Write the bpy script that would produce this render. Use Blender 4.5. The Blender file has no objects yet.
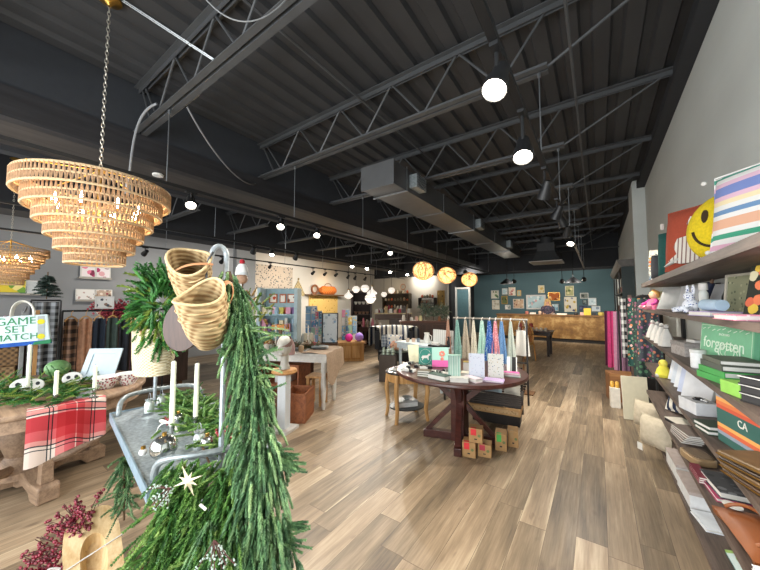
import bpy, math, random
from mathutils import Vector, Matrix, Euler, Quaternion
R = random.Random(7)
PI = math.pi
SC = bpy.context.scene
COL = SC.collection

# ------------------------------------------------------------------ camera model (used to take real places off the photograph)
FPX, CAMZ, VPX, VPY = 310.0, 1.5, 598.0, 303.0
PITCH = math.atan((VPY - 285) / FPX)
YAW = math.atan((VPX - 380) * math.cos(PITCH) / FPX)
FWD = Vector((-math.sin(YAW) * math.cos(PITCH), math.cos(YAW) * math.cos(PITCH), math.sin(PITCH)))
RGT = Vector((math.cos(YAW), math.sin(YAW), 0))
UPV = RGT.cross(FWD)
CAM = Vector((0, 0, CAMZ))

def at(px, py, x=None, y=None, z=None):
    """The world point seen at a pixel, on the plane x=, y= or z=."""
    v = FWD + RGT * ((px - 380) / FPX) - UPV * ((py - 285) / FPX)
    t = x / v.x if x is not None else (y / v.y if y is not None else (z - CAMZ) / v.z)
    return CAM + v * t

def depth(p):
    return (Vector(p) - CAM).dot(FWD)

# ------------------------------------------------------------------ colours and materials
def lin(h):
    if isinstance(h, str):
        h = h.lstrip('#')
        c = [int(h[i:i + 2], 16) / 255 for i in (0, 2, 4)]
        return tuple((x / 12.92 if x <= .04045 else ((x + .055) / 1.055) ** 2.4) for x in c) + (1,)
    return tuple(h)[:3] + (1,)

MATS = {}

class NT:
    def __init__(s, name):
        s.m = bpy.data.materials.new(name); s.m.use_nodes = True
        s.t = s.m.node_tree; s.n = s.t.nodes; s.l = s.t.links
        s.b = s.n['Principled BSDF']
    def new(s, typ, **kw):
        n = s.n.new(typ)
        for k, v in kw.items():
            if k in n.inputs: n.inputs[k].default_value = v
            else: setattr(n, k, v)
        return n
    def link(s, a, b): s.l.new(a, b)
    def coord(s, scale=(1, 1, 1), rot=(0, 0, 0), which='Object'):
        tc = s.new('ShaderNodeTexCoord'); mp = s.new('ShaderNodeMapping')
        mp.inputs['Scale'].default_value = scale; mp.inputs['Rotation'].default_value = rot
        s.link(tc.outputs[which], mp.inputs['Vector']); return mp.outputs['Vector']
    def ramp(s, fac, stops, const=False):
        r = s.new('ShaderNodeValToRGB'); cr = r.color_ramp
        cr.interpolation = 'CONSTANT' if const else 'LINEAR'
        while len(cr.elements) < len(stops): cr.elements.new(.5)
        for e, (p, c) in zip(cr.elements, stops): e.position = p; e.color = lin(c)
        s.link(fac, r.inputs[0]); return r.outputs['Color']
    def math(s, op, a, b=None):
        n = s.new('ShaderNodeMath', operation=op)
        for i, v in enumerate((a, b)):
            if v is None: continue
            if hasattr(v, 'links'): s.link(v, n.inputs[i])
            else: n.inputs[i].default_value = v
        return n.outputs[0]
    def mix(s, f, a, b, typ='MIX'):
        n = s.new('ShaderNodeMix', data_type='RGBA', blend_type=typ)
        for i, v in ((0, f), (6, a), (7, b)):
            if hasattr(v, 'links'): s.link(v, n.inputs[i])
            else: n.inputs[i].default_value = v if i == 0 else lin(v)
        return n.outputs[2]
    def bump(s, h, strength=.3, dist=.01):
        b = s.new('ShaderNodeBump'); b.inputs['Strength'].default_value = strength
        b.inputs['Distance'].default_value = dist
        s.link(h, b.inputs['Height']); s.link(b.outputs[0], s.b.inputs['Normal'])
    def noise(s, vec, scale, detail=3, rough=.5):
        n = s.new('ShaderNodeTexNoise'); n.inputs['Scale'].default_value = scale
        n.inputs['Detail'].default_value = detail; n.inputs['Roughness'].default_value = rough
        s.link(vec, n.inputs['Vector']); return n.outputs[0]
    def done(s, col=None, rough=.6, metal=0., spec=None):
        if col is not None:
            if hasattr(col, 'links'): s.link(col, s.b.inputs['Base Color'])
            else: s.b.inputs['Base Color'].default_value = lin(col)
        s.b.inputs['Roughness'].default_value = rough; s.b.inputs['Metallic'].default_value = metal
        if spec is not None: s.b.inputs['Specular IOR Level'].default_value = spec
        return s.m

def plain(col, rough=.6, metal=0., var=.10, scale=18., bump=0., spec=None, emit=0.):
    """One colour with a slight procedural mottle."""
    key = ('plain', col, rough, metal, var, scale, bump, emit)
    if key in MATS: return MATS[key]
    t = NT('plain_' + str(col).strip('#'))
    v = t.coord(); n = t.noise(v, scale)
    c = lin(col); lo = tuple(x * (1 - var) for x in c[:3]); hi = tuple(min(1, x * (1 + var)) for x in c[:3])
    t.done(t.ramp(n, [(.3, lo), (.7, hi)]), rough, metal, spec)
    if bump: t.bump(n, bump, .004)
    if emit:
        t.b.inputs['Emission Color'].default_value = c; t.b.inputs['Emission Strength'].default_value = emit
    MATS[key] = t.m; return t.m

def wood(c1, c2, scale=1., axis=1, rough=.5, key2=0):
    key = ('wood', c1, c2, scale, axis, rough, key2)
    if key in MATS: return MATS[key]
    t = NT('wood_' + c1.strip('#'))
    s = [14 * scale] * 3; s[axis] = 1.4 * scale
    v = t.coord(tuple(s)); n = t.noise(v, 1.6, 6, .62)
    s2 = [70 * scale] * 3; s2[axis] = 3 * scale
    n2 = t.noise(t.coord(tuple(s2)), 1.5, 3)
    f = t.math('ADD', t.math('MULTIPLY', n, .75), t.math('MULTIPLY', n2, .25))
    t.done(t.ramp(f, [(.36, c2), (.62, c1)]), rough)
    t.bump(f, .15, .003)
    MATS[key] = t.m; return t.m

def stripes(cols, period, axis=2, rough=.8, offset=0., bands=None):
    """Bands of colour along one local axis; bands = relative widths."""
    key = ('str', tuple(cols), period, axis, offset, tuple(bands or ()))
    if key in MATS: return MATS[key]
    t = NT('stripes'); sx = t.new('ShaderNodeSeparateXYZ'); t.link(t.coord(), sx.inputs[0])
    a = t.math('FRACT', t.math('ADD', t.math('DIVIDE', sx.outputs[axis], period), offset + 100))
    bands = bands or [1] * len(cols); tot = sum(bands); p = 0; st = []
    for c, b in zip(cols, bands): st.append((p / tot, c)); p += b
    t.done(t.ramp(a, st, True), rough); MATS[key] = t.m; return t.m

def plaid(base, bands_u, bands_v, pu, pv, au=0, av=2, rough=.9, mul=False):
    """Cross-woven check: two sets of bands, half mixed."""
    key = ('plaid', base, str(bands_u), str(bands_v), pu, pv, au, av)
    if key in MATS: return MATS[key]
    t = NT('plaid'); sx = t.new('ShaderNodeSeparateXYZ'); t.link(t.coord(), sx.inputs[0])
    def band(axis, per, st):
        cv = t.math('SUBTRACT', sx.outputs[2], sx.outputs[0]) if axis == 3 else sx.outputs[axis]
        a = t.math('FRACT', t.math('ADD', t.math('DIVIDE', cv, per), 100.0))
        return t.ramp(a, st, True)
    t.done(t.mix(1. if mul else .5, band(au, pu, bands_u), band(av, pv, bands_v), 'MULTIPLY' if mul else 'MIX'), rough); MATS[key] = t.m; return t.m

def speckle(bg, cols, scale, size=.35, rough=.8, seed=0., bump=0.):
    """Scattered blots of several colours (prints, florals, terrazzo, small pictures)."""
    key = ('spk', bg, tuple(cols), scale, size, seed)
    if key in MATS: return MATS[key]
    t = NT('speckle'); v = t.coord()
    ad = t.new('ShaderNodeVectorMath', operation='ADD'); t.link(v, ad.inputs[0]); ad.inputs[1].default_value = (seed, seed * 1.7, seed * .6)
    vo = t.new('ShaderNodeTexVoronoi'); vo.inputs['Scale'].default_value = scale; t.link(ad.outputs[0], vo.inputs['Vector'])
    sp = t.new('ShaderNodeSeparateColor'); t.link(vo.outputs['Color'], sp.inputs[0])
    n = len(cols)
    pick = t.ramp(sp.outputs[0], [(i / n, c) for i, c in enumerate(cols)], True)
    d = t.math('ADD', vo.outputs['Distance'], t.math('MULTIPLY', t.noise(v, scale * 2.2), .25))
    mask = t.math('LESS_THAN', d, size + .12)
    t.done(t.mix(mask, bg, pick), rough)
    if bump: t.bump(vo.outputs['Distance'], bump, .004)
    MATS[key] = t.m; return t.m

def weave(c1, c2, scale=90., rough=.8, ax=(0, 2), strength=.8):
    key = ('weave', c1, c2, scale, ax)
    if key in MATS: return MATS[key]
    t = NT('weave'); sx = t.new('ShaderNodeSeparateXYZ'); t.link(t.coord(), sx.inputs[0])
    a = t.math('SINE', t.math('MULTIPLY', sx.outputs[ax[0]], scale)); b = t.math('SINE', t.math('MULTIPLY', sx.outputs[ax[1]], scale))
    f = t.math('ADD', t.math('MULTIPLY', t.math('MULTIPLY', a, b), .5), .5)
    f = t.math('ADD', t.math('MULTIPLY', f, .7), t.math('MULTIPLY', t.noise(t.coord(), 25), .3))
    t.done(t.ramp(f, [(.2, c2), (.65, c1)]), rough); t.bump(f, strength, .006)
    MATS[key] = t.m; return t.m

def glass(col='#eef4f4', rough=.04):
    key = ('glass', col)
    if key in MATS: return MATS[key]
    t = NT('glass'); t.done(col, rough); t.b.inputs['Transmission Weight'].default_value = .92; t.b.inputs['IOR'].default_value = 1.3
    MATS[key] = t.m; return t.m

def glow(col, strength):
    key = ('glow', col, strength)
    if key in MATS: return MATS[key]
    t = NT('lamp_glow'); t.done(col, .5); t.b.inputs['Emission Color'].default_value = lin(col); t.b.inputs['Emission Strength'].default_value = strength
    MATS[key] = t.m; return t.m

def leafmat(c1, c2, key2=0, scale=30):
    key = ('leaf', c1, c2, key2)
    if key in MATS: return MATS[key]
    t = NT('needle_green'); n = t.noise(t.coord(), scale, 2)
    t.done(t.ramp(n, [(.35, c2), (.65, c1)]), .55); MATS[key] = t.m; return t.m

# ------------------------------------------------------------------ mesh builder
def rotm(rx=0, ry=0, rz=0): return Euler((rx, ry, rz)).to_matrix().to_4x4()
def TR(loc=(0, 0, 0), rx=0, ry=0, rz=0): return Matrix.Translation(loc) @ rotm(rx, ry, rz)

class MB:
    def __init__(s): s.v = []; s.f = []; s.m = []
    def add(s, vs, fs, m=0, M=None):
        b = len(s.v)
        s.v.extend((M @ Vector(v)) for v in vs) if M is not None else s.v.extend(Vector(v) for v in vs)
        s.f.extend(tuple(b + i for i in f) for f in fs); s.m.extend([m] * len(fs)); return s
    def box(s, c, d, m=0, M=None, rz=0, taper=1.):
        x, y, z = d[0] / 2, d[1] / 2, d[2] / 2
        vs = [(-x, -y, -z), (x, -y, -z), (x, y, -z), (-x, y, -z)] + [(a * taper, b * taper, z) for a, b in ((-x, -y), (x, -y), (x, y), (-x, y))]
        A = Matrix.Translation(c) @ rotm(0, 0, rz)
        if M is not None: A = M @ A
        return s.add(vs, [(3, 2, 1, 0), (4, 5, 6, 7), (0, 1, 5, 4), (1, 2, 6, 5), (2, 3, 7, 6), (3, 0, 4, 7)], m, A)
    def b2(s, lo, hi, m=0, M=None):
        return s.box([(a + b) / 2 for a, b in zip(lo, hi)], [abs(b - a) for a, b in zip(lo, hi)], m, M)
    def cyl(s, p0, p1, r0, r1=None, n=12, m=0, M=None, cap=True):
        r1 = r0 if r1 is None else r1
        p0, p1 = Vector(p0), Vector(p1); d = (p1 - p0).normalized()
        u = d.orthogonal().normalized(); w = d.cross(u); vs = []
        for p, r in ((p0, r0), (p1, r1)):
            for k in range(n): a = 2 * PI * k / n; vs.append(p + u * (math.cos(a) * r) + w * (math.sin(a) * r))
        fs = [(k, (k + 1) % n, n + (k + 1) % n, n + k) for k in range(n)]
        if cap: fs += [tuple(range(n - 1, -1, -1)), tuple(range(n, 2 * n))]
        return s.add(vs, fs, m, M)
    def tube(s, pts, r, n=8, m=0, M=None, closed=False, flat=1.):
        pts = [Vector(p) for p in pts]; N = len(pts); vs = []; u = None
        rr = r if isinstance(r, (list, tuple)) else [r] * N
        for i, p in enumerate(pts):
            a = pts[(i - 1) % N] if (closed or i > 0) else p; b = pts[(i + 1) % N] if (closed or i < N - 1) else p
            d = (b - a).normalized() if (b - a).length > 1e-9 else Vector((0, 0, 1))
            u = (d.orthogonal() if u is None else (u - d * u.dot(d))).normalized() if (u is None or (u - d * u.dot(d)).length > 1e-6) else d.orthogonal().normalized()
            w = d.cross(u)
            for k in range(n): t = 2 * PI * k / n; vs.append(p + u * (math.cos(t) * rr[i]) + w * (math.sin(t) * rr[i] * flat))
        fs = []
        for i in range(N if closed else N - 1):
            a, b = i * n, ((i + 1) % N) * n
            fs += [(a + k, a + (k + 1) % n, b + (k + 1) % n, b + k) for k in range(n)]
        if not closed: fs += [tuple(range(n - 1, -1, -1)), tuple(range((N - 1) * n, N * n))]
        return s.add(vs, fs, m, M)
    def lathe(s, prof, c=(0, 0, 0), n=24, m=0, M=None, sx=1., sy=1., wob=None):
        vs = []
        for r, z in prof:
            for k in range(n):
                a = 2 * PI * k / n; q = r * (wob(a, z) if wob else 1)
                vs.append((c[0] + q * math.cos(a) * sx, c[1] + q * math.sin(a) * sy, c[2] + z))
        fs = []
        for i in range(len(prof) - 1):
            a, b = i * n, (i + 1) * n
            fs += [(a + k, a + (k + 1) % n, b + (k + 1) % n, b + k) for k in range(n)]
        if prof[0][0] > 1e-5: fs.append(tuple(range(n - 1, -1, -1)))
        if prof[-1][0] > 1e-5: fs.append(tuple(range((len(prof) - 1) * n, len(prof) * n)))
        return s.add(vs, fs, m, M)
    def shell(s, prof, c=(0, 0, 0), n=24, m=0, M=None, **k):
        """open revolved surface without caps"""
        f0 = len(s.f); s.lathe(prof, c, n, m, M, **k)
        keep = [i for i in range(f0, len(s.f)) if len(s.f[i]) <= 4]
        s.m = s.m[:f0] + [s.m[i] for i in keep]; s.f = s.f[:f0] + [s.f[i] for i in keep]; return s
    def ball(s, c, r, n=14, m=0, M=None):
        r = (r, r, r) if not isinstance(r, (list, tuple)) else r; k = max(4, n // 2)
        prof = [(math.sin(PI * i / k), -math.cos(PI * i / k)) for i in range(k + 1)]
        prof[0] = (1e-6, -1); prof[-1] = (1e-6, 1)
        A = Matrix.Translation(c) @ Matrix.Diagonal((*r, 1))
        if M is not None: A = M @ A
        return s.lathe(prof, n=n, m=m, M=A)
    def prism(s, poly, d, m=0, M=None):
        """polygon in local XZ, thickness d along Y (centred)"""
        n = len(poly); vs = [(x, -d / 2, z) for x, z in poly] + [(x, d / 2, z) for x, z in poly]
        fs = [tuple(range(n)), tuple(range(2 * n - 1, n - 1, -1))] + [((i + 1) % n, i, n + i, n + (i + 1) % n) for i in range(n)]
        return s.add(vs, fs, m, M)
    def flat(s, poly, h, m=0, M=None):
        """polygon in local XY, extruded from z=0 to h"""
        n = len(poly); vs = [(x, y, 0) for x, y in poly] + [(x, y, h) for x, y in poly]
        fs = [tuple(range(n - 1, -1, -1)), tuple(range(n, 2 * n))] + [(i, (i + 1) % n, n + (i + 1) % n, n + i) for i in range(n)]
        return s.add(vs, fs, m, M)
    def grid(s, fn, nu, nv, m=0, M=None, thick=0., closed_u=False):
        vs = [Vector(fn(i / nu, j / nv)) for j in range(nv + 1) for i in range(nu + 1)]
        W = nu + 1
        fs = [(j * W + i, j * W + i + 1, (j + 1) * W + i + 1, (j + 1) * W + i) for j in range(nv) for i in range(nu)]
        if thick:
            nrm = [Vector((0, 0, 0)) for _ in vs]
            for f in fs:
                q = (vs[f[2]] - vs[f[0]]).cross(vs[f[3]] - vs[f[1]])
                for i in f: nrm[i] += q
            b = len(vs); vs = vs + [v - n_.normalized() * thick if n_.length > 1e-12 else v.copy() for v, n_ in zip(vs, nrm)]
            fs2 = [tuple(b + i for i in reversed(f)) for f in fs]
            rim = [i for i in range(W)] + [j * W + nu for j in range(1, nv + 1)] + [nv * W + i for i in range(nu - 1, -1, -1)] + [j * W for j in range(nv - 1, 0, -1)]
            L = len(rim)
            fs = fs + fs2 + [(rim[(k + 1) % L], rim[k], b + rim[k], b + rim[(k + 1) % L]) for k in range(L)]
        return s.add(vs, fs, m, M)
    def cushion(s, w, h, t, m=0, M=None, n=10, pinch=.06):
        """stuffed square pillow, face in XZ, standing on z=0"""
        def side(sg):
            def fn(a, b):
                u, v = a * 2 - 1, b * 2 - 1
                e = max(0, (1 - abs(u) ** 2.6)) * max(0, (1 - abs(v) ** 2.6))
                k = 1 - pinch * ((1 - u * u) * abs(v) + 0) ; k2 = 1 - pinch * (1 - v * v) * abs(u)
                return (u * w / 2 * k2, sg * t / 2 * e ** .45, h / 2 + v * h / 2 * k)
            return fn
        s.grid(side(-1), n, n, m, M)
        b = len(s.v); s.grid(side(1), n, n, m, M)
        W = (n + 1) * (n + 1); nf = n * n
        s.f[-nf:] = [tuple(reversed(f)) for f in s.f[-nf:]]
        return s
    def build(s, name, mats, parent=None, smooth=35, bevel=0., sub=0, loc=None, rz=0.):
        me = bpy.data.meshes.new(name)
        me.from_pydata([tuple(v) for v in s.v], [], s.f)
        mats = mats if isinstance(mats, (list, tuple)) else [mats]
        for q in mats: me.materials.append(q)
        if len(mats) > 1: me.polygons.foreach_set('material_index', s.m)
        if smooth:
            me.polygons.foreach_set('use_smooth', [True] * len(me.polygons))
            me.set_sharp_from_angle(angle=math.radians(smooth))
        me.update()
        o = bpy.data.objects.new(name, me); COL.objects.link(o)
        if parent is not None: o.parent = parent
        if loc is not None: o.location = loc
        o.rotation_euler = (0, 0, rz)
        if bevel:
            b = o.modifiers.new('bevel', 'BEVEL'); b.width = bevel; b.segments = 2; b.limit_method = 'ANGLE'; b.angle_limit = .7
        if sub:
            b = o.modifiers.new('sub', 'SUBSURF'); b.levels = sub; b.render_levels = sub
        return o

def tag(o, label, cat, group=None, kind=None):
    o['label'] = label; o['category'] = cat
    if group: o['group'] = group
    if kind: o['kind'] = kind
    return o

def thing(name, label, cat, loc=(0, 0, 0), rz=0., group=None, rx=0., ry=0.):
    o = bpy.data.objects.new(name, None); COL.objects.link(o); o.empty_display_size = .05
    o.location = loc; o.rotation_euler = (rx, ry, rz); return tag(o, label, cat, group)

def single(name, label, cat, mb, mats, loc=(0, 0, 0), rz=0., group=None, **k):
    o = mb.build(name, mats, None, loc=loc, rz=rz, **k); return tag(o, label, cat, group)

def struct(name, mb, mats, parent=None, **k):
    o = mb.build(name, mats, parent, **k); o['kind'] = 'structure'; return o

def dup(root, loc=None, rz=None, label=None, group=None):
    r = root.copy(); COL.objects.link(r)
    if loc is not None: r.location = loc
    if rz is not None: r.rotation_euler.z = rz
    if label: r['label'] = label
    if group: r['group'] = group
    for ch in list(root.children):
        c = ch.copy(); COL.objects.link(c); c.parent = r
        for g in list(ch.children):
            d = g.copy(); COL.objects.link(d); d.parent = c
    return r

def text(body, size, mat_, parent, name='lettering', loc=(0, 0, 0), rot=(PI / 2, 0, 0), align='CENTER', ext=.0008, shear=0.):
    cu = bpy.data.curves.new(name, 'FONT'); cu.body = body; cu.size = size; cu.align_x = align; cu.align_y = 'CENTER'; cu.extrude = ext; cu.shear = shear
    cu.materials.append(mat_)
    tmp = bpy.data.objects.new('tmp_text', cu); COL.objects.link(tmp); dg = bpy.context.evaluated_depsgraph_get()
    me = bpy.data.meshes.new_from_object(tmp.evaluated_get(dg)); me.name = name; COL.objects.unlink(tmp); bpy.data.objects.remove(tmp)
    o = bpy.data.objects.new(name, me); COL.objects.link(o); o.parent = parent; o.location = loc; o.rotation_euler = rot
    return o

def bez(p0, p1, p2, p3, n=10):
    p0, p1, p2, p3 = map(Vector, (p0, p1, p2, p3)); out = []
    for i in range(n + 1):
        t = i / n; u = 1 - t; out.append(p0 * u ** 3 + p1 * 3 * u * u * t + p2 * 3 * u * t * t + p3 * t ** 3)
    return out

# common finishes
BLACK = plain('#17181a', .5); CHAR = plain('#2b2d2f', .7); WHITE = plain('#d0cec9', .6, var=.04); CREAM = plain('#ded3ba', .75)
STEEL = plain('#8f9498', .38, .9); GALV = plain('#8d9597', .5, .55, var=.22, scale=40); BRASS = plain('#a8823e', .3, .9); PAPER = plain('#d3d1ca', .8, var=.03)
KRAFT = plain('#b08a5c', .85); GREY = plain('#8b8c8a', .7); DARKWOOD = wood('#4a2a20', '#2c1712', 1, 0, .35); SHELFWOOD = wood('#6a5b52', '#41362f', 1.2, 1, .55)
PINE = wood('#c79a63', '#a3743f', 1, 2, .5); OAK = wood('#b48a5c', '#8d6540', 1, 0, .5); WALNUT = wood('#7a5638', '#54371f', 1, 0, .5)
# ================================================================== THE SHELL
X_R, X_L, Y_F, Y_B, DECK = .80, -9.3, -1.5, 16.0, 3.82

def floor_mat():
    t = NT('oak_plank_floor'); v = t.coord(); sx = t.new('ShaderNodeSeparateXYZ'); t.link(v, sx.inputs[0])
    W, L = .165, 1.35
    row = t.math('FLOOR', t.math('DIVIDE', sx.outputs[0], W))
    wn = t.new('ShaderNodeTexWhiteNoise', noise_dimensions='1D'); t.link(row, wn.inputs['W'])
    yy = t.math('ADD', t.math('DIVIDE', sx.outputs[1], L), t.math('MULTIPLY', wn.outputs['Value'], 7.3))
    pl = t.math('FLOOR', yy)
    cb = t.new('ShaderNodeCombineXYZ'); t.link(row, cb.inputs[0]); t.link(pl, cb.inputs[1])
    w2 = t.new('ShaderNodeTexWhiteNoise', noise_dimensions='3D'); t.link(cb.outputs[0], w2.inputs['Vector'])
    sc = t.new('ShaderNodeSeparateColor'); t.link(w2.outputs['Color'], sc.inputs[0])
    # grain drawn along the board, shifted for every plank
    sh = t.new('ShaderNodeVectorMath', operation='SCALE'); t.link(w2.outputs['Color'], sh.inputs[0]); sh.inputs['Scale'].default_value = 9
    ad = t.new('ShaderNodeVectorMath', operation='ADD'); t.link(v, ad.inputs[0]); t.link(sh.outputs[0], ad.inputs[1])
    mp = t.new('ShaderNodeMapping'); mp.inputs['Scale'].default_value = (9, .9, 1); t.link(ad.outputs[0], mp.inputs[0])
    g1 = t.noise(mp.outputs[0], 1.6, 5, .6)
    mp2 = t.new('ShaderNodeMapping'); mp2.inputs['Scale'].default_value = (60, 2.2, 1); t.link(ad.outputs[0], mp2.inputs[0])
    g2 = t.noise(mp2.outputs[0], 1.5, 4, .6)
    mp3 = t.new('ShaderNodeMapping'); mp3.inputs['Scale'].default_value = (9, 3.2, 1); t.link(ad.outputs[0], mp3.inputs[0])
    kn = t.noise(mp3.outputs[0], 1.3, 2, .5)
    f = t.math('ADD', t.math('MULTIPLY', sc.outputs[0], .30), t.math('ADD', t.math('MULTIPLY', g1, .62), t.math('MULTIPLY', g2, .28)))
    f = t.math('SUBTRACT', f, .10)
    col = t.ramp(f, [(.24, '#55493d'), (.42, '#786853'), (.58, '#958169'), (.80, '#c0ad91')])
    knot = t.ramp(kn, [(.66, (0, 0, 0)), (.78, (1, 1, 1))])
    col = t.mix(t.math('MULTIPLY', knot, .55), col, '#4f3d30')
    # pale sapwood along some board edges
    fx0 = t.math('FRACT', t.math('DIVIDE', sx.outputs[0], W)); edge = t.math('ABSOLUTE', t.math('SUBTRACT', fx0, .5))
    sap = t.ramp(t.math('ADD', edge, t.math('MULTIPLY', t.math('SUBTRACT', g1, .5), .55)), [(.44, (0, 0, 0)), (.54, (1, 1, 1))])
    col = t.mix(t.math('MULTIPLY', sap, t.math('MULTIPLY', sc.outputs[1], .62)), col, '#d6c6a6')
    # bevel joints between boards
    fx = t.math('FRACT', t.math('DIVIDE', sx.outputs[0], W)); fy = t.math('FRACT', yy)
    ex = t.math('LESS_THAN', t.math('ABSOLUTE', t.math('SUBTRACT', fx, .5)), .4915)
    ey = t.math('LESS_THAN', t.math('ABSOLUTE', t.math('SUBTRACT', fy, .5)), .4985)
    inside = t.math('MULTIPLY', ex, ey)
    col = t.mix(inside, '#5a4838', col)
    t.done(col, .42); t.bump(t.math('ADD', t.math('MULTIPLY', inside, .6), t.math('MULTIPLY', g2, .35)), .25, .002)
    rr = t.ramp(g2, [(.3, (.5, .5, .5)), (.7, (.36, .36, .36))]); t.link(rr, t.b.inputs['Roughness'])
    return t.m

def wall_mat(c, name, var=.05):
    t = NT(name); v = t.coord(); n = t.noise(v, .9, 4); n2 = t.noise(v, 160, 2); n3 = t.noise(t.coord((.25, .25, 3)), 1.2, 3)
    k = lin(c); f = t.math('ADD', t.math('MULTIPLY', n, .6), t.math('MULTIPLY', n3, .4))
    t.done(t.ramp(f, [(.35, tuple(x * (1 - var) for x in k[:3])), (.65, tuple(x * (1 + var) for x in k[:3]))]), .85)
    t.bump(n2, .12, .002); return t.m

GREYWALL = wall_mat('#ccd1cd', 'grey_paint', .06); LEFTWALL = wall_mat('#86888a', 'unlit_grey_paint', .06); BEIGEWALL = wall_mat('#b9b4aa', 'warm_grey_paint'); TEALWALL = wall_mat('#4d666c', 'teal_paint', .06)  # LEFTWALL is darkened to stand in for the unlit near end
DARKPAINT = plain('#26282c', .8, var=.12, scale=4); DECKPAINT = plain('#313234', .62, var=.12, scale=3); JOIST = plain('#434547', .5, var=.12, scale=6)
BEAMWOOD = wood('#2c2c30', '#1b1c1f', .7, 1, .6); SOFFITWOOD = wood('#433f3d', '#302d2b', .6, 1, .6)

m = MB(); m.b2((X_L - .2, Y_F - .2, -.12), (X_R + .2, Y_B + .2, 0)); struct('floor', m, floor_mat(), smooth=0)
# corrugated steel deck: ribs run to the back of the shop
m = MB(); prof = []; x = X_L - .2; P_ = .222
while x < X_R + .3:
    prof += [(x, DECK), (x + .115, DECK), (x + .135, DECK + .042), (x + .202, DECK + .042)]; x += P_
vs = [(a, Y_F - .2, b) for a, b in prof] + [(a, Y_B + .2, b) for a, b in prof]; n = len(prof)
m.add(vs, [(i, n + i, n + i + 1, i + 1) for i in range(n - 1)])
m.b2((X_L - .2, Y_F - .2, DECK + .06), (X_R + .3, Y_B + .2, DECK + .16)); struct('ceiling', m, DECKPAINT, smooth=0)
m = MB(); m.b2((X_R, Y_F, 0), (X_R + .15, 7.63, 3.76)); struct('wall_right', m, GREYWALL, smooth=0)
m = MB(); m.b2((X_R, Y_F, 3.761), (X_R + .15, 7.63, DECK + .05)); m.b2((X_R - .12, Y_F, DECK - .12), (X_R - .001, 7.62, DECK + .0)); struct('trim_1', m, DARKPAINT, smooth=0)
m = MB(); m.b2((.605, 7.63, 0), (.95, Y_B, 3.46)); m.b2((.605, 7.63, 3.46), (.95, 8.35, 3.86)); struct('wall_right_far', m, GREYWALL, smooth=0)
m = MB(); m.b2((.606, 8.36, 3.461), (.95, Y_B, DECK + .05)); struct('trim_2', m, DARKPAINT, smooth=0)
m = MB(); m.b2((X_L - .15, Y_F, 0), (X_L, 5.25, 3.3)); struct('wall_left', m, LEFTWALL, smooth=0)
m = MB(); m.b2((X_L - .15, 5.251, 0), (X_L, Y_B, 3.3)); struct('wall_left_far', m, wall_mat('#c6c1b7', 'lit_grey_paint', .04), smooth=0)  # same wall farther back, lamplight put into its paler colour
m = MB(); m.b2((X_L - .15, Y_F, 3.301), (X_L, Y_B, DECK + .05)); struct('trim_3', m, DARKPAINT, smooth=0)
m = MB(); m.b2((X_L + .001, 5.25, 0), (X_L + .2, 5.9, 3.29)); struct('column_left', m, wall_mat('#77797a', 'grey_column'), smooth=0)
# back of the shop: warm grey wall, a doorway in a dark return, teal wall behind the counter
YB1 = 12.75
XD0, XD1 = at(450, 290, y=YB1).x, at(463, 290, y=YB1).x
m = MB(); m.b2((X_L, YB1, 0), (XD0 - .12, YB1 + .15, 2.72)); struct('wall_back_left', m, BEIGEWALL, smooth=0)
m = MB(); m.b2((X_L, YB1, 2.721), (X_R + .1, YB1 + .15, DECK + .05)); struct('trim_4', m, DARKPAINT, smooth=0)
m = MB(); m.b2((X_L, Y_B, 0), (.605, Y_B + .15, 2.92)); struct('wall_back', m, TEALWALL, smooth=0)
m = MB(); m.b2((X_L, Y_B, 2.921), (.605, Y_B + .15, DECK + .05)); struct('trim_5', m, DARKPAINT, smooth=0)
m = MB(); m.b2((XD0 - .115, YB1 + .16, 0), (XD0 - .015, Y_B - .01, 2.75)); struct('trim_6', m, DARKPAINT, smooth=0)
d = MB(); d.b2((XD0 - .01, YB1 + .6, 0), (XD0 + .06, YB1 + .7, 2.12)); d.b2((XD1 + .02, YB1 + .6, 0), (XD1 + .09, YB1 + .7, 2.12)); d.b2((XD0 - .01, YB1 + .6, 2.121), (XD1 + .09, YB1 + .7, 2.2))
dr = struct('door_1', d, WHITE, smooth=0)
m = MB(); m.b2((XD0 + .062, YB1 + .66, .01), (XD1 + .018, YB1 + .69, 2.115)); struct('door_leaf', m, plain('#4d6f78', .6), dr, smooth=0)
m = MB(); m.b2((XD1 + .1, Y_B - .02, 0), (.6, Y_B - .001, .12)); struct('baseboard_back', m, plain('#24282b', .6), smooth=0)
m = MB(); m.b2((X_R - .015, Y_F, 0), (X_R - .001, 7.62, .1)); struct('baseboard_right', m, plain('#2a2c2e', .6), smooth=0)
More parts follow.
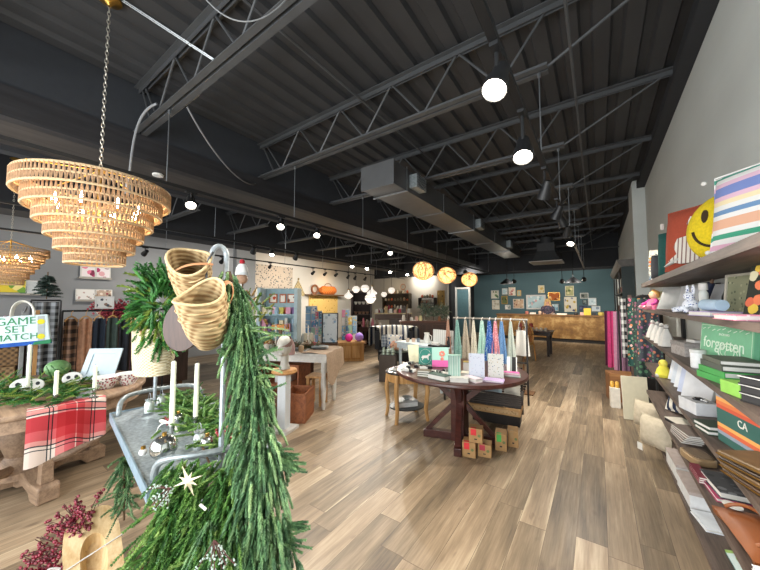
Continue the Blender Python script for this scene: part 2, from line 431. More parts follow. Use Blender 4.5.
# shop front behind the camera, three big panes of daylight
wins = [(-8.6, -6.2), (-5.6, -3.2), (-2.6, .3)]
m = MB(); e = X_L
for a, b in wins: m.b2((e, Y_F - .15, 0), (a, Y_F, DECK + .05)); m.b2((a, Y_F - .15, 0), (b, Y_F, .35)); m.b2((a, Y_F - .15, 2.95), (b, Y_F, DECK + .05)); e = b
m.b2((e, Y_F - .15, 0), (X_R + .15, Y_F, DECK + .05)); struct('wall_front', m, GREYWALL, smooth=0)
for i, (a, b) in enumerate(wins):
    m = MB(); yc = Y_F - .07
    for xx in (a + .03, (a + b) / 2, b - .03): m.box((xx, yc, 1.65), (.06, .08, 2.6))
    for zz in (.38, 2.4, 2.92): m.b2((a + .061, yc - .03, zz - .03), (b - .061, yc + .03, zz + .03))
    struct('window_%d' % (i + 1), m, CHAR, smooth=0)
    L = bpy.data.lights.new('daylight', 'AREA'); L.shape = 'RECTANGLE'; L.size = b - a - .1; L.size_y = 2.5; L.energy = (50, 85, 160)[i] * (b - a) / 2.5; L.color = (.97, .99, 1)
    o = bpy.data.objects.new('daylight', L); COL.objects.link(o); o.location = ((a + b) / 2, Y_F - .3, 1.65); o.rotation_euler = (PI / 2, 0, 0)

# timber-faced main beam on the left, a lower soffit farther left, cross joists
m = MB(); m.b2((-4.06, Y_F, 3.32), (-3.99, Y_B - 1.5, DECK + .04)); struct('beam_web', m, plain('#2c3036', .75, var=.06), smooth=0)
m = MB(); m.b2((-4.09, Y_F, 3.05), (-3.97, Y_B - 1.5, 3.315)); m2 = m; b = struct('beam_main', m, BEAMWOOD, smooth=0)
m = MB(); m.b2((-4.72, Y_F, 3.055), (-4.095, Y_B - 1.5, 3.12)); struct('beam_underside', m, SOFFITWOOD, smooth=0)
m = MB(); m.b2((-4.86, Y_F, 3.0), (-4.725, Y_B - 1.5, DECK + .04)); struct('beam_return', m, DARKPAINT, smooth=0)
m = MB(); m.b2((-8.1, Y_F, 2.98), (-7.55, YB1 - .01, DECK + .04)); struct('soffit_beam', m, DARKPAINT, smooth=0)

def joist(y, x0, x1, zb=3.31, zt=3.76):
    m = MB(); 
    for s in (-1, 1):
        xb = x1 - 1.0; m.b2((x0, y + s * .012, zb), (xb, y + s * .062, zb + .008)); m.b2((x0, y + s * .012, zb + .009), (xb, y + s * .02, zb + .05))
        m.b2((x0 - .05, y + s * .012, zt + .045), (x1 + .05, y + s * .062, zt + .053)); m.b2((x0 - .05, y + s * .012, zt), (x1 + .05, y + s * .02, zt + .044))
    m.cyl((xb, y, zb + .02), (x1 - .1, y, zt + .03), .012, n=6)
    L = xb - x0 + .1; n = max(2, round(L / .72)); 
    for i in range(n):
        a = x0 + .1 + (L - .2) * i / n; c = x0 + .1 + (L - .2) * (i + 1) / n; h = (a + c) / 2
        m.cyl((a, y, zt + .03), (h, y, zb + .02), .011, n=6); m.cyl((h, y, zb + .02), (c, y, zt + .03), .011, n=6)
    m.cyl((x0 + .02, y, zt + .03), (x0 + .3, y, zb + .02), .011, n=6)
    return struct('ceiling_joist', m, JOIST, smooth=0)
JY = [-.3, 1.16, 2.63, 4.08, 5.58, 7.05, 8.5, 10.0, 11.45, 12.95, 14.3]
for y in JY: joist(y, -3.96, .74)
for y in JY[1:-1:1]: joist(y, -7.5, -4.9, 3.2, 3.7)
m = MB()
m.cyl((-2.05, Y_F, 3.72), (-2.05, 14.4, 3.72), .012, n=6); struct('trim_7', m, JOIST)
m = MB(); m.cyl((-.1, Y_F, 3.30), (-.1, 14.4, 3.30), .01, n=6); struct('trim_8', m, JOIST)

# ------------------------------------------------------------------ camera, world, view
cd = bpy.data.cameras.new('camera'); cd.sensor_fit = 'HORIZONTAL'; cd.sensor_width = 36; cd.lens = FPX / 760 * 36; cd.clip_start = .02
cam = bpy.data.objects.new('camera', cd); COL.objects.link(cam); cam.location = CAM
cam.rotation_euler = Matrix((RGT, UPV, -FWD)).transposed().to_euler(); SC.camera = cam
w = bpy.data.worlds.new('sky'); SC.world = w; w.use_nodes = True
w.node_tree.nodes['Background'].inputs[0].default_value = (.75, .84, .95, 1); w.node_tree.nodes['Background'].inputs[1].default_value = 1.2
SC.view_settings.view_transform = 'Standard'; SC.view_settings.look = 'None'; SC.view_settings.exposure = 0.42; SC.view_settings.gamma = 1
SC.view_settings.use_curve_mapping = False
try:
    SC.cycles.use_denoising = True; SC.cycles.max_bounces = 8; SC.cycles.diffuse_bounces = 4; SC.cycles.glossy_bounces = 3; SC.cycles.sample_clamp_indirect = 6; SC.cycles.caustics_reflective = False; SC.cycles.caustics_refractive = False
except Exception: pass

# ================================================================== CEILING FITTINGS
def lamp(loc, energy, kind='POINT', r=.05, col=(1, .86, .68), aim=None, ang=100, parent=None):
    L = bpy.data.lights.new('lamp_light', kind); L.energy = energy; L.color = col; L.shadow_soft_size = r
    if kind == 'SPOT': L.spot_size = math.radians(ang); L.spot_blend = .6
    o = bpy.data.objects.new('lamp_light', L); COL.objects.link(o); o.location = loc
    if aim is not None: o.rotation_euler = (Vector(aim) - Vector(loc)).to_track_quat('-Z', 'Y').to_euler()
    if parent is not None:
        o.parent = parent; o.location = Vector(loc) - parent.location
    return o

LENS = glow('#fff6e6', 30.); LENSW = glow('#fff8ee', 12.)
def spot(p, aim, label, energy=22, lit=True, r=.045, z_track=None, group='track spotlights', ang=110):
    """a track head: bracket, can and lens, aimed at a point"""
    p = Vector(p); t = thing('track_spotlight', label, 'spotlight', p, group=group)
    d = (Vector(aim) - p).normalized(); zt = (z_track or p.z + .13) - p.z
    m = MB(); m.box((0, 0, zt - .018), (.035, .1, .03)); m.cyl((0, 0, zt - .03), (0, 0, .02), .009, n=8); m.build('bracket', BLACK, t)
    m = MB(); M = d.to_track_quat('Z', 'Y').to_matrix().to_4x4()
    m.shell([(.001, -.09), (r * .7, -.088), (r * .8, -.03), (r, .0), (r * 1.12, .055), (r * 1.0, .056), (r * .9, .03)], n=16, M=M); m.build('can', BLACK, t)
    m = MB(); m.lathe([(r * .93, .028), (r * .8, .036), (1e-4, .04)], n=16, M=M); m.build('lens', LENS if lit else plain('#55534e', .3), t)
    if lit: lamp(p + d * .075, energy * 2.9, 'SPOT', .04, (1, .93, .83), aim, ang, t)
    return t
# tracks hung on rods below the joists, with their heads
def track(x, y0, y1, label, z=2.6, rods=True, rz=3.3):
    m = MB(); m.box((0, 0, 0), (.036, y1 - y0, .03)); single('light_track', label, 'light track', m, BLACK, (x, (y0 + y1) / 2, z), group=None, smooth=0)
    if rods:
        for y in JY:
            if y0 < y < y1:
                m = MB(); m.cyl((0, 0, .019), (0, 0, rz - z), .005, n=6); m.cyl((0, 0, rz - z - .03), (0, 0, rz - z), .014, n=8)
                single('suspension_rod', 'thin steel rod holding up the %s' % label.split(',')[0], 'rod', m, STEEL, (x, y, z), group='rods of the ' + label.split(',')[0])
track(-.32, -.9, 11.8, 'long black light track on the aisle side, nearest the shelves')
track(-3.22, -.9, 12.0, 'long black light track just right of the timber beam')
track(-5.25, .3, 12.2, 'black light track beyond the timber beam', rz=3.2)
track(-7.2, .3, 12.2, 'black light track nearest the far grey wall', rz=3.2)
def lamps(x, rows, where):
    for px, py, lit, e, aim, r in rows:
        p = at(px, py, x=x); spot((x, p.y, min(p.z, 2.48)), (p.x + aim[0], p.y + aim[1], aim[2]), '%s track spotlight %s' % ('lit black' if lit else 'unlit black', where), e, lit, r, 2.6, 'heads ' + where)
lamps(-.32, [(497, 82, 1, 30, (-.25, -.9, .6), .05), (523, 151, 1, 30, (.1, -.9, .6), .05), (571, 242, 1, 30, (-.3, -1.4, .8), .05)], 'on the aisle track, its lens bright')
lamps(-.32, [(545, 192, 1, 24, (-.7, .9, .6), .045), (557, 214, 1, 24, (-.9, .7, .6), .045), (562, 222, 1, 24, (.6, 1.0, .8), .045), (567, 232, 1, 24, (-.5, 1.2, .6), .045)], 'on the aisle track, turned away')
lamps(-3.22, [(191, 200, 1, 22, (1.2, -.5, .9), .045), (281, 223, 1, 26, (1, -1.0, .9), .045), (317, 233, 1, 26, (1, -1.1, .9), .045), (390, 252, 1, 22, (1.0, -1.2, .9), .045)], 'on the track beside the timber beam')
lamps(-5.25, [(272, 250, 1, 26, (1, -1, .8), .045), (352, 265, 1, 26, (1, -1.0, .8), .05), (367, 267, 1, 26, (1, -1.2, .8), .05), (390, 271, 1, 24, (1, -1.2, .8), .05), (407, 271, 1, 24, (1, -1.2, .8), .05)], 'on the track beyond the timber beam')
lamps(-5.25, [(254, 232, 0, 0, (-1.4, .6, 1.4), .05), (296, 257, 0, 0, (-1.4, .3, 1.4), .05)], 'on the track beyond the timber beam, turned off')
lamps(-7.2, [(145, 253, 1, 26, (-2.0, -.2, 1.6), .045), (222, 258, 1, 26, (-2, .3, 1.6), .045), (270, 266, 1, 32, (-2, .8, 1.9), .04), (313, 273, 1, 20, (-2, .3, 1.5), .045), (325, 274, 1, 20, (-2, .3, 1.5), .045), (336, 275, 1, 16, (-2, .3, 1.5), .045),
               (348, 277, 1, 14, (-1, .3, 1.5), .045), (355, 278, 1, 14, (-1, .4, 1.5), .05), (365, 279, 1, 14, (-1, .4, 1.5), .05)], 'on the track nearest the far grey wall')
# small spots washing the teal wall
for i, (px, py) in enumerate([(418, 271), (465, 272), (514, 281), (562, 281), (584, 279)]):
    p = at(px, py, y=12.2); spot(p, (p.x, 15.8, 1.3), 'lit black spotlight hanging in front of the teal wall', 30, True, .07, 3.25, 'spots in front of the teal wall', 120)
m = MB(); m.box((0, 0, 0), (7.2, .036, .03)); single('light_track', 'black light track running across in front of the teal wall', 'light track', m, BLACK, (-2.9, 12.2, 3.265), smooth=0)

# ---------------------------------------------------------------- main air duct
dt = thing('air_duct', 'long dark grey rectangular air duct hung under the joists', 'duct', (-2.29, 3.2, 3.0))
DUCT = plain('#5b5c5d', .42, .35, var=.1, scale=5)
for i in range(5):
    m = MB(); y0 = i * 1.55; m.b2((-.245, y0 + .012, 0), (.245, y0 + 1.54, .30)); m.b2((-.26, y0 - .011, -.012), (.26, y0 + .011, .312)); m.build('duct_section', DUCT, dt, smooth=0)
for i, y in enumerate((.55, 3.3, 6.0)):
    m = MB(); m.b2((.246, y - .14, .06), (.36, y + .14, .24)); g = m.build('side_vent', GALV, dt, smooth=0)
    m = MB(); 
    for k in range(5): m.b2((.361, y - .12, .075 + k * .034), (.372, y + .12, .085 + k * .034))
    m.build('louver', STEEL, g, smooth=0)
for y in (.3, 3.0, 6.1):
    m = MB(); m.cyl((-.27, y, -.015), (-.27, y, .31), .006, n=6); m.cyl((.27, y, -.015), (.27, y, .31), .006, n=6); m.b2((-.28, y - .012, -.026), (.28, y + .012, -.013)); m.build('hanger_strap', STEEL, dt, smooth=0)
# square ceiling diffusers far back
for (px, py, yy, lab) in ((547, 262, 9.6, 'square dark air diffuser with pale lower rim above the counter aisle'),):
    p = at(px, py, y=yy); t = thing('air_vent', lab, 'air vent', p)
    m = MB(); m.lathe([(.52, .0), (.45, .03), (.3, .28), (.3, .5)], n=4, M=rotm(0, 0, PI / 4)); m.build('housing', CHAR, t, smooth=0)
    m = MB(); m.shell([(.55, -.03), (.56, .0), (.5, .005)], n=4, M=rotm(0, 0, PI / 4)); m.build('rim', plain('#8a8984', .5), t, smooth=0)
    m = MB(); m.cyl((0, 0, .5), (0, 0, 3.3 - p.z), .16, n=12); m.build('collar', CHAR, t)
# conduits and cables on the first joists
m = MB(); m.tube([(-3.9, 1.2, 3.40), (-2.6, 1.21, 3.39), (-1.2, 1.2, 3.40), (.4, 1.21, 3.40)], .014, 8); m.tube([(-3.9, 1.25, 3.37), (-2.9, 1.26, 3.37), (-2.5, 1.24, 3.42), (-1.0, 1.25, 3.38), (.4, 1.26, 3.37)], .010, 8)
single('conduit', 'pale electrical conduit tied along the nearest joist', 'conduit', m, plain('#7b7c7c', .5))
m = MB(); a = at(150, 125, y=1.05); m.tube(bez((-3.35, 1.1, 3.38), (-3.65, 1.02, 3.38), (-3.6, 1.0, 3.0), (-3.58, .98, 2.62), 14), .011, 8); m.cyl((-3.58, .98, 2.52), (-3.58, .98, 2.62), .028, n=10)
single('power_cable', 'grey power cable dropping from the nearest joist, plug on its end', 'cable', m, plain('#83868a', .5))
m = MB(); m.tube(bez((-3.0, 1.22, 3.28), (-3.2, 1.6, 2.95), (-3.5, 2.1, 2.9), (-3.9, 2.5, 3.18), 16), .008, 6)
single('hanging_cable', 'thin slack cable swagged from the nearest joist to the timber beam', 'cable', m, plain('#6e7074', .5))
m = MB(); pa, pb = at(196, -14, z=3.35), at(292, -8, z=3.35); m.tube(bez(pa, pa.lerp(pb, .33) + Vector((0, 0, -.28)), pa.lerp(pb, .7) + Vector((0, 0, -.26)), pb, 16), .004, 6)
single('hanging_cable', 'pale slack cable swagged across the top of the view', 'cable', m, plain('#77797a', .5))
# ladder-like strut from the lamp canopy to the first joist
a, b = Vector((-2.95, .65, 3.78)), Vector((-2.48, 1.12, 3.40)); a = at(122, 0, z=3.7); b = at(214, 60, z=3.385)
m = MB(); d = (b - a).normalized(); s_ = d.cross(Vector((0, 0, 1))).normalized() * .011
for sg in (-1, 1): m.tube([a + s_ * sg, b + s_ * sg], .0042, 6)
for i in range(18): q = a.lerp(b, (i + .5) / 18); m.tube([q - s_, q + s_], .0035, 5)
single('ladder_strut', 'bright galvanised ladder strut running to the nearest joist', 'strut', m, plain('#a9aeb0', .35, .5))
p = at(158, 174, z=3.05); m = MB(); m.lathe([(.045, 0), (.06, -.012), (.055, -.03), (1e-4, -.034)], n=18); single('smoke_detector', 'small white round smoke detector under the timber beam', 'detector', m, WHITE, (max(p.x, -4.6), p.y, 3.054))

# ---------------------------------------------------------------- tiered rope chandeliers
ROPE = plain('#b08f6e', .85, var=.22, scale=60); ROPE2 = plain('#c4a983', .85, var=.15, scale=60)
BULB = glow('#ffe6b8', 70.)
def tier_mesh(r, h, n, th):
    m = MB()
    for k in range(n):
        a0, a1, a2 = 2 * PI * k / n, 2 * PI * (k + .5) / n, 2 * PI * (k + 1) / n
        for lo, hi, ra, rb in ((a0, a1, r, r), (a2, a1, r + .004, r + .004)):
            A = Vector((ra * math.cos(lo), ra * math.sin(lo), 0)); B = Vector((rb * math.cos(hi), rb * math.sin(hi), h))
            m.cyl(A, B, th, n=4, cap=False)
    return m
def ring_mesh(r, z, th, n=48):
    m = MB(); m.tube([(r * math.cos(2 * PI * k / n), r * math.sin(2 * PI * k / n), z) for k in range(n)], th, 6, closed=True); return m
def chandelier(loc, label, dens=1.0, ceil=3.8):
    t = thing('rope_chandelier', label, 'chandelier', loc)
    radii = [.425, .373, .319, .264, .213, .161]; z = 0
    for i, r in enumerate(radii):
        hh = .108; zb = -.11 - i * .092
        o = tier_mesh(r, hh, int((112 - i * 4) * (r / .435) ** .9 * dens), .0052).build('woven_tier', ROPE, t, smooth=0); o.location = (0, 0, zb)
        q = ring_mesh(r, 0, .0085); q2 = ring_mesh(r, hh, .0085); q.add(q2.v, q2.f); q3 = ring_mesh(r + .002, hh * .5, .006); q.add(q3.v, q3.f)
        q.build('rope_rim', ROPE2, o)
    m = MB()
    for k in range(4):
        a = PI * k / 2 + .5; m.cyl((0, 0, .12), (.433 * math.cos(a), .433 * math.sin(a), .0), .006, n=6)
        m.cyl((0, 0, -.2), (.32 * math.cos(a), .32 * math.sin(a), -.2), .005, n=6)
    m.cyl((0, 0, -.3), (0, 0, .14), .012, n=8); m.build('frame', BRASS, t)
    for k in range(8):
        a = 2 * PI * k / 8 + .2; rr = .235
        m = MB(); m.cyl((rr * math.cos(a), rr * math.sin(a), -.235), (rr * math.cos(a), rr * math.sin(a), -.19), .011, n=8); s = m.build('candle_socket', BRASS, t)
        m = MB(); m.lathe([(.006, 0), (.017, .02), (.016, .04), (1e-4, .075)], (rr * math.cos(a), rr * math.sin(a), -.19), 10); m.build('bulb', BULB, s)
    m = MB(); zc = .15; i = 0
    while loc[2] + zc < ceil - .05:
        pts = []
        for k in range(10):
            a = 2 * PI * k / 10; u = .009 * math.cos(a); v = .020 * math.sin(a)
            pts.append((u, 0, zc + v) if i % 2 else (0, u, zc + v))
        m.tube(pts, .0032, 5, closed=True); zc += .031; i += 1
    m.build('chain', plain('#b5b0a4', .35, .7), t)
    m = MB(); h = ceil - loc[2]; m.lathe([(.075, h), (.075, h - .015), (.03, h - .035), (.012, h - .06)], n=20); m.build('canopy', BRASS, t)
    lamp(Vector(loc) + Vector((0, 0, -.13)), 5, 'POINT', .12, (1, .82, .6), parent=t)
    return t
chandelier((-2.95, .64, 2.35), 'large six-tiered woven rope chandelier nearest the camera, over the pedestal table')
chandelier((-7.55, .62, 2.36), 'smaller-looking woven rope chandelier farther off at the frame edge', .7)

# three rattan globes
def globe(y, label):
    t = thing('rattan_globe_lamp', label, 'pendant lamp', (-2.66, y, 2.1), group='rattan globe pendants')
    m = MB(); rnd = random.Random(int(y * 10)); r = .2
    for k in range(22):
        ax = Vector((rnd.gauss(0, 1), rnd.gauss(0, 1), rnd.gauss(0, .6))).normalized(); u = ax.orthogonal().normalized(); w_ = ax.cross(u)
        off = rnd.uniform(-.45, .45); rr = math.sqrt(1 - off * off)
        m.tube([Vector(((ax * off + u * rr * math.cos(2 * PI * j / 20) + w_ * rr * math.sin(2 * PI * j / 20)) * r)) * Vector((1, 1, .9)).x for j in range(20)], .006, 4, closed=True)
    for v in m.v: v.z *= .88
    m.build('woven_shade', plain('#dbb27c', .8, var=.2), t)
    m = MB(); m.ball((0, 0, 0), (.186, .186, .165), 20); m.build('inner_diffuser', glow('#ffcf86', 1.5), t)
    m = MB(); m.cyl((0, 0, .17), (0, 0, 1.7), .004, n=6); m.build('cord', BLACK, t)
    m = MB(); m.lathe([(.05, 1.72), (.05, 1.70), (.02, 1.68)], n=14); m.build('ceiling_cap', BLACK, t)
    lamp((-2.66, y, 1.84), 5, 'POINT', .15, (1, .75, .45), parent=t)
globe(5.2, 'nearest and largest-looking of the three rattan globe lamps'); globe(6.3, 'middle one of the three rattan globe lamps'); globe(7.75, 'farthest of the three rattan globe lamps')
# dark dome lamps over the counter
for px, py, yy, lab in ((507, 284, 12.7, 'dark dome pendant lamp left of the counter pictures'), (573, 283, 12.7, 'dark dome pendant lamp above the counter end')):
    p = at(px, py, y=yy); t = thing('dome_lamp', lab, 'pendant lamp', p)
    m = MB(); m.shell([(.26, 0), (.24, .04), (.12, .14), (.05, .2)], n=24); m.shell([(.05, .2), (.115, .135), (.235, .035), (.255, 0)], n=24); m.build('lamp_shade', BLACK, t)
    m = MB(); m.lathe([(.1, .03), (.1, .045), (1e-4, .05)], n=16); m.build('bulb_disc', glow('#fff2dc', 4), t)
    m = MB(); m.cyl((0, 0, .2), (0, 0, 3.3 - p.z), .012, n=8); m.build('stem', BLACK, t)
    lamp(p + Vector((0, 0, -.05)), 18, 'POINT', .1, (1, .9, .75), parent=t)
# ================================================================== THE LONG SHELVING ON THE RIGHT
BZ = [None, 1.735, 1.43, 1.105, .78, .45, .12]
su = thing('shelving_unit', 'long six-board dark wood shelving unit along the right wall', 'shelf', (.62, 2.9, 0))
for i in range(1, 7):
    m = MB(); m.b2((-.175, -2.2, BZ[i] - (.045 if i == 1 else .032)), (.17, 2.1, BZ[i])); m.build('shelf_board', SHELFWOOD, su, smooth=0)
for yy in (-1.5, .66, 1.95):
    m = MB()
    for s in (-.03, .03): m.b2((.145, yy + s - .014, .0), (.172, yy + s + .014, 1.66))
    m.build('upright', BLACK, su, smooth=0)
    for i in range(2, 7):
        m = MB(); m.prism([(-.13, BZ[i] - .033), (.14, BZ[i] - .033), (.14, BZ[i] - .085), (.10, BZ[i] - .07), (-.13, BZ[i] - .048)], .012, M=TR((0, yy, 0))); m.build('bracket', BLACK, su, smooth=0)
for s in su.children:
    if s.name.startswith('upright'):
        pass

def yat(px, xf): return at(px, 303, x=xf).y
def cush(name, label, w, h, t, mat_, loc, rz, tilt=.0, mats2=None, group=None, extra=None, cat='pillow'):
    o = thing(name, label, cat, loc, rz, group)
    M = TR((0, 0, t * .1), rx=tilt)
    m = MB(); m.cushion(w, h, t, M=M); b = m.build('cushion_body', mat_, o, smooth=80)
    m = MB(); k = 24; n_ = []
    for i in range(k):
        a = 2 * PI * i / k; c, s = math.cos(a), math.sin(a); e = max(abs(c), abs(s)); q = .99
        n_.append(M @ Vector((c / e * w / 2 * q * (1 - .05 * (1 - abs(s / e)) ), 0, h / 2 + s / e * h / 2 * q * (1 - .05 * (1 - abs(c / e))))))
    m.tube(n_, .004, 5, closed=True); m.build('seam', mat_ if mats2 is None else mats2, o)
    return o
D = math.radians
STR = stripes(['#e0dfdb', '#d9a9be', '#e0dfdb', '#3f9a7a', '#e0dfdb', '#dba98c', '#dba98c', '#e0dfdb', '#6a8db3', '#e0dfdb', '#e6d5ac', '#d9b4c6', '#7486bd', '#7486bd', '#d9b4c6', '#e0dfdb', '#4f9a86', '#e0dfdb'], .42, 2)
o = cush('striped_pillow', 'pastel horizontally striped pillow, nearest on the top shelf', .50, .40, .15, STR, (.62, 2.08, 1.74), D(-57), -.12)
for i in range(4): m = MB(); m.ball((.25 * (1 if i % 2 else -1), -.01, .02 if i < 2 else .385), .012, 8); m.build('corner_tuft', PAPER, o)
# round yellow pillow with a smile
o = thing('round_pillow', 'round yellow pillow with a smile and oval eyes on the top shelf', 'pillow', (.615, 2.58, 1.74), D(-50))
m = MB(); M = TR((0, 0, .2), rx=PI / 2 - .1); m.ball((0, 0, 0), (.205, .205, .07), 28, M=M); m.build('cushion_body', plain('#e0c41c', .95, var=.12, scale=70, bump=.5), o, smooth=80)
m = MB()
def onp(u, v): return M @ Vector((u, v, -.071 * math.sqrt(max(0, 1 - (u * u + v * v) / .042)) - .002)) if False else M @ Vector((u, v, .072 * math.sqrt(max(0, 1 - (u * u + v * v) / .0425))))
m.tube([onp(.125 * math.cos(a), .125 * math.sin(a) + .005) for a in [PI + PI * k / 16 * .9 + .16 for k in range(17)]], .008, 6); m.build('smile', plain('#3a2a12', .9), o)
for s in (-1, 1):
    m = MB(); m.ball((0, 0, 0), (.019, .042, .012), 10, M=Matrix.Translation(onp(s * .055, .065)) @ rotm(PI / 2 - .1)); m.build('eye', plain('#3a2a12', .9), o)
RUST = plain('#b04e36', .9, var=.08, scale=90, bump=.2)
o = cush('rust_pillow', 'rust red square pillow with a pale striped animal print on the top shelf', .50, .50, .16, RUST, (.605, 3.28, 1.74), D(-57), -.10)
# appliqué: a plump striped beast built as raised bands on the pillow face
m = MB(); m.prism([(-.02, .06), (.22, .05), (.23, .12), (.20, .22), (.18, .33), (.12, .40), (.05, .41), (.02, .36), (.06, .33), (.05, .27), (-.05, .26), (-.08, .20), (-.05, .14), (-.12, .09)], .02, M=TR((0, -.083, .0), rx=-.10)); ap = m.build('animal_print', stripes(['#e8e1d6', '#e8e1d6', '#8f6f67'], .034, 0), o, smooth=0)
m = MB(); m.prism([(-.13, .06), (-.16, .05), (-.10, .09), (-.03, .11), (-.03, .09)], .02, M=TR((0, -.083, 0), rx=-.10)); m.build('tail_print', PAPER, ap, smooth=0)
m = MB(); m.box((-.245, -.01, .40), (.012, .02, .05)); m.build('tag', PAPER, o, smooth=0)
cush('teal_pillow', 'dark teal pillow tucked behind the rust red pillow', .40, .42, .13, plain('#1f5a55', .9, var=.15, scale=50), (.60, 3.86, 1.74), D(-57), -.05)
o = cush('pompom_pillow', 'small black pillow edged with white pompoms on the top shelf', .30, .26, .10, plain('#23262c', .9), (.56, 4.28, 1.74), D(-57), -.05)
m = MB()
for k in range(22):
    a = 2 * PI * k / 22; e = max(abs(math.cos(a)), abs(math.sin(a))); m.ball((math.cos(a) / e * .155, -.005, .14 + math.sin(a) / e * .13), .012, 6)
m.build('pompom_trim', PAPER, o)
cush('sunset_pillow', 'cream pillow with orange and blue curved bands, farthest on the top shelf', .36, .36, .12, stripes(['#3e5a86', '#8fa4ad', '#d9cdb8', '#d9cdb8', '#cf8a45', '#c9603a', '#d9a35d', '#e5dccb', '#e5dccb', '#e5dccb'], .40, 2), (.60, 4.62, 1.74), D(-57), -.04)

def bookish(name, label, w, d, h, cover, loc, rz, group=None, pages=PAPER, cat='book', lift=0.):
    """closed book lying flat: covers, spine at the back, page block"""
    o = thing(name, label, cat, loc, rz, group); c = min(.005, h * .16)
    m = MB(); m.b2((-w / 2, -d / 2, 0), (w / 2, d / 2, c)); m.b2((-w / 2, -d / 2, h - c), (w / 2, d / 2, h)); m.b2((-w / 2, d / 2 - .004, c), (w / 2, d / 2, h - c)); m.build('cover', cover, o, smooth=0)
    m = MB(); m.b2((-w / 2 + .004, -d / 2 + .004, c + .0002), (w / 2 - .004, d / 2 - .005, h - c - .0002)); m.build('page_block', pages, o, smooth=0)
    return o
def carton(name, label, w, d, h, body, loc, rz, lid=None, group=None, cat='box', lidh=None):
    o = thing(name, label, cat, loc, rz, group); lh = lidh or h * .3
    m = MB(); m.b2((-w / 2, -d / 2, 0), (w / 2, d / 2, h - (lh if lid else 0))); m.build('box_body', body, o, smooth=0, bevel=.002)
    if lid: m = MB(); m.b2((-w / 2 - .002, -d / 2 - .002, h - lh), (w / 2 + .002, d / 2 + .002, h)); m.build('lid', lid, o, smooth=0, bevel=.002)
    return o
def panel(name, label, w, h, t, face, loc, rz, tilt=-.15, frame=None, group=None, cat='card', back=PAPER, fw=.02):
    """upright card, print or framed picture; front looks along local -Y"""
    o = thing(name, label, cat, loc, rz, group); M = TR((0, 0, .001), rx=tilt)
    if frame:
        m = MB()
        for lo, hi in (((-w / 2, -t, 0), (w / 2, 0, fw)), ((-w / 2, -t, h - fw), (w / 2, 0, h)), ((-w / 2, -t, fw), (-w / 2 + fw, 0, h - fw)), ((w / 2 - fw, -t, fw), (w / 2, 0, h - fw))): m.b2(lo, hi, M=M)
        m.build('frame', frame, o, smooth=0)
        m = MB(); m.b2((-w / 2 + fw, -t * .6, fw), (w / 2 - fw, 0, h - fw), M=M); m.build('picture', face, o, smooth=0)
    else:
        m = MB(); m.b2((-w / 2, -t, 0), (w / 2, -t * .5 - .0002, h), M=M); m.build('front', face, o, smooth=0)
        m = MB(); m.b2((-w / 2, -t * .5, 0), (w / 2, 0, h), M=M); m.build('backing', back, o, smooth=0)
    return o
A = D(-90)
# ---- second board
z = BZ[2] + .001
o = thing('plush_doll', 'seated plush doll in a pink dress at the far end of the second shelf', 'doll', (.51, 4.55, z), D(-60))
m = MB(); m.lathe([(.09, 0), (.08, .03), (.05, .09), (.025, .12)], n=16); m.build('dress', plain('#e0708f', .9, var=.2), o)
m = MB(); m.ball((0, -.005, .155), (.042, .04, .045), 14); h = m.build('head', plain('#e9bd97', .8), o)
m = MB(); m.ball((0, .012, .165), (.05, .04, .048), 14); m.ball((0, 0, .205), (.02, .02, .016), 8); m.build('hair', plain('#d9a05a', .9), h)
for s in (-1, 1): m = MB(); m.tube([(s * .04, -.01, .1), (s * .075, -.04, .07), (s * .07, -.08, .05)], [.016, .014, .015], 8); m.build('arm', plain('#d14f9c', .9), o)
for s in (-1, 1): m = MB(); m.tube([(s * .03, -.05, .03), (s * .035, -.11, .02), (s * .035, -.13, .035)], [.02, .018, .016], 8); m.build('leg', plain('#f0a6b2', .9), o)
cush('sprout_pillow', 'small cream pillow with green trim at the far end of the second shelf', .20, .20, .08, plain('#d8d9a8', .9), (.60, 4.93, z), D(-55), 0)
cush('linen_pouch', 'pale grey folded linen pouch slumped on the second shelf', .46, .23, .09, plain('#b5b6b3', .95, var=.08), (.60, 3.95, z), D(-58), -.35, cat='pouch')
cush('linen_pouch', 'white linen pouch leaning behind the blue floral toy', .40, .21, .08, plain('#bcbdbe', .95, var=.06), (.62, 3.42, z), D(-64), -.3, cat='pouch')
o = thing('floral_toy', 'blue and white floral stuffed rabbit toy on the second shelf', 'toy', (.52, yat(691, .52), z), D(-60))
BLUEF = speckle('#e8ebf2', ['#34539a', '#5673b8', '#2d4480'], 70, .3)
m = MB(); m.ball((0, 0, .05), (.05, .045, .05), 14); m.build('body', BLUEF, o); m = MB(); m.ball((0, -.01, .115), (.032, .03, .03), 12); h = m.build('head', BLUEF, o)
for s in (-1, 1): m = MB(); m.ball((s * .022, 0, .16), (.012, .008, .035), 8); m.build('ear', BLUEF, h)
for s in (-1, 1): m = MB(); m.tube([(s * .03, -.03, .03), (s * .05, -.08, .02)], [.02, .016], 8); m.build('leg', BLUEF, o)
o = thing('umbrella', 'furled navy umbrella leaning against the wall on the second shelf', 'umbrella', (.60, yat(697, .60), z), 0)
m = MB(); m.tube([(0, 0, .01), (.03, -.05, .11), (.06, -.10, .21)], [.008, .028, .02], 10); m.build('canopy', plain('#1d2640', .7), o); m = MB(); m.tube([(.06, -.10, .21), (.065, -.108, .235)], .01, 8); m.build('handle', WALNUT, o)
o = thing('white_bottle', 'slim white bottle with a cap on the second shelf', 'bottle', (.55, yat(704, .55), z))
m = MB(); m.lathe([(.022, 0), (.023, .13), (.014, .15)], n=16); m.build('bottle_body', plain('#c9cdc9', .4), o); m = MB(); m.lathe([(.022, .151), (.022, .19), (.018, .195)], n=16); m.build('cap', WHITE, o)
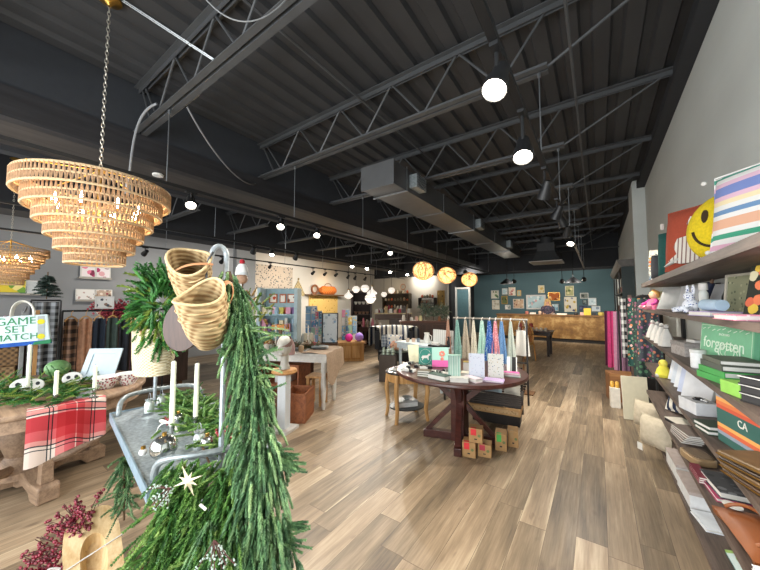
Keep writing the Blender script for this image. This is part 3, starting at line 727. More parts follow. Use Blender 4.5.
panel('framed_chart', 'wide framed botanical chart in muted green on the second shelf', .36, .24, .018, speckle('#8f9174', ['#6b7058', '#a8a888', '#59604b'], 38, .3), (.70, 2.62, z), D(-72), -.1, plain('#b9b3a4', .5), cat='picture', fw=.014)
panel('floral_book', 'black book with big yellow and coral flowers on the second shelf', .20, .24, .03, speckle('#22281f', ['#e7c34a', '#e98055', '#d9d3b0', '#d86a4a'], 16, .42, seed=3), (.62, 2.10, z), D(-68), -.2, cat='book')
panel('floral_book', 'pink blossom covered notebook, nearest on the second shelf', .20, .235, .03, speckle('#e8c3cf', ['#c9557e', '#d987a3', '#f3e7ea', '#a8325e'], 26, .42, seed=5), (.585, 1.79, z), D(-68), -.2, cat='book')
o = single('towel_roll', 'pale blue rolled cloth beside the slim white bottle', 'cloth', MB().tube([(-.07, 0, .032), (-.03, 0, .032), (.07, 0, .030)], [.03, .031, .029], 14), plain('#a9bfd0', .95, bump=.3), (.50, yat(713, .50), z + .027), D(-75))
bookish('lavender_book', 'lavender covered book lying under the pale blue roll', .19, .13, .025, plain('#a596bd', .7), (.50, yat(713, .50), z), D(-75))
bookish('pink_notebook', 'pink patterned flat notebook at the front edge of the second shelf', .20, .1, .022, speckle('#d88fa5', ['#e9b9c6', '#c25f80', '#f0dadf'], 60, .3), (.475, 1.89, z), D(-84))
bookish('slim_notebook', 'slim dark notebook beside the pink flat notebook', .14, .1, .016, plain('#544a52', .7), (.52, 2.09, z), D(-76))
# ---- third board
z = BZ[3] + .001
for i, px in enumerate((651.5, 656, 660.5, 665)):
    o = thing('bell_sachet', 'white cloth bell sachet in the row of four on the third shelf', 'sachet', (.50, yat(px, .50), z), D(-70), 'white bell sachets')
    m = MB(); m.lathe([(.001, .0), (.062, .004), (.058, .03), (.035, .11), (.014, .165), (.02, .185), (.006, .2)], n=18, wob=lambda a, q: 1 + .06 * math.sin(5 * a)); m.build('bag', plain('#c4c2bc', .95, var=.06), o); m = MB(); m.tube([(.015 * math.cos(2 * PI * k / 10), .015 * math.sin(2 * PI * k / 10), .166) for k in range(10)], .004, 5, closed=True); m.build('tie', plain('#a65c5c', .8) if i == 0 else plain('#5a5450', .8), o)
carton('stone_box', 'grey stone-textured lidded box on the third shelf', .24, .15, .10, plain('#a39c97', .85, var=.2, scale=50), (.56, 3.28, z), D(-80), plain('#8f8a86', .85, var=.2, scale=50))
carton('small_box', 'small flat white box on top of the grey stone-textured box', .09, .06, .02, WHITE, (.58, 3.24, z + .101), D(-70))
o = thing('white_canister', 'round white canister in front of the grey stone-textured box', 'canister', (.49, yat(695, .49), z))
m = MB(); m.lathe([(.034, 0), (.036, .005), (.036, .085), (.034, .09)], n=22); m.build('canister_body', plain('#e3e4e4', .4), o); m = MB(); m.lathe([(.038, .0905), (.038, .106), (.035, .11)], n=22); m.build('lid', plain('#c9c9c6', .4), o)
panel('folded_paper', 'folded white and grey paper leaning at the wall on the third shelf', .30, .22, .01, plain('#c7ced3', .8, var=.12, scale=9), (.72, 3.02, z), D(-84), -.12)
o = panel('game_box', 'large mint green boxed game standing behind the green books', .46, .272, .045, plain('#6fb48b', .6, var=.08), (.61, 2.60, z), D(-77), -.10, cat='game box', back=plain('#4d9a70', .6))
M_ = TR((0, -.047, .0), rx=-.10)
for txt, sz, lx, lz in (('forgotten', .095, -.01, .155), ('BACKYARD', .018, 0, .212)):
    text(txt, sz, plain('#d9ecd9', .6), o, 'cover_lettering', M_ @ Vector((lx, 0, lz)), (PI / 2 - .10, 0, 0))
m = MB(); 
def ring_(cx, cz, rx_, rz_, th): m.tube([M_ @ Vector((cx + rx_ * math.cos(2 * PI * k / 30), -.001, cz + rz_ * math.sin(2 * PI * k / 30))) for k in range(30)], th, 5, closed=True)
m2 = m
for q in ((.05, .115, .09, .05, .003), (.035, .12, .06, .03, .0018), (.07, .11, .05, .03, .0018)): m = MB(); ring_(*q); m.build('cover_ring', plain('#dfeedd', .6), o)
m = m2
for k in range(9): q = Vector((-.19 + k * .047, -.001, .238 + .006 * math.sin(k * 2))); m.tube([M_ @ (q + Vector((-.012, 0, -.004))), M_ @ (q + Vector((.012, 0, .006)))], .0022, 5)
m.build('cover_drawing', plain('#dfeedd', .6), o)
m = MB()
for lo, hi in (((-.222, -.0004, .01), (-.219, 0, .262)), ((.219, -.0004, .01), (.222, 0, .262)), ((-.222, -.0004, .259), (.222, 0, .262))): m.b2(lo, hi, M=M_)
m.build('cover_border', plain('#cfe6cf', .6), o, smooth=0)
gz = z
for i, (c, hh) in enumerate((('#3f9a4b', .032), ('#3f9a4b', .030), ('#4a5148', .028), ('#5b6053', .022))):
    bookish('green_book' if i < 2 else 'grey_book', ['bright green hardback at the bottom of the stack by the mint game box', 'bright green hardback second from the bottom by the mint game box', 'dark grey hardback above the two green ones', 'slim grey-green hardback topping the stack by the mint game box'][i], .24 - .008 * i, .16, hh, plain(c, .55), (.535 + .004 * i, 2.30 + .008 * i, gz), D(104 - 3 * i)); gz += hh + .0005
carton('lime_box', 'small lime green box at the end of the green book stack', .12, .10, .055, plain('#7db14a', .6), (.50, 1.99, z), D(-75))
for i in range(3): bookish('striped_box', ['bottom', 'middle', 'top'][i] + ' one of the three black and white striped boxes on the third shelf', .22, .14, .034, stripes(['#1d1d1f', '#1d1d1f', '#1d1d1f', '#c9c7c3'], .017, 2), (.57, 1.82, z + i * .0345), D(-62 + 2 * i), pages=plain('#2a2a2c', .7), cat='box')
panel('teal_book', 'teal hardback standing behind the striped boxes', .19, .25, .03, plain('#1f7a83', .6), (.735, 1.98, z), D(-88), -.03, cat='book')
# ---- fourth board
z = BZ[4] + .001
o = thing('chick_toy', 'yellow plush chick on the fourth shelf', 'toy', (.50, yat(660, .50), z), D(-60)); o.scale = (.85, .85, .9)
m = MB(); m.lathe([(.06, 0), (.075, .03), (.06, .08), (.035, .12)], n=16); m.build('body', plain('#d9d04a', .95, bump=.4), o); m = MB(); m.ball((0, 0, .145), .042, 14); h = m.build('head', plain('#e3d95e', .95), o); m = MB(); m.lathe([(.012, 0), (.0005, .022)], (0, -.038, .145), 8, M=None); m.build('beak', plain('#d98a35', .6), h)
m = MB(); m.tube([(-.03, -.02, .02), (0, -.075, .02), (.03, -.02, .02)], .018, 8); m.build('feet', WHITE, o)
for i in range(5):
    panel('tea_towel_pack', 'folded white tea towel standing %s on the fourth shelf' % ['farthest of the five', 'second farthest of the five', 'in the middle of the five', 'second nearest of the five', 'nearest of the five'][i], .20, .23 - .006 * i, .03, plain(['#d5d8da', '#c8d0d8', '#dfe2e4', '#c3cbe0', '#d9dadb'][i], .9, var=.1, scale=12), (.60 - .005 * i, 3.92 - i * .17, z), D(-50), -.30, cat='towel', back=plain('#d8bf96', .9) if i < 3 else PAPER)
carton('display_box', 'open white display box on the fourth shelf', .18, .12, .08, plain('#cdcfd1', .6), (.52, 2.92, z), D(-72))
o = thing('magnifier', 'small black-rimmed magnifier lying on the white display box', 'magnifier', (.52, 2.92, z + .082), D(-72)); m = MB(); m.lathe([(.028, 0), (.03, .006), (.02, .012)], n=18); m.build('lens_rim', BLACK, o); m = MB(); m.tube([(.028, 0, .006), (.075, .01, .006)], .006, 8); m.build('handle', STEEL, o)
RETRO = stripes(['#2f5f57', '#2f5f57', '#8d97a6', '#d0633f', '#e2a55b', '#2f5f57', '#2f5f57', '#2f5f57', '#2f5f57', '#c9543a', '#d97745', '#e2a55b', '#8d97a6', '#2f5f57'], .265, 2, .6, .0)
o = carton('camp_box', 'dark green box with orange and cream retro stripes on the fourth shelf', .34, .19, .262, RETRO, (.625, 2.26, z), D(-78))
text('CA', .05, plain('#ece9df', .6), o, 'box_lettering', (.0, -.097, .14), align='LEFT')
o = carton('label_box', 'small dark box with a white label beside the retro striped box', .1, .12, .13, plain('#2d332f', .6), (.61, 2.50, z), D(-75)); m = MB(); m.b2((-.04, -.062, .07), (.04, -.0605, .11)); m.build('label', PAPER, o, smooth=0)
for i in range(2): bookish('pocket_book', 'small dark green pocket book lying %s beside the retro striped box' % ('below the other' if not i else 'on the other'), .13, .1, .022, plain('#27402f', .6), (.50, 2.52 + .01 * i, z + i * .0225), D(-76 + i * 5))
for i in range(4):
    o = thing('leather_clutch', ['bottom', 'second', 'third', 'top'][i] + ' one of the four stacked bronze leather clutches', 'clutch', (.525, 1.85, z + i * .0265), D(-70 + i * 4))
    m = MB(); m.b2((-.13, -.08, 0), (.13, .08, .024)); m.build('pouch', plain(['#3e2b1c', '#57422a', '#2c2018', '#5f4a2f'][i], .35, var=.25, scale=30), o, smooth=0, bevel=.006); m = MB(); m.b2((-.131, -.083, .008), (.131, -.0805, .012)); m.build('zip', BRASS, o, smooth=0)
# ---- fifth board
z = BZ[5] + .001
o = cush('stripe_pillow', 'small cream pillow with navy and green bands on the fifth shelf', .30, .25, .10, stripes(['#e3ded0', '#24304a', '#e3ded0', '#24304a', '#e3ded0', '#e3ded0', '#1f8a5a', '#1f8a5a', '#1f8a5a'], .32, 0, offset=.5), (.60, 4.05, z), D(-52), -.3)
carton('gift_tray', 'flat black gift tray with a cream booklet on the fifth shelf', .18, .13, .03, plain('#1e1e20', .5), (.55, 3.75, z), D(-70), plain('#d9d3c4', .7), lidh=.008)
for i in range(5): bookish('photo_album', 'taupe slim album %s' % ['at the bottom of the album pile on the fifth shelf', 'second from the bottom of the album pile', 'in the middle of the album pile', 'second from the top of the album pile', 'on top of the album pile'][i], .26, .12, .016, plain(['#6f625a', '#8f8078', '#5c514b', '#a09288', '#7d7068'][i], .6), (.52 + .004 * i, 3.38 - .012 * i, z + i * .0165), D(-84 + 2 * i))
o = thing('leather_case', 'rounded bronze leather jewellery case on the fifth shelf', 'case', (.51, 2.96, z), D(-74))
m = MB(); pts = [(.10 * (abs(math.cos(a)) ** .5) * (1 if math.cos(a) > 0 else -1), .065 * (abs(math.sin(a)) ** .5) * (1 if math.sin(a) > 0 else -1)) for a in [2 * PI * k / 28 for k in range(28)]]
m.flat(pts, .045); m.build('case_body', plain('#a08664', .35, .3), o, bevel=.006); m = MB(); m.flat([(a * .82, b * .78) for a, b in pts], .006, M=TR((0, 0, .045))); m.build('inlaid_lid', wood('#7c6a55', '#5d4d3d', 3, 0), o)
o = single('white_platter', 'white platter standing on edge behind the bronze leather case', 'platter', MB().lathe([(.001, .012), (.06, .012), (.085, .0), (.088, .004), (.062, .018), (.001, .018)], n=28, M=TR((0, 0, .088), rx=PI / 2 - .25)), plain('#e6e8e8', .3), (.66, 2.90, z), D(-70))
bookish('patterned_book', 'charcoal marbled coffee table book on the fifth shelf', .26, .20, .035, speckle('#3b3c3f', ['#55565a', '#2a2b2e', '#66686b'], 22, .4), (.58, 2.56, z + .021), D(-84))
bookish('magenta_book', 'magenta book under the charcoal marbled one', .27, .22, .02, plain('#a8325e', .6), (.58, 2.56, z), D(-86))
for i in range(3): bookish('red_notebook', 'slim dark red notebook, %s of the three at the shelf edge' % ['lowest', 'middle one', 'uppermost'][i], .2, .045, .013, plain('#7a2335', .6), (.465, 2.70 - .005 * i, z + i * .0135), D(-88))
o = thing('cognac_tote', 'cognac brown leather tote bag lying on the fifth shelf', 'bag', (.60, 2.10, z), D(-85))
m = MB(); m.grid(lambda u, v: (-.20 + .40 * u, -.15 + .30 * v, .035 + .035 * math.sin(PI * u) ** .5 * math.sin(PI * v) ** .5), 14, 12, thick=.034); m.build('bag_body', plain('#84491f', .5, var=.12, scale=10), o, smooth=60)
m = MB(); m.tube(bez((-.14, -.12, .07), (-.2, .0, .13), (.2, .0, .13), (.14, -.12, .07), 14), .008, 8); m.build('strap', plain('#8a4f25', .5), o)
o = single('round_tag', 'white oval swing tag on the cognac leather tote', 'tag', MB().lathe([(.001, 0), (.04, 0), (.04, .003), (.001, .003)], n=24, sy=.8), PAPER, (.505, 2.28, z + .06), D(-60))
for i in range(3): bookish('white_folio', 'white paper folio, %s in the pile at the near end of the fifth shelf' % ['lowest', 'middle one', 'uppermost'][i], .30, .2, .018, plain('#dfe3e6', .7), (.57, 1.72 - .01 * i, z + .0185 * i), D(-86 + 3 * i))
# ---- bottom board
z = BZ[6] + .001
TAUPE = plain('#a79a93', .7)
carton('shoe_box', 'white box with a taupe lid, farthest on the bottom shelf', .36, .18, .12, plain('#cbcbc9', .7), (.54, 3.55, z), D(-88), TAUPE, lidh=.02)
carton('shoe_box', 'white box with a taupe lid, second along the bottom shelf', .34, .18, .11, plain('#d0d1d1', .7), (.545, 3.14, z), D(-88), TAUPE, lidh=.02)
bookish('white_booklet', 'white booklet fanned at the front of the bottom shelf', .2, .12, .02, plain('#dfe5ea', .7), (.53, 2.84, z + .0), D(-80))
o = single('wood_board', 'flat taupe wooden tray near the white booklet', 'tray', MB().b2((-.15, -.1, 0), (.15, .1, .018)), SHELFWOOD, (.57, 2.84, z + .0), D(-88)); o.location.z = z; o.location.x = .68; o.scale = (1, .6, 1)
o = panel('teal_magazine', 'teal illustrated magazine lying at the near end of the bottom shelf', .24, .30, .02, speckle('#cfe0dc', ['#3f9490', '#9cbf6a', '#2b6d6b', '#d9cf9c'], 14, .38), (.53, 2.42, z + .012), D(-88), -1.40, cat='magazine', back=plain('#2f7f7d', .6))
for i in range(4): panel('framed_photo', 'white picture frame, %s' % ['farthest of the four on the bottom shelf', 'second of the four on the bottom shelf', 'third of the four on the bottom shelf', 'nearest of the four on the bottom shelf'][i], .2, .2, .015, plain('#cfd6da', .7), (.66, 2.17 - .06 * i, z), D(-38), -.42, plain('#eceff0', .5), cat='frame', fw=.016)
# pillows bulging out at the shelf end
LINEN = plain('#b9ae98', .95, var=.10, scale=30, bump=.2)
o = cush('linen_pillow', 'beige linen pillow with a paper tag, jutting from the bottom shelf', .29, .285, .15, LINEN, (.40, 3.95, z), D(-48), -.06)
m = MB(); m.b2((-.09, -.10, -.02), (-.04, -.098, .045)); m.build('paper_tag', PAPER, o, smooth=0)
cush('linen_pillow', 'beige linen pillow with soft folds, behind the tagged one on the bottom shelf', .30, .28, .16, LINEN, (.40, 4.50, z), D(-40), -.10)
# ================================================================== THE GALVANISED CART WITH EVERGREENS (left foreground)
def atd(px, py, d):
    v = FWD + RGT * ((px - 380) / FPX) - UPV * ((py - 285) / FPX); return CAM + v * d
G1 = [leafmat('#7b9d68', '#4b6e48'), leafmat('#5f8757', '#38593b'), leafmat('#97b27b', '#678a58')]
G2 = [leafmat('#6f9948', '#466e32'), leafmat('#52823c', '#315a2a'), leafmat('#8dab5a', '#5f8340')]
G3 = [leafmat('#4b8a3c', '#2c6129'), leafmat('#3a7834', '#1f4d22'), leafmat('#8a9c3c', '#5d7a30')]
def strand(m, p0, d0, L, droop, r, nl, nw, n=14, mi=0, up=None):
    """one needled twig: a thin stem with flat needles in whorls"""
    p = Vector(p0); d = Vector(d0).normalized(); N = 7; pts = [p.copy()]
    for i in range(N):
        d = (d + Vector((0, 0, -droop / N)) + Vector((R.gauss(0, .06), R.gauss(0, .06), R.gauss(0, .03)))).normalized(); p = p + d * (L / N); pts.append(p.copy())
    m.tube(pts, [r * (1 - .7 * i / N) for i in range(N + 1)], 4, m=mi)
    vs = []; fs = []
    for i in range(n):
        t = (i + .5) / n * N; k = min(N - 1, int(t)); q = pts[k].lerp(pts[k + 1], t - k); dd = (pts[k + 1] - pts[k]).normalized()
        u = dd.orthogonal().normalized(); w_ = dd.cross(u); taper = 1 - .45 * (i / n)
        for j in range(4):
            a = i * 2.1 + j * PI / 2 + R.uniform(-.3, .3); o = u * math.cos(a) + w_ * math.sin(a)
            e = (o * .62 + dd * .78).normalized() * nl * taper * R.uniform(.8, 1.15); s = dd.cross(o) * nw
            b = len(vs); vs += [q, q + e * .45 + s, q + e, q + e * .45 - s]; fs.append((b, b + 1, b + 2, b + 3))
    m.add(vs, fs, mi)
def greens(name, label, cat, gen, mats, stem_pts, stem_r=.008):
    """evergreen thing: its woody stem and its needles"""
    t = thing(name, label, cat, stem_pts[0])
    o0 = Vector(stem_pts[0])
    m = MB(); m.tube([Vector(p) - o0 for p in stem_pts], stem_r, 6); m.build('stem', plain('#5a4630', .8), t)
    m = MB(); gen(m)
    for v in m.v: v -= o0
    m.build('foliage', mats, t, smooth=0); return t
def along(pts, t):
    k = t * (len(pts) - 1); i = min(len(pts) - 2, int(k)); return Vector(pts[i]).lerp(Vector(pts[i + 1]), k - i)
def rdir(): return Vector((R.gauss(0, 1), R.gauss(0, 1), R.gauss(0, 1))).normalized()

CR = D(-8.77); ct = thing('display_cart', 'galvanised metal display cart with arched handles and tall hook poles', 'cart', (-2.72, .71, 0), CR)
CW = ct.matrix_basis if False else (Matrix.Translation((-2.72, .71, 0)) @ rotm(0, 0, CR))
def cw(u, v, z): return CW @ Vector((u, v, z))
TRAY = plain('#9aa3a8', .45, .35, var=.28, scale=55)
LEN, WID, TZ = 1.24, .56, .75
m = MB(); m.b2((0, 0, TZ - .022), (LEN, WID, TZ)); m.build('tray_top', TRAY, ct, smooth=0, bevel=.003)
m = MB()
for lo, hi in (((-.008, -.008, TZ - .045), (LEN + .008, -.001, TZ + .008)), ((-.008, WID + .001, TZ - .045), (LEN + .008, WID + .008, TZ + .008)), ((-.008, -.001, TZ - .045), (-.001, WID + .001, TZ + .008)), ((LEN + .001, -.001, TZ - .045), (LEN + .008, WID + .001, TZ + .008))): m.b2(lo, hi)
m.build('tray_rim', plain('#8ba0ad', .45, .4, var=.15), ct, smooth=0)
m = MB(); m.b2((.16, .32, .14), (LEN - .04, WID - .02, .16)); m.build('lower_shelf', TRAY, ct, smooth=0)
for u in (.20, LEN - .06):
    for v in (.34, WID - .04):
        m = MB(); m.cyl((u, v, 0), (u, v, TZ - .023), .016, n=10); m.build('leg', plain('#a9b4ba', .45, .5), ct)
def loop(u0, s):
    m = MB(); m.tube(bez((u0, .03, TZ), (u0, .03, TZ + .13), (u0 + s * .14, .06, TZ + .10), (u0 + s * .16, WID / 2, TZ + .10), 10) + bez((u0 + s * .16, WID / 2, TZ + .10), (u0 + s * .14, WID - .06, TZ + .10), (u0, WID - .03, TZ + .13), (u0, WID - .03, TZ), 10)[1:], .015, 10); m.build('handle', GALV, ct)
loop(.08, -1); loop(LEN - .08, 1)
def pole(u, top, curl, tang=(0, -1)):
    v = WID / 2 - .03; m = MB()
    pts = [Vector((u, v, .1)), Vector((u, v, top - .06))]
    for k in range(1, 9):
        a = PI * k / 9; pts.append(Vector((u + tang[0] * .032 * (1 - math.cos(a)), v + tang[1] * .032 * (1 - math.cos(a)), top - .06 + .05 * math.sin(a))))
    pts.append(pts[-1] + Vector((tang[0] * .01, tang[1] * .01, -.05)))
    m.tube(pts, .0115, 10); m.build('hook_pole', plain('#a3acb2', .4, .5, var=.2, scale=50), ct)
PU = LEN + .055
pole(PU, 1.77, 1); pole(-.055, 1.55, 1)
# woven half baskets and a bread board on the near hook
STRAW = weave('#bda57c', '#856641', 210, .8, (0, 2)); LEATHER = plain('#c08a62', .5, var=.1)
def basket(label, rim, axis, r0, r1, L, squash, major):
    a = Vector(axis).normalized(); x = Vector(major); x = (x - a * x.dot(a)).normalized(); y = a.cross(x)
    t = thing('woven_basket', label, 'basket', rim); Mx = Matrix((x, y, a)).transposed().to_4x4()
    m = MB(); N = 36
    wob = lambda an, z: 1.0
    m.shell([(r0, 0), (r0 * .97, L * .3), (r0 * .9, L * .65), (r1, L * .95), (r1 * .8, L)], n=N, M=Mx @ Matrix.Diagonal((1, squash, 1, 1)))
    m.shell([(r1 * .76, L * .985), (r1 * .95, L * .93), (r0 * .86, L * .65), (r0 * .93, L * .3), (r0 * .955, 0)], n=N, M=Mx @ Matrix.Diagonal((1, squash, 1, 1)))
    m.lathe([(r1 * .8, L), (.001, L * 1.01)], n=N, M=Mx @ Matrix.Diagonal((1, squash, 1, 1)))
    # saddle-shaped mouth: the front and back of the rim dip towards the base
    for i, v in enumerate(m.v):
        q = Mx.inverted() @ v; an = math.atan2(q.y / squash, q.x); f = max(0, 1 - q.z / (L * .8)); q.z -= .016 * f * math.cos(2 * an + .4) + .0 * f; m.v[i] = Mx @ q
    m.build('woven_body', STRAW, t, smooth=60)
    m = MB(); pts = []
    for k in range(N): an = 2 * PI * k / N; pts.append(Mx @ Vector((r0 * .98 * math.cos(an), r0 * .98 * squash * math.sin(an), -.016 * math.cos(2 * an + .4) - .001)))
    m.tube(pts, .0058, 6, closed=True); m.build('rolled_rim', plain('#c6ae84', .8, var=.2, scale=80), t)
    # coiled rows
    for z_ in (.16, .32, .48, .64, .8):
        m = MB(); rr = r0 + (r1 - r0) * max(0, (z_ - .3)) / .7; pts = []
        for k in range(N):
            an = 2 * PI * k / N; f = max(0, 1 - z_ / .8); pts.append(Mx @ Vector((rr * 1.0 * math.cos(an), rr * squash * math.sin(an), L * z_ - .016 * f * math.cos(2 * an + .4))))
        m.tube(pts, .0042, 5, closed=True); m.build('coil_row', STRAW, t)
    return t, Mx
cR, cU, cF = RGT, UPV, FWD
rv = (atd(198, 285, 1) - CAM).normalized()
t, Mx = basket('woven seagrass basket with a leather strap, upper of the two on the hook', atd(189.5, 260, 1.32), cR * .06 + cU * -.66 + rv * .74, .082, .055, .26, 1.0, cR * 1.0 - cU * .05)
m = MB(); m.tube(bez(Mx @ Vector((-.03, .066, .02)), Mx @ Vector((0, .05, -.02)), Mx @ Vector((.05, .03, -.03)), Mx @ Vector((.094, .0, -.01)), 10), .011, 8, flat=.3); m.build('leather_strap', LEATHER, t)
t, Mx = basket('woven seagrass basket, lower and nearer of the two on the hook', atd(200, 294, 1.22), cR * .20 + cU * -.80 + rv * .58, .100, .062, .26, .74, cR * .66 + cU * .66 + rv * .60)
m = MB(); m.tube(bez(Mx @ Vector((.096, .0, .03)), Mx @ Vector((.15, .0, -.02)), Mx @ Vector((.17, .02, .05)), Mx @ Vector((.10, .03, .10)), 12), .010, 8, flat=.35); m.build('leather_strap', LEATHER, t)
t = thing('bread_board', 'round dark walnut bread board hanging behind the woven baskets', 'board', atd(184, 325, 1.49))
Mx = Matrix((cR * .96 - cU * .28, cF, (cU * .96 + cR * .28))).transposed().to_4x4()
m = MB(); m.prism([(.095 * math.cos(2 * PI * k / 32), .128 * math.sin(2 * PI * k / 32)) for k in range(32)], .018, M=Mx); m.build('board_disc', wood('#4a3226', '#2e1d15', 1.5, 2, .5), t, bevel=.003)
m = MB(); m.prism([(-.022, .126), (.022, .126), (.018, .20), (-.018, .20)], .016, M=Mx); m.build('handle', WALNUT, t, bevel=.003)
m = MB(); m.tube(bez(atd(213, 252, 1.33), atd(206, 262, 1.34), atd(205, 274, 1.34), atd(208, 286, 1.33), 10), .005, 6); single('metal_hook', 'black wire hook carrying the baskets on the near pole', 'hook', m, BLACK)
# straw tote behind the wreath
p = atd(153, 373, 2.06); t = thing('straw_tote', 'cream straw tote with tan handles hanging under the wreath', 'bag', p)
m = MB(); m.shell([(.138, 0), (.150, .1), (.158, .30)], n=32, sx=1.0, sy=.75); m.shell([(.152, .30), (.144, .1), (.132, .005)], n=32, sx=1., sy=.75); m.lathe([(.138, 0), (.001, -.002)], n=32, sy=.75); m.build('woven_body', weave('#d6ccb0', '#a99770', 330, .85, (0, 2), 1.), t, smooth=60)
for s in (-1, 1): m = MB(); m.tube(bez((-.08 + s * .0, s * .09, .24), (-.10, s * .13, .42), (.10, s * .13, .42), (.08, s * .09, .24), 12), .007, 8); m.build('handle', LEATHER, t)
for s in (-1,): m = MB(); m.tube([(s * .15 + .022 * math.cos(2 * PI * k / 14) * s, -.03, .31 + .03 * math.sin(2 * PI * k / 14)) for k in range(14)], .007, 6, closed=True); m.build('ring', LEATHER, t)
# wreath of drooping evergreen
wc = atd(162, 308, 1.98)
def gen(m):
    for k in range(330):
        a = R.uniform(0, 2 * PI); e_ = R.random() ** .5; q = wc + (cR * math.cos(a) * .11 + cU * math.sin(a) * .19) * e_ + cF * R.gauss(0, .03)
        d = cR * math.cos(a) * 1.1 + cU * (math.sin(a) * 1.0 - .1) + rdir() * .55
        L_ = R.uniform(.10, .18); strand(m, q, d, L_, R.uniform(.3, 1.0), .003, .030, .0050, 16, R.choice((0, 0, 1, 1, 2)))
t = greens('evergreen_wreath', 'bushy evergreen wreath hanging behind the woven baskets', 'wreath', gen, G3, [wc + (cR * .13 * math.cos(2 * PI * k / 16) + cU * .17 * math.sin(2 * PI * k / 16)) for k in range(17)], .012)
# the long garland falling from the near hook to the floor
gp = [atd(228, 272, 1.40), atd(243, 330, 1.36), atd(253, 400, 1.30), atd(262, 470, 1.24), atd(266, 540, 1.18), atd(266, 610, 1.14)]
def gen(m):
    for k in range(760):
        t_ = R.random() ** .85; q = along(gp, t_); wdt = .035 + .10 * t_
        off = rdir(); off.z *= .3; q = q + off * wdt * R.random() ** .5
        d = off * (.30 + .4 * R.random()) + Vector((0, 0, -.8))
        strand(m, q, d, R.uniform(.10, .16), R.uniform(.6, 1.3), .0052, .0165, .0050, 22, R.choice((0, 0, 1, 1, 1, 2)))
    for k in range(26):
        q = along(gp, R.choice((R.uniform(.54, .60), R.uniform(.76, .82)))) + cR * .05; strand(m, q, cR * 1.0 + rdir() * .25, R.uniform(.08, .14), R.uniform(-.1, .4), .0045, .0165, .0042, 24, R.choice((0, 1)))
    for k in range(14):
        q = along(gp, R.uniform(.2, .4)); strand(m, q, cR * .9 + rdir() * .5, R.uniform(.12, .2), R.uniform(.1, .8), .004, .02, .0033, 22, R.choice((0, 1, 2)))
    for k in range(18):
        q = along(gp, R.uniform(.12, .3)); strand(m, q, cR * -1 + rdir() * .4, R.uniform(.09, .14), R.uniform(.3, .9), .004, .02, .0033, 20, R.choice((0, 2)))
greens('evergreen_garland', 'thick drooping evergreen garland falling from the near hook pole to the floor', 'garland', gen, G1, gp, .012)
# greens over the near end of the tray
c0 = cw(LEN - .10, .16, TZ + .06)
def gen(m):
    for k in range(400):
        py = R.uniform(458, 565); px = R.uniform(max(150, 172 - (py - 458) * .2), 238); q = atd(px, py, 1.27 - (py - 458) * .0014 + R.uniform(-.04, .03))
        d = cR * R.uniform(-.9, .25) + cU * R.uniform(-1.0, .1) - cF * R.uniform(.1, .6)
        strand(m, q, d, R.uniform(.10, .19), R.uniform(.3, 1.0), .0032, .018, .0040, 20, R.choice((0, 0, 1, 1, 2)))
greens('juniper_bunch', 'bright green juniper and cedar bunch spilling over the near end of the cart', 'greenery', gen, G2, [c0 + cF * .1, atd(225, 500, 1.30), atd(225, 560, 1.26)], .005)
def gen(m):
    for k in range(120):
        q = atd(R.uniform(190, 262), R.uniform(520, 600), R.uniform(1.12, 1.2)); d = Vector((0, 0, -1)) + rdir() * .7 - cF * .4
        strand(m, q, d, R.uniform(.14, .2), .5, .0034, .019, .0032, 20, R.choice((1, 1, 0)))
greens('fir_bunch', 'dark green fir bunch hanging below the near end of the cart', 'greenery', gen, G1, [cw(LEN + .02, .2, .70), atd(228, 560, 1.18), atd(228, 600, 1.16)], .010)
# runner of greens along the tray
def gen(m):
    for k in range(400):
        u = R.uniform(.06, LEN - .04); v = WID / 2 + .09 + R.gauss(0, .06); q = cw(u, v, TZ + R.uniform(.015, .09)); a = R.uniform(0, 2 * PI)
        d = cw(math.cos(a) * .8, math.sin(a) - .15, 0) - cw(0, 0, 0); d.z = R.uniform(.0, .35)
        strand(m, q, d, R.uniform(.08, .14), R.uniform(-.02, .12), .003, .017, .0038, 16, R.choice((0, 0, 1, 2)))
greens('greenery_runner', 'light green cedar runner lying along the galvanised cart top', 'greenery', gen, G2, [cw(.08, WID / 2 + .05, TZ + .02), cw(.6, WID / 2 + .03, TZ + .02), cw(LEN - .1, WID / 2, TZ + .02)], .008)
# greens trailing below the left edge of the tray
q0 = atd(124, 452, 1.62)
def gen(m):
    for k in range(60):
        q = atd(R.uniform(119, 128), R.uniform(455, 515), 1.66); strand(m, q, rdir() * .7 + Vector((0, 0, -.5)), R.uniform(.07, .13), .5, .003, .02, .003, 14, R.choice((0, 1)))
greens('fir_sprig', 'small dark fir sprig trailing under the left edge of the cart', 'greenery', gen, G1, [atd(124, 452, 1.66), atd(124, 520, 1.66)], .006)

# ---- small things on the tray
def candle(px, py_base, py_top, label, z, r=.013, hold=.09, grp=None, x=None):
    p = at(px, py_base, z=z); d = depth(p); H_ = (py_base - py_top) / FPX * d
    t = thing('taper_candle', label, 'candle', p, group=grp)
    m = MB(); m.lathe([(.03, 0), (.032, .006), (.010, .016), (.008, hold * .6), (.015, hold * .8), (.014, hold)], n=16); m.build('candlestick', plain('#b3b5b2', .25, .9), t)
    m = MB(); m.lathe([(r, hold), (r * .92, H_ - .006), (r * .5, H_)], n=14); w_ = m.build('wax', plain('#e4ead6', .5, var=.03), t)
    m = MB(); m.cyl((0, 0, H_), (.001, 0, H_ + .012), .0014, n=5); m.build('wick', CHAR, w_)
    return t
candle(171, 442, 362, 'tall pale green taper candle with a ribbon bow on the cart, left one', TZ)
candle(195, 432, 364, 'tall pale green taper candle on the cart, right one by the pole', TZ)
t = thing('ribbon_bow', 'white ribbon bow tied round the left candle on the cart', 'bow', at(171, 436, z=TZ) + Vector((0, -.016, .085)) - cF * .012)
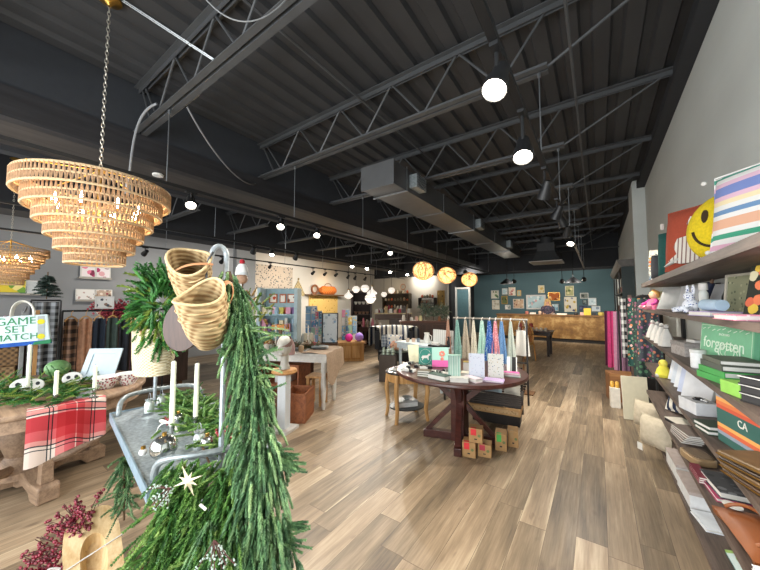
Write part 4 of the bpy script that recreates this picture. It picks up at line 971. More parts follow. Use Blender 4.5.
for s in (-1, 1): m = MB(); m.tube(bez((0, 0, 0), cR * .05 * s + cU * .03, cR * .06 * s + cU * -.01, (0, 0, -.003), 10), .006, 6, flat=.35); m.build('loop', PAPER, t)
for s in (-1, 1): m = MB(); m.tube(bez((0, 0, 0), cR * .03 * s, cR * .05 * s + cU * -.02, cR * .06 * s + cU * -.06, 8), .006, 6, flat=.3); m.build('tail', PAPER, t)
MERC = plain('#c7cbc8', .12, .95, var=.1)
def bauble(px, py, r, label, z=TZ + .03, mat_=None, grp=None):
    p = at(px, py, z=z + r); t = thing('glass_bauble', label, 'ornament', p, group=grp)
    m = MB(); m.ball((0, 0, 0), r, 22); m.build('globe', mat_ or MERC, t); m = MB(); m.lathe([(.010, r - .003), (.010, r + .010), (.004, r + .012)], n=12); m.build('cap', BRASS, t); return t
bauble(164, 447, .056, 'largest silver glass bauble, lying on the bare grey part of the cart')
bauble(178, 418, .030, 'silver bauble under the left candle on the cart'); bauble(207, 442, .032, 'silver bauble behind the berries near the pole'); bauble(183, 474, .026, 'small silver bauble in front of the near handle'); bauble(143, 452, .017, 'tiny white bauble at the edge of the cart greens', mat_=WHITE)
for px, py, lab in ((149, 412, 'clear glass jar ornament with a wire loop at the far end of the cart'), (161, 407, 'cut-glass votive beside the jar ornament at the far end'), (199, 448, 'clear glass jar beside the pole, with a red berry sprig')):
    p = at(px, py, z=TZ + .012); t = thing('glass_jar', lab, 'jar', p)
    m = MB(); m.shell([(.001, 0), (.028, 0), (.030, .02), (.028, .06), (.02, .072), (.022, .085)], n=18); m.build('jar_glass', plain('#c9d2ce', .12, .5), t); m = MB(); m.tube([(.024 * math.cos(2 * PI * k / 12), .024 * math.sin(2 * PI * k / 12), .084) for k in range(12)], .003, 5, closed=True); m.tube(bez((-.022, 0, .085), (-.02, 0, .14), (.02, 0, .14), (.022, 0, .085), 8), .0018, 5); m.build('wire_loop', STEEL, t)
def star(p, r, label, mat_, ax, n=8):
    t = thing('star_ornament', label, 'ornament', p); Mx = Matrix(ax).transposed().to_4x4(); m = MB(); poly = []
    for k in range(2 * n): a = PI * k / n; rr = (r if (k // 2) % 2 == 0 else r * .62) if k % 2 == 0 else r * .24; poly.append((rr * math.cos(a), rr * math.sin(a)))
    vs = [(x_, 0, z_) for x_, z_ in poly] + [(0, -.012, 0), (0, .012, 0)]; k = len(poly)
    m.add(vs, [(i, (i + 1) % k, k) for i in range(k)] + [((i + 1) % k, i, k + 1) for i in range(k)], 0, Mx); m.build('star', mat_, t, smooth=0); return t
star(atd(188, 481, 1.06), .058, 'pale wooden eight-pointed star ornament on the cart greens', plain('#e6dcc0', .6), (cR * .9 + cU * .35, cF, cU * .9 - cR * .35))
m = MB(); m.box((0, 0, 0), (.011, .002, .03), M=Matrix((cR * .6 + cU * .7, cF, cU * .6 - cR * .7)).transposed().to_4x4()); single('price_tag', 'small white paper tag in the greens below the star', 'tag', m, PAPER, atd(203, 507, 1.06))
RED = plain('#8a1f2c', .35, var=.3, scale=60)
def berries(name, label, roots, n, L, br, mats=None, spread=.6, base=None, dens=9):
    t = thing(name, label, 'berries', base if base is not None else roots[0][0]); o0 = Vector(base if base is not None else roots[0][0]); ms = MB(); mb = MB()
    for p, d in roots:
        for k in range(n):
            dd = (Vector(d).normalized() + rdir() * spread).normalized(); q = Vector(p); pts = [q.copy()]
            for i in range(5): dd = (dd + rdir() * .18 + Vector((0, 0, -.05))).normalized(); q = q + dd * L / 5 * R.uniform(.7, 1.2); pts.append(q.copy())
            ms.tube([v - o0 for v in pts], .0018, 4)
            for j in range(dens):
                c = along(pts, R.uniform(.2, 1)) + rdir() * br * 2.2; mb.ball(c - o0, br * R.uniform(.8, 1.15), 6)
    ms.build('stems', plain('#4a2a26', .8), t); b = mb.build('berry_cluster', mats or RED, t); b['kind'] = 'stuff'; return t
berries('berry_sprig', 'dark red berry sprig on the cart by the near pole', [(cw(LEN - .10, .32, TZ + .05), (0, 0, .4))], 7, .09, .0065)
berries('berry_sprig', 'small red berry sprig under the left candle', [(at(170, 425, z=TZ + .05), (-.2, -.2, .3))], 5, .05, .005, dens=6)
PB = plain('#9fb0a6', .5, var=.1)
berries('juniper_berries', 'pale blue-white juniper berries among the near greens', [(atd(214, 540, 1.02), cU * -.5 + cR * .2)], 9, .10, .0034, PB, .8)
berries('juniper_berries', 'pale juniper berries at the tray edge below the near handle', [(atd(170, 488, 1.08), cU * -.2 + cR * -.2)], 8, .07, .0033, PB, .8)
# crumpled grey cloth bundle in the garland
o = single('galvanised_pail', 'round dull grey pail half buried in the garland', 'pail', MB().lathe([(.001, 0), (.07, .0), (.085, .05), (.095, .14), (.10, .145), (.09, .15), (.001, .14)], n=24), plain('#3c484a', .6, .3, var=.2), atd(232, 522, 1.29))
# ---- floor beside the cart: dough bowl, berry branches, dark box
t = thing('dough_bowl', 'pale carved wooden dough bowl propped upright on the floor, twine round it', 'bowl', at(112, 640, z=0) if False else (at(110, 596, z=0).x, at(110, 596, z=0).y - .07, .004), 0)
hd = Vector((-t.location.x, -t.location.y, 0)).normalized(); by = -(hd * .80 + Vector((0, 0, .60))); bz_ = Vector((0, 0, .80)) - hd * .60; bx_ = by.cross(bz_); bz_ = (bz_ - bx_ * .12).normalized(); bx_ = by.cross(bz_)
Mx = TR((0, 0, .215)) @ Matrix((bx_, by, bz_)).transposed().to_4x4()
BW = wood('#d9be92', '#b89563', 1., 2, .55); m = MB()
def ov(a, b, k=28, p=.55): return [(a * (abs(math.cos(2 * PI * i / k)) ** p) * (1 if math.cos(2 * PI * i / k) >= 0 else -1), b * (abs(math.sin(2 * PI * i / k)) ** p) * (1 if math.sin(2 * PI * i / k) >= 0 else -1)) for i in range(k)]
rings = [(ov(.075, .17), .06), (ov(.105, .225), .0), (ov(.108, .23), -.03), (ov(.050, .115, p=.85), -.03), (ov(.040, .10, p=.85), .005), (ov(.028, .08, p=.9), .025)]
vs = []
for poly, y_ in rings: vs += [(a, y_, b) for a, b in poly]
k = 28; fs = [tuple(range(k))] + [(i * k + j, (i + 1) * k + j, (i + 1) * k + (j + 1) % k, i * k + (j + 1) % k) for i in range(5) for j in range(k)] + [tuple(range(6 * k - 1, 5 * k - 1, -1))]
m.add(vs, fs, 0, Mx); m.build('carved_bowl', BW, t, smooth=40)
m = MB(); m.tube([Mx @ Vector((.114 * math.cos(2 * PI * i / 20), -.036 if math.sin(2 * PI * i / 20) < .2 else .05, .03 + .02 * math.cos(2 * PI * i / 20))) for i in range(20)], .003, 5, closed=True); m.tube(bez(Mx @ Vector((-.115, -.04, .03)), Mx @ Vector((-.15, -.05, .06)), Mx @ Vector((-.17, -.05, .05)), Mx @ Vector((-.15, -.05, .03)), 8), .005, 5); m.build('twine', PAPER, t)
bp = at(88, 566, z=.14)
berries('berry_branch', 'big bunch of dark red berry branches lying on the floor beside the cart', [(atd(86, 552, 1.56), cR * -.5 + cU * .25), (atd(78, 572, 1.52), cR * -1 + cU * .05), (atd(64, 577, 1.5), cR * -.6 + cU * .2), (atd(90, 540, 1.6), cR * -.2 + cU * .5)], 24, .23, .0075, plain('#7d1c30', .4, var=.35, scale=50), .45, dens=10)
carton('navy_box', 'folded dark navy cloth-covered box at the lower frame edge', .16, .12, .16, plain('#2b3443', .7), (at(74, 612, z=0).x, at(74, 612, z=0).y - .05, .003), D(35), plain('#4d5a6b', .7), lidh=.03)
berries('berry_sprig', 'dark red berry sprig peeping out under the near greens', [(atd(142, 562, 1.2), cU * -.2)], 6, .07, .006, dens=8)
# ================================================================== LEFT: PEDESTAL TABLE AND WHAT STANDS BEHIND IT
TCX, TCY, TRD, TT = -3.97, .47, .80, .76
WEATH = wood('#a58a70', '#79624f', 1., 0, .6); t = tb = thing('pedestal_table', 'round weathered oak pedestal table with scrolled feet', 'table', (TCX, TCY, 0))
m = MB(); m.lathe([(TRD - .01, TT - .045), (TRD, TT - .035), (TRD, TT - .008), (TRD - .008, TT), (.001, TT)], n=64); m.lathe([(.001, TT - .046), (TRD - .01, TT - .045)], n=64); m.build('tabletop', WEATH, t, smooth=50)
m = MB(); m.shell([(TRD - .03, TT - .047), (TRD - .03, TT - .13), (TRD - .06, TT - .13), (TRD - .06, TT - .047)], n=64); m.build('apron', WEATH, t)
m = MB(); m.lathe([(.19, .10), (.19, .15), (.14, .18), (.10, .25), (.13, .34), (.13, .45), (.09, .52), (.16, .60), (.22, TT - .06), (.22, TT - .048)], n=28); m.build('column', WEATH, t)
for k in range(4):
    a = k * PI / 2 + .15; M = rotm(0, 0, a)
    m = MB(); prof = [(.05, .02), (.05, .14), (.22, .17), (.33, .12), (.40, .115), (.42, .13), (.52, .13), (.54, .11), (.54, .0), (.40, .0), (.36, .05), (.24, .07), (.14, .03)]
    m.prism(prof, .13, M=M); m.build('scroll_foot', WEATH, t, smooth=0, bevel=.012)
    m = MB(); m.box((.46, 0, .20), (.075, .075, .14), M=M, taper=.9); m.box((.46, 0, .45), (.06, .06, .38), M=M); m.build('foot_post', WEATH, t, smooth=0, bevel=.004)
    m = MB(); pts = [M @ Vector((.30, 0, .16))] ; pts = bez(M @ Vector((.16, .0, .17)), M @ Vector((.45, 0, .22)), M @ Vector((.62, 0, .40)), M @ Vector((.66, 0, TT - .135)), 14)
    M2 = rotm(0, 0, a + PI / 4); pts = bez(M2 @ Vector((.13, 0, .17)), M2 @ Vector((.42, 0, .20)), M2 @ Vector((.62, 0, .38)), M2 @ Vector((.68, 0, TT - .135)), 14)
    m.tube(pts, .03, 8, flat=1.3); m.build('curved_brace', WEATH, t)
# plaid towel over the edge
TW = plaid('#c8404a', [(0, '#e9dcd6'), (.20, '#3a454c'), (.215, '#e9e0da'), (.25, '#3a454c'), (.265, '#e9e0da'), (.31, '#d98a8a'), (.42, '#d0606a'), (.56, '#efe6e0'), (.575, '#d0606a'), (.68, '#e0a6a4'), (.78, '#3a454c'), (.795, '#efe6e0'), (.83, '#3a454c'), (.845, '#efe6e0')],
            [(0, '#efe9e2'), (.18, '#3a454c'), (.195, '#efe9e2'), (.23, '#3a454c'), (.245, '#e6a8a6'), (.30, '#d8646c'), (.42, '#c63f4a'), (.60, '#f0e8e2'), (.62, '#3a454c'), (.635, '#e09a98'), (.70, '#3a454c'), (.715, '#efe3dd'), (.78, '#d8747a'), (.84, '#efe3dd'), (.94, '#3a454c'), (.955, '#efe9e2')], .40, .56, 1, 3, mul=True)
th0, th1 = D(-6.5), D(24.5)
def tw(u, v):
    a = th0 + (th1 - th0) * u; top = .10; drop = .36 - .08 * u + .012 * math.sin(u * 9); s = v * (top + drop + .03)
    if s < top: r, z = TRD - top + s, TT + .006
    elif s < top + .03: b = (s - top) / .03 * PI / 2; r, z = TRD + .008 * math.sin(b), TT + .006 - .01 * (1 - math.cos(b))
    else: q = s - top - .03; r, z = TRD + .012 + .012 * math.sin(u * 13 + 1) * min(1, q * 5), TT - .006 - q
    return (TCX + r * math.cos(a), TCY + r * math.sin(a), z)
o = tag(MB().grid(tw, 22, 26, thick=-.004).build('plaid_towel', TW, smooth=60), 'red and white plaid towel hanging over the pedestal table edge', 'towel')
# shift its texture origin to the hem
for v in o.data.vertices: v.co.z -= .385; v.co.y -= .40; v.co.x -= -3.16
o.location = (-3.16, .40, .385)
# table runner of greens
def gen(m):
    for k in range(240):
        a, b = at(R.uniform(-14, 92), R.uniform(383, 408), z=TT + .01), R.random(); q = a; q.z = TT + R.uniform(.015, .06)
        if (q - Vector((TCX, TCY, q.z))).length > TRD - .06: continue
        d = Vector((R.uniform(-.3, 1), R.uniform(-1, .9), R.uniform(.02, .35))); strand(m, q, d, R.uniform(.11, .18), R.uniform(.0, .15), .003, .022, .0034, 14, R.choice((0, 0, 1, 2)))
greens('table_greenery', 'fir and cedar runner laid across the round pedestal table', 'greenery', gen, G3, [at(0, 402, z=TT + .02), at(45, 393, z=TT + .02), at(90, 386, z=TT + .02)], .008)
def tcandle(px, pyb, pyt, lab): 
    return candle(px, pyb, pyt, lab, TT + .001, .013, .07)
tcandle(55, 404, 371, 'pale taper candle nearest on the pedestal table, beside the plaid towel'); tcandle(94, 398, 366, 'pale taper candle on the pedestal table in front of the square plate'); tcandle(27, 396, 345, 'pale taper candle on the pedestal table under the tote')
p = at(57, 379, z=TT); t = thing('glass_gourd', 'mottled green egg-shaped vase lying on the pedestal table', 'vase', p)
m = MB(); m.ball((0, 0, .105), (.088, .095, .078), 24); m.build('vase_body', plain('#6f9a62', .35, var=.22, scale=45), t, smooth=80); m = MB(); m.lathe([(.001, 0), (.10, .004), (.125, .016), (.08, .024), (.001, .022)], n=28, wob=lambda a, z: 1 + .08 * math.sin(3 * a)); m.build('leaf_dish', plain('#8fae72', .45, var=.15), t)
def mask(px, py, r, lab, tilt=.9):
    p = at(px, py, z=TT + .03); t = thing('button_ornament', lab, 'ornament', p); fd = (CAM - p).normalized(); x_ = Vector((0, 0, 1)).cross(fd).normalized(); y_ = fd.cross(x_); fz = (fd + Vector((0, 0, .8))).normalized(); y_ = fz.cross(x_)
    Mx = Matrix((x_, y_, fz)).transposed().to_4x4(); m = MB(); m.lathe([(.001, -.009), (r * .9, -.009), (r, 0), (r * .9, .009), (.001, .009)], n=26, M=TR((0, 0, r * .75)) @ Mx); m.build('disc', plain('#e3e5e2', .5, var=.05), t)
    for sx_ in (-.38, .38):
        m = MB(); m.lathe([(.001, 0), (r * .2, 0), (r * .2, .003), (.001, .003)], n=12, sy=1.35, M=TR((0, 0, r * .75)) @ Mx @ Matrix.Translation((sx_ * r, .1 * r, .0085))); m.build('eyehole', plain('#2c3134', .6), t)
mask(22, 392, .068, 'white button-like disc ornament, leftmost of the three'); mask(33, 391, .062, 'white button-like disc ornament right of the leftmost one'); mask(72, 384, .066, 'white button-like disc ornament beside the green vase')
# square plate on a wire easel
p = at(96, 383, z=TT + .006); t = thing('display_plate', 'square white plate tilted on a wire easel', 'plate', p, D(42)); M = TR((0, 0, .03), rx=-.42)
m = MB(); a = .145
for lo, hi in (((-a, -.012, 0), (a, 0, .05)), ((-a, -.012, .24), (a, 0, .29)), ((-a, -.012, .05), (-a + .05, 0, .24)), ((a - .05, -.012, .05), (a, 0, .24))): m.b2(lo, hi, M=M)
m.b2((-a + .05, -.004, .05), (a - .05, .002, .24), M=M); m.build('plate_body', plain('#aebfc7', .25, var=.03), t, smooth=0)
m = MB(); 
for s in (-1, 1): m.tube(bez((s * .07, -.07, .05), (s * .07, -.08, -.0), (s * .06, .0, .0), (s * .03, .1, .0), 8), .004, 6); m.tube([(s * .03, .1, .002), (s * .02, .13, .21)], .004, 6)
m.build('easel', BLACK, t)
FLOR = speckle('#e6e3de', ['#98283a', '#b03a4c', '#6c2030'], 55, .42, seed=2)
for px, py, lab in ((106, 388, 'white bowl with red flowers, left of the pair'), (128, 384, 'white bowl with red flowers, right of the pair')):
    p = at(px, py, z=TT); t = thing('flower_bowl', lab, 'bowl', p)
    m = MB(); m.shell([(.001, .0), (.05, .0), (.056, .012), (.082, .06), (.096, .10)], n=28); m.build('outer_bowl', FLOR, t); m = MB(); m.shell([(.097, .101), (.092, .10), (.078, .06), (.05, .018), (.001, .016)], n=28); m.build('inner_glaze', plain('#e9ebea', .25), t)
carton('glass_box', 'small clear grey glass box between candle and plate', .09, .07, .06, plain('#9fa8a8', .2, .2), at(86, 397, z=TT) , D(50))
# ---- tote on a slim stand, with a check throw, and a small dark tree on top
X5 = -4.95
st = thing('display_stand', 'slim pale wooden display stand behind the pedestal table', 'stand', (X5 - .12, .60, 0))
for dy in (-.06, .04): m = MB(); m.b2((-.015, dy - .015, 0), (.015, dy + .015, 1.42)); m.build('post', PINE if dy > 0 else GREY, st, smooth=0)
m = MB(); m.b2((-.10, -.16, 0), (.16, .14, .03)); m.build('foot', PINE, st, smooth=0); m = MB(); m.tube([(0, -.06, 1.40), (.1, -.06, 1.43), (.16, -.06, 1.46)], .008, 8); m.build('peg', STEEL, st)
t = thing('tote_bag', 'white canvas tote lettered GAME SET MATCH with a blue base', 'bag', (X5 + .05, .53, 1.06), D(74))
Mt = rotm(0, -.06, 0) @ TR((0, 0, 0), rx=-.1) @ Matrix.Diagonal((.86, 1, .86, 1))
m = MB(); m.prism([(-.235, 0), (.235, 0), (.215, .36), (-.215, .36)], .06, M=Mt); m.build('bag_body', plain('#d6e6ea', .85, var=.04), t, smooth=0, bevel=.012)
m = MB(); m.prism([(-.238, -.004), (.238, -.004), (.236, .04), (-.236, .04)], .066, M=Mt); m.build('blue_base', plain('#2459b0', .85), t, smooth=0); m = MB(); m.prism([(.08, -.006), (.238, -.006), (.236, .045), (.10, .03)], .070, M=Mt); m.build('green_corner', plain('#2f7f56', .85), t, smooth=0)
GR = plain('#3a8f5e', .8)
for s_, z_, sz in (('GAME', .29, .105), ('SET', .195, .10), ('MATCH', .10, .09)): text(s_, sz, GR, t, 'green_lettering', Mt @ Vector((-.05, -.0325, z_)), (Mt.to_euler().x + PI / 2, Mt.to_euler().y, 0), ext=.001)
m = MB(); m.prism([(.125, .04), (.185, .04), (.185, .34), (.125, .34)], .066, M=Mt); m.build('grey_stripe', plain('#aab2b5', .85), t, smooth=0)
for z_ in (.09, .27): m = MB(); m.lathe([(.001, -.034), (.033, -.034), (.033, .034), (.001, .034)], n=18, M=Mt @ TR((.155, 0, z_), rx=PI / 2)); m.build('yellow_dot', plain('#d8cf2f', .8), t)
for s in (-1, 1): m = MB(); m.tube([Mt @ v for v in bez(Vector((-.09, s * .022, .34)), Vector((-.11, s * .025, .60)), Vector((.11, s * .025, .60)), Vector((.09, s * .022, .34)), 14)], .013, 8, flat=.5); m.build('handle', plain('#d8d6cb', .9), t)
CHK = plaid('#777a7c', [(0, '#2d3033'), (.5, '#8d9092')], [(0, '#2d3033'), (.5, '#8d9092')], .075, .075, 0, 2)
def drape(name, label, cat, loc, rz, w, h, mat_, folds=3, depth_=.03, group=None, flare=0., thick=.006, seed=0):
    fn = lambda u, v: ((u - .5) * w * (1 + flare * (1 - v)), depth_ * math.sin(u * folds * 2 * PI + seed) * (.5 + .5 * (1 - v)), h * v)
    return single(name, label, cat, MB().grid(fn, max(12, folds * 8), 10, thick=thick), mat_, loc, rz, group, smooth=60)
drape('check_throw', 'black and grey check throw hanging behind the tote', 'throw', (X5 - .33, .73, .45), D(86), .21, 1.06, CHK, 2, .03)
t = thing('throw_rail', 'black rail stand carrying the check throw', 'stand', (X5 - .34, .73, 0), D(86))
for s in (-1, 1): m = MB(); m.cyl((s * .12, 0, .02), (s * .12, 0, 1.53), .01, n=8); m.build('post', BLACK, t)
m = MB(); m.cyl((-.12, 0, 1.53), (.12, 0, 1.53), .01, n=8); m.build('rail', BLACK, t); m = MB(); m.b2((-.125, -.08, 0), (.125, .08, .02)); m.build('foot', BLACK, t, smooth=0)
tp = Vector((X5 - .34, .73, 1.545)); GD = [leafmat('#34473f', '#1c2a25'), leafmat('#4a5c50', '#26352e'), leafmat('#5f6f66', '#38463f')]
def gen(m):
    for k in range(110):
        h = R.random(); q = tp + Vector((0, 0, .03 + .24 * h)); a = R.uniform(0, 2 * PI); strand(m, q, (math.cos(a), math.sin(a), .1), .13 * (1 - h * .85) + .02, .2, .003, .026, .005, 8, R.choice((0, 0, 1, 2)))
greens('tabletop_tree', 'small dark frosted fir tree standing on the check throw rail', 'tree', gen, GD, [tp, tp + Vector((0, 0, .32))], .006)
# ---- clothes rail
rl = thing('clothes_rail', 'black clothes rail behind the pedestal table, full of dark scarves', 'clothes rail', (-5.42, 1.22, 0), 0)
for y in (-.33, .78):
    m = MB(); m.cyl((0, y, .03), (0, y, 1.40), .012, n=8); m.build('post', BLACK, rl); m = MB(); m.b2((-.2, y - .02, 0), (.2, y + .02, .028)); m.build('foot', BLACK, rl, smooth=0)
m = MB(); m.cyl((0, -.33, 1.40), (0, .78, 1.40), .012, n=8); m.build('rail', BLACK, rl)
CL = [('#3a3230', 'dark brown and tan check scarf, leftmost on the clothes rail', 0), ('#b98a6c', 'tan blush wool scarf second on the clothes rail', 1), ('#1c2633', 'navy scarf third on the clothes rail', 2), ('#3c4a44', 'dark green scarf fourth on the clothes rail', 3), ('#23262d', 'black-blue scarf fifth on the clothes rail', 4), ('#5a3f45', 'plum scarf sixth on the clothes rail', 5), ('#20232c', 'near-black scarf seventh on the clothes rail', 6), ('#4b5766', 'slate scarf eighth on the clothes rail', 7)]
for c, lab, i in CL:
    y = 1.22 - .25 + i * .135
    t = thing('hanging_scarf', lab, 'scarf', (-5.40, y, .52), D(88)); w_ = .12
    mt = plain(c, .9, var=.2, scale=20) if i else plaid('#5a4338', [(0, '#2e2724'), (.5, '#8a6a55')], [(0, '#3a2f2a'), (.5, '#a07c62')], .1, .1)
    m = MB(); m.grid(lambda u, v: ((u - .5) * w_, .02 * math.sin(u * 9 + i), .78 * v), 12, 8, thick=.006); m.build('cloth', mt, t, smooth=60)
    m = MB(); m.tube(bez((-.058, 0, .745), (-.03, .0, .83), (.03, 0, .83), (.058, 0, .745), 10), .009, 8); m.tube([(0, 0, .80), (0, 0, .86), (.015, 0, .882)], .0035, 6); m.build('hanger', PINE, t)
# pale cards on the rail and behind
panel('photo_card', 'white framed card standing among the scarves', .2, .17, .012, speckle('#d9d7d2', ['#8a6f5f', '#4a4f55', '#c9a98f'], 18, .4), (-5.6, 1.33, 1.42), D(80), -.05, WHITE, cat='picture')
sb = thing('sideboard', 'low dark wooden sideboard behind the clothes rail', 'sideboard', (-6.4, 1.4, 0))
m = MB(); m.b2((-.3, -1.25, .12), (.3, 1.25, 1.12)); m.build('carcass', wood('#5b463a', '#3a2c25', 1, 1, .5), sb, smooth=0, bevel=.005); m = MB(); m.b2((-.33, -1.28, 1.121), (.33, 1.28, 1.155)); m.build('sideboard_top', wood('#6d5546', '#47362d', 1, 1, .5), sb, smooth=0)
for y in (-.84, 0, .84):
    m = MB(); m.b2((.301, y - .38, .18), (.318, y + .38, 1.06)); d_ = m.build('door', wood('#544037', '#372a24', 1, 2, .5), sb, smooth=0); m = MB(); m.ball((.33, y + .32, .65), .014, 8); m.build('knob', BRASS, d_)
for y in (-1.15, 1.15):
    for x_ in (-.24, .24): m = MB(); m.b2((x_ - .03, y - .03, 0), (x_ + .03, y + .03, .119)); m.build('leg', WALNUT, sb, smooth=0)
# reindeer, berry branches and jars on the sideboard
SBZ = 1.156
p = at(105, 318, x=-6.25); t = thing('reindeer_figure', 'cream standing reindeer figure among the red berry branches', 'figurine', (-6.25, p.y, SBZ), D(-100))
m = MB(); m.tube([(-.07, 0, .17), (-.02, 0, .18), (.05, 0, .18), (.09, 0, .23), (.10, 0, .30)], [.035, .045, .042, .028, .022], 10); m.ball((.125, 0, .325), (.04, .022, .022), 10)
for x_ in (-.06, .05):
    for y in (-.022, .022): m.tube([(x_, y, .16), (x_ + .008, y, .08), (x_, y, .0)], [.014, .009, .008], 6)
m.build('body', plain('#d9cbb5', .7), t, smooth=80)
for s in (-1, 1): m = MB(); m.tube([(.11, s * .01, .345), (.10, s * .04, .41), (.12, s * .06, .47)], .005, 5); m.tube([(.103, s * .033, .40), (.14, s * .04, .44)], .004, 5); m.build('antler', plain('#c0a988', .7), t)
bp = [(Vector((-5.95, at(px, 325, x=-5.95).y, SBZ + .12)), Vector((.35, R.uniform(-.6, .6), .6))) for px in (103, 109, 115, 121, 127)]
berries('berry_bouquet', 'loose bouquet of red and pink berry branches on the dark sideboard', bp, 10, .36, .015, plain('#a83a48', .5, var=.35, scale=30), .5, dens=9)
for px, c, lab, r in ((113, '#8d8f8c', 'grey stoneware jar under the berry bouquet', .06), (124, '#c9a27c', 'tan bottle vase under the berry bouquet', .05), (133, '#5d5148', 'dark brown jug under the berry bouquet', .07)):
    p = at(px, 330, x=-6.12); single('jar', lab, 'jar', MB().lathe([(r * .8, 0), (r, .06), (r * .95, .14), (r * .5, .19), (r * .6, .21)], n=18), plain(c, .5), (-6.12, p.y, SBZ))
o = cush('red_cushion', 'round deep red cushion behind the berry branches', .3, .24, .1, plain('#8c1f2b', .9), (-6.5, at(107, 310, x=-6.5).y + .1, SBZ), D(90), -.1)
# pink flower bunches and a wicker trunk at the frame edge
p = at(8, 345, x=-5.75)
def pk(m_): pass
t = thing('flower_bunch', 'bushy bunch of pink blossoms at the left frame edge', 'flowers', (-5.8, .35, 1.0)); m = MB(); ms = MB()
for k in range(150):
    d = rdir(); d.z = abs(d.z) * .6 + .05; q = d * R.uniform(.12, .36) * Vector((1, 1, 1)).x; m.ball(q + Vector((0, 0, .16)), R.uniform(.014, .03), 6)
    if k % 3 == 0: ms.tube([(0, 0, 0), q + Vector((0, 0, .15))], .003, 4)
ms.build('stems', plain('#5a7048', .8), t); b = m.build('blossom_cluster', speckle('#d9a3b8', ['#c46f92', '#efd9e0', '#b05a7c', '#e8bfcc'], 30, .5), t); b['kind'] = 'stuff'
t = thing('wicker_chest', 'brown wicker trunk with a lid at the left frame edge', 'trunk', (-5.72, .28, 0), 0)
m = MB(); m.b2((-.2, -.3, 0), (.2, .27, .78)); m.build('trunk_body', weave('#a0815a', '#5f4830', 110, .8, (1, 2)), t, smooth=0, bevel=.01); m = MB(); m.b2((-.22, -.32, .781), (.22, .29, .99)); m.build('lid', weave('#8a6a45', '#4e3b28', 110, .8, (1, 2)), t, smooth=0, bevel=.015); m = MB(); m.b2((.221, -.06, .80), (.235, .02, .92)); m.build('buckle', BRASS, t, smooth=0)
t = thing('floor_box', 'dark wood floor box showing under the tote', 'box', (-5.15, .12, 0), 0); m = MB(); m.b2((-.2, -.2, 0), (.2, .15, .42)); m.build('box_body', wood('#7a5a48', '#533c30', 1, 1), t, smooth=0, bevel=.004); m = MB(); m.b2((-.21, -.21, .421), (.21, .16, .45)); m.build('lid', wood('#8c6b56', '#604638', 1, 1), t, smooth=0)
# ---- picture ledges on the far grey wall
def ledge(px0, px1, py, lab, xw=X_L + .002, dep=.14):
    a, b = at(px0, py, x=xw + dep), at(px1, py, x=xw + dep); t = thing('picture_ledge', lab, 'shelf', (xw + dep / 2, (a.y + b.y) / 2, a.z))
    L_ = abs(b.y - a.y); m = MB(); m.b2((-dep / 2, -L_ / 2, -.03), (dep / 2, L_ / 2, 0)); m.b2((dep / 2 + .0005, -L_ / 2, -.03), (dep / 2 + .012, L_ / 2, .012)); m.build('shelf_board', plain('#9a958c', .6), t, smooth=0); return t
a = ledge(79, 112, 277, 'upper small ledge on the far wall right of the large chandelier'); b = ledge(77, 112, 300, 'lower small ledge on the far wall right of the large chandelier'); c = ledge(-6, 20, 293, 'small ledge on the far wall under the farther chandelier')
PP = [speckle('#e8dfe0', ['#b03a6a', '#e07a94', '#7c2f4a', '#d9a3a8'], 9, .5, seed=i) for i in range(2)]
for px, lab, mt in ((88, 'white picture with a pink floral print, left one on the upper ledge', PP[0]), (103, 'white picture with a pink floral print, right one on the upper ledge', PP[1])):
    p = at(px, 277, x=X_L + .08); panel('wall_picture', lab, .26, .25, .02, mt, (X_L + .08, p.y, a.location.z + .001), D(90), -.12, WHITE, cat='picture', fw=.02)
for px, lab, mt, w_ in ((86, 'white lettered-look board leaning on the lower ledge', speckle('#dedbd6', ['#b59a94', '#8d8078'], 14, .3), .34), (103, 'woven patterned frame leaning on the lower ledge', speckle('#b09a88', ['#6e5a4e', '#d9cdbf', '#4a4038'], 16, .45), .32)):
    p = at(px, 299, x=X_L + .08); panel('wall_picture', lab, w_, .24, .02, mt, (X_L + .08, p.y, b.location.z + .001), D(90), -.12, WHITE, cat='picture', fw=.015)
for px, lab, mt, w_ in ((10, 'yellow and green abstract picture on the ledge under the farther chandelier', speckle('#d9c23a', ['#6f9a3a', '#e8d98a', '#c9a020'], 7, .5), .42), (38, 'pale grey picture behind the small dark tree', plain('#b9bec0', .7), .34)):
    p = at(px, 292, x=X_L + .08); panel('wall_picture', lab, w_, .26, .02, mt, (X_L + .08, p.y, c.location.z + .001), D(90), -.12, plain('#4d7a5a', .6) if px < 20 else WHITE, cat='picture', fw=.015)
m = MB(); m.b2((-.07, -.25, -.03), (.07, .25, 0)); p = at(38, 292, x=X_L + .08); single('picture_ledge', 'short ledge on the far wall behind the small dark tree', 'shelf', m, plain('#9a958c', .6), (X_L + .073, p.y, c.location.z), smooth=0)
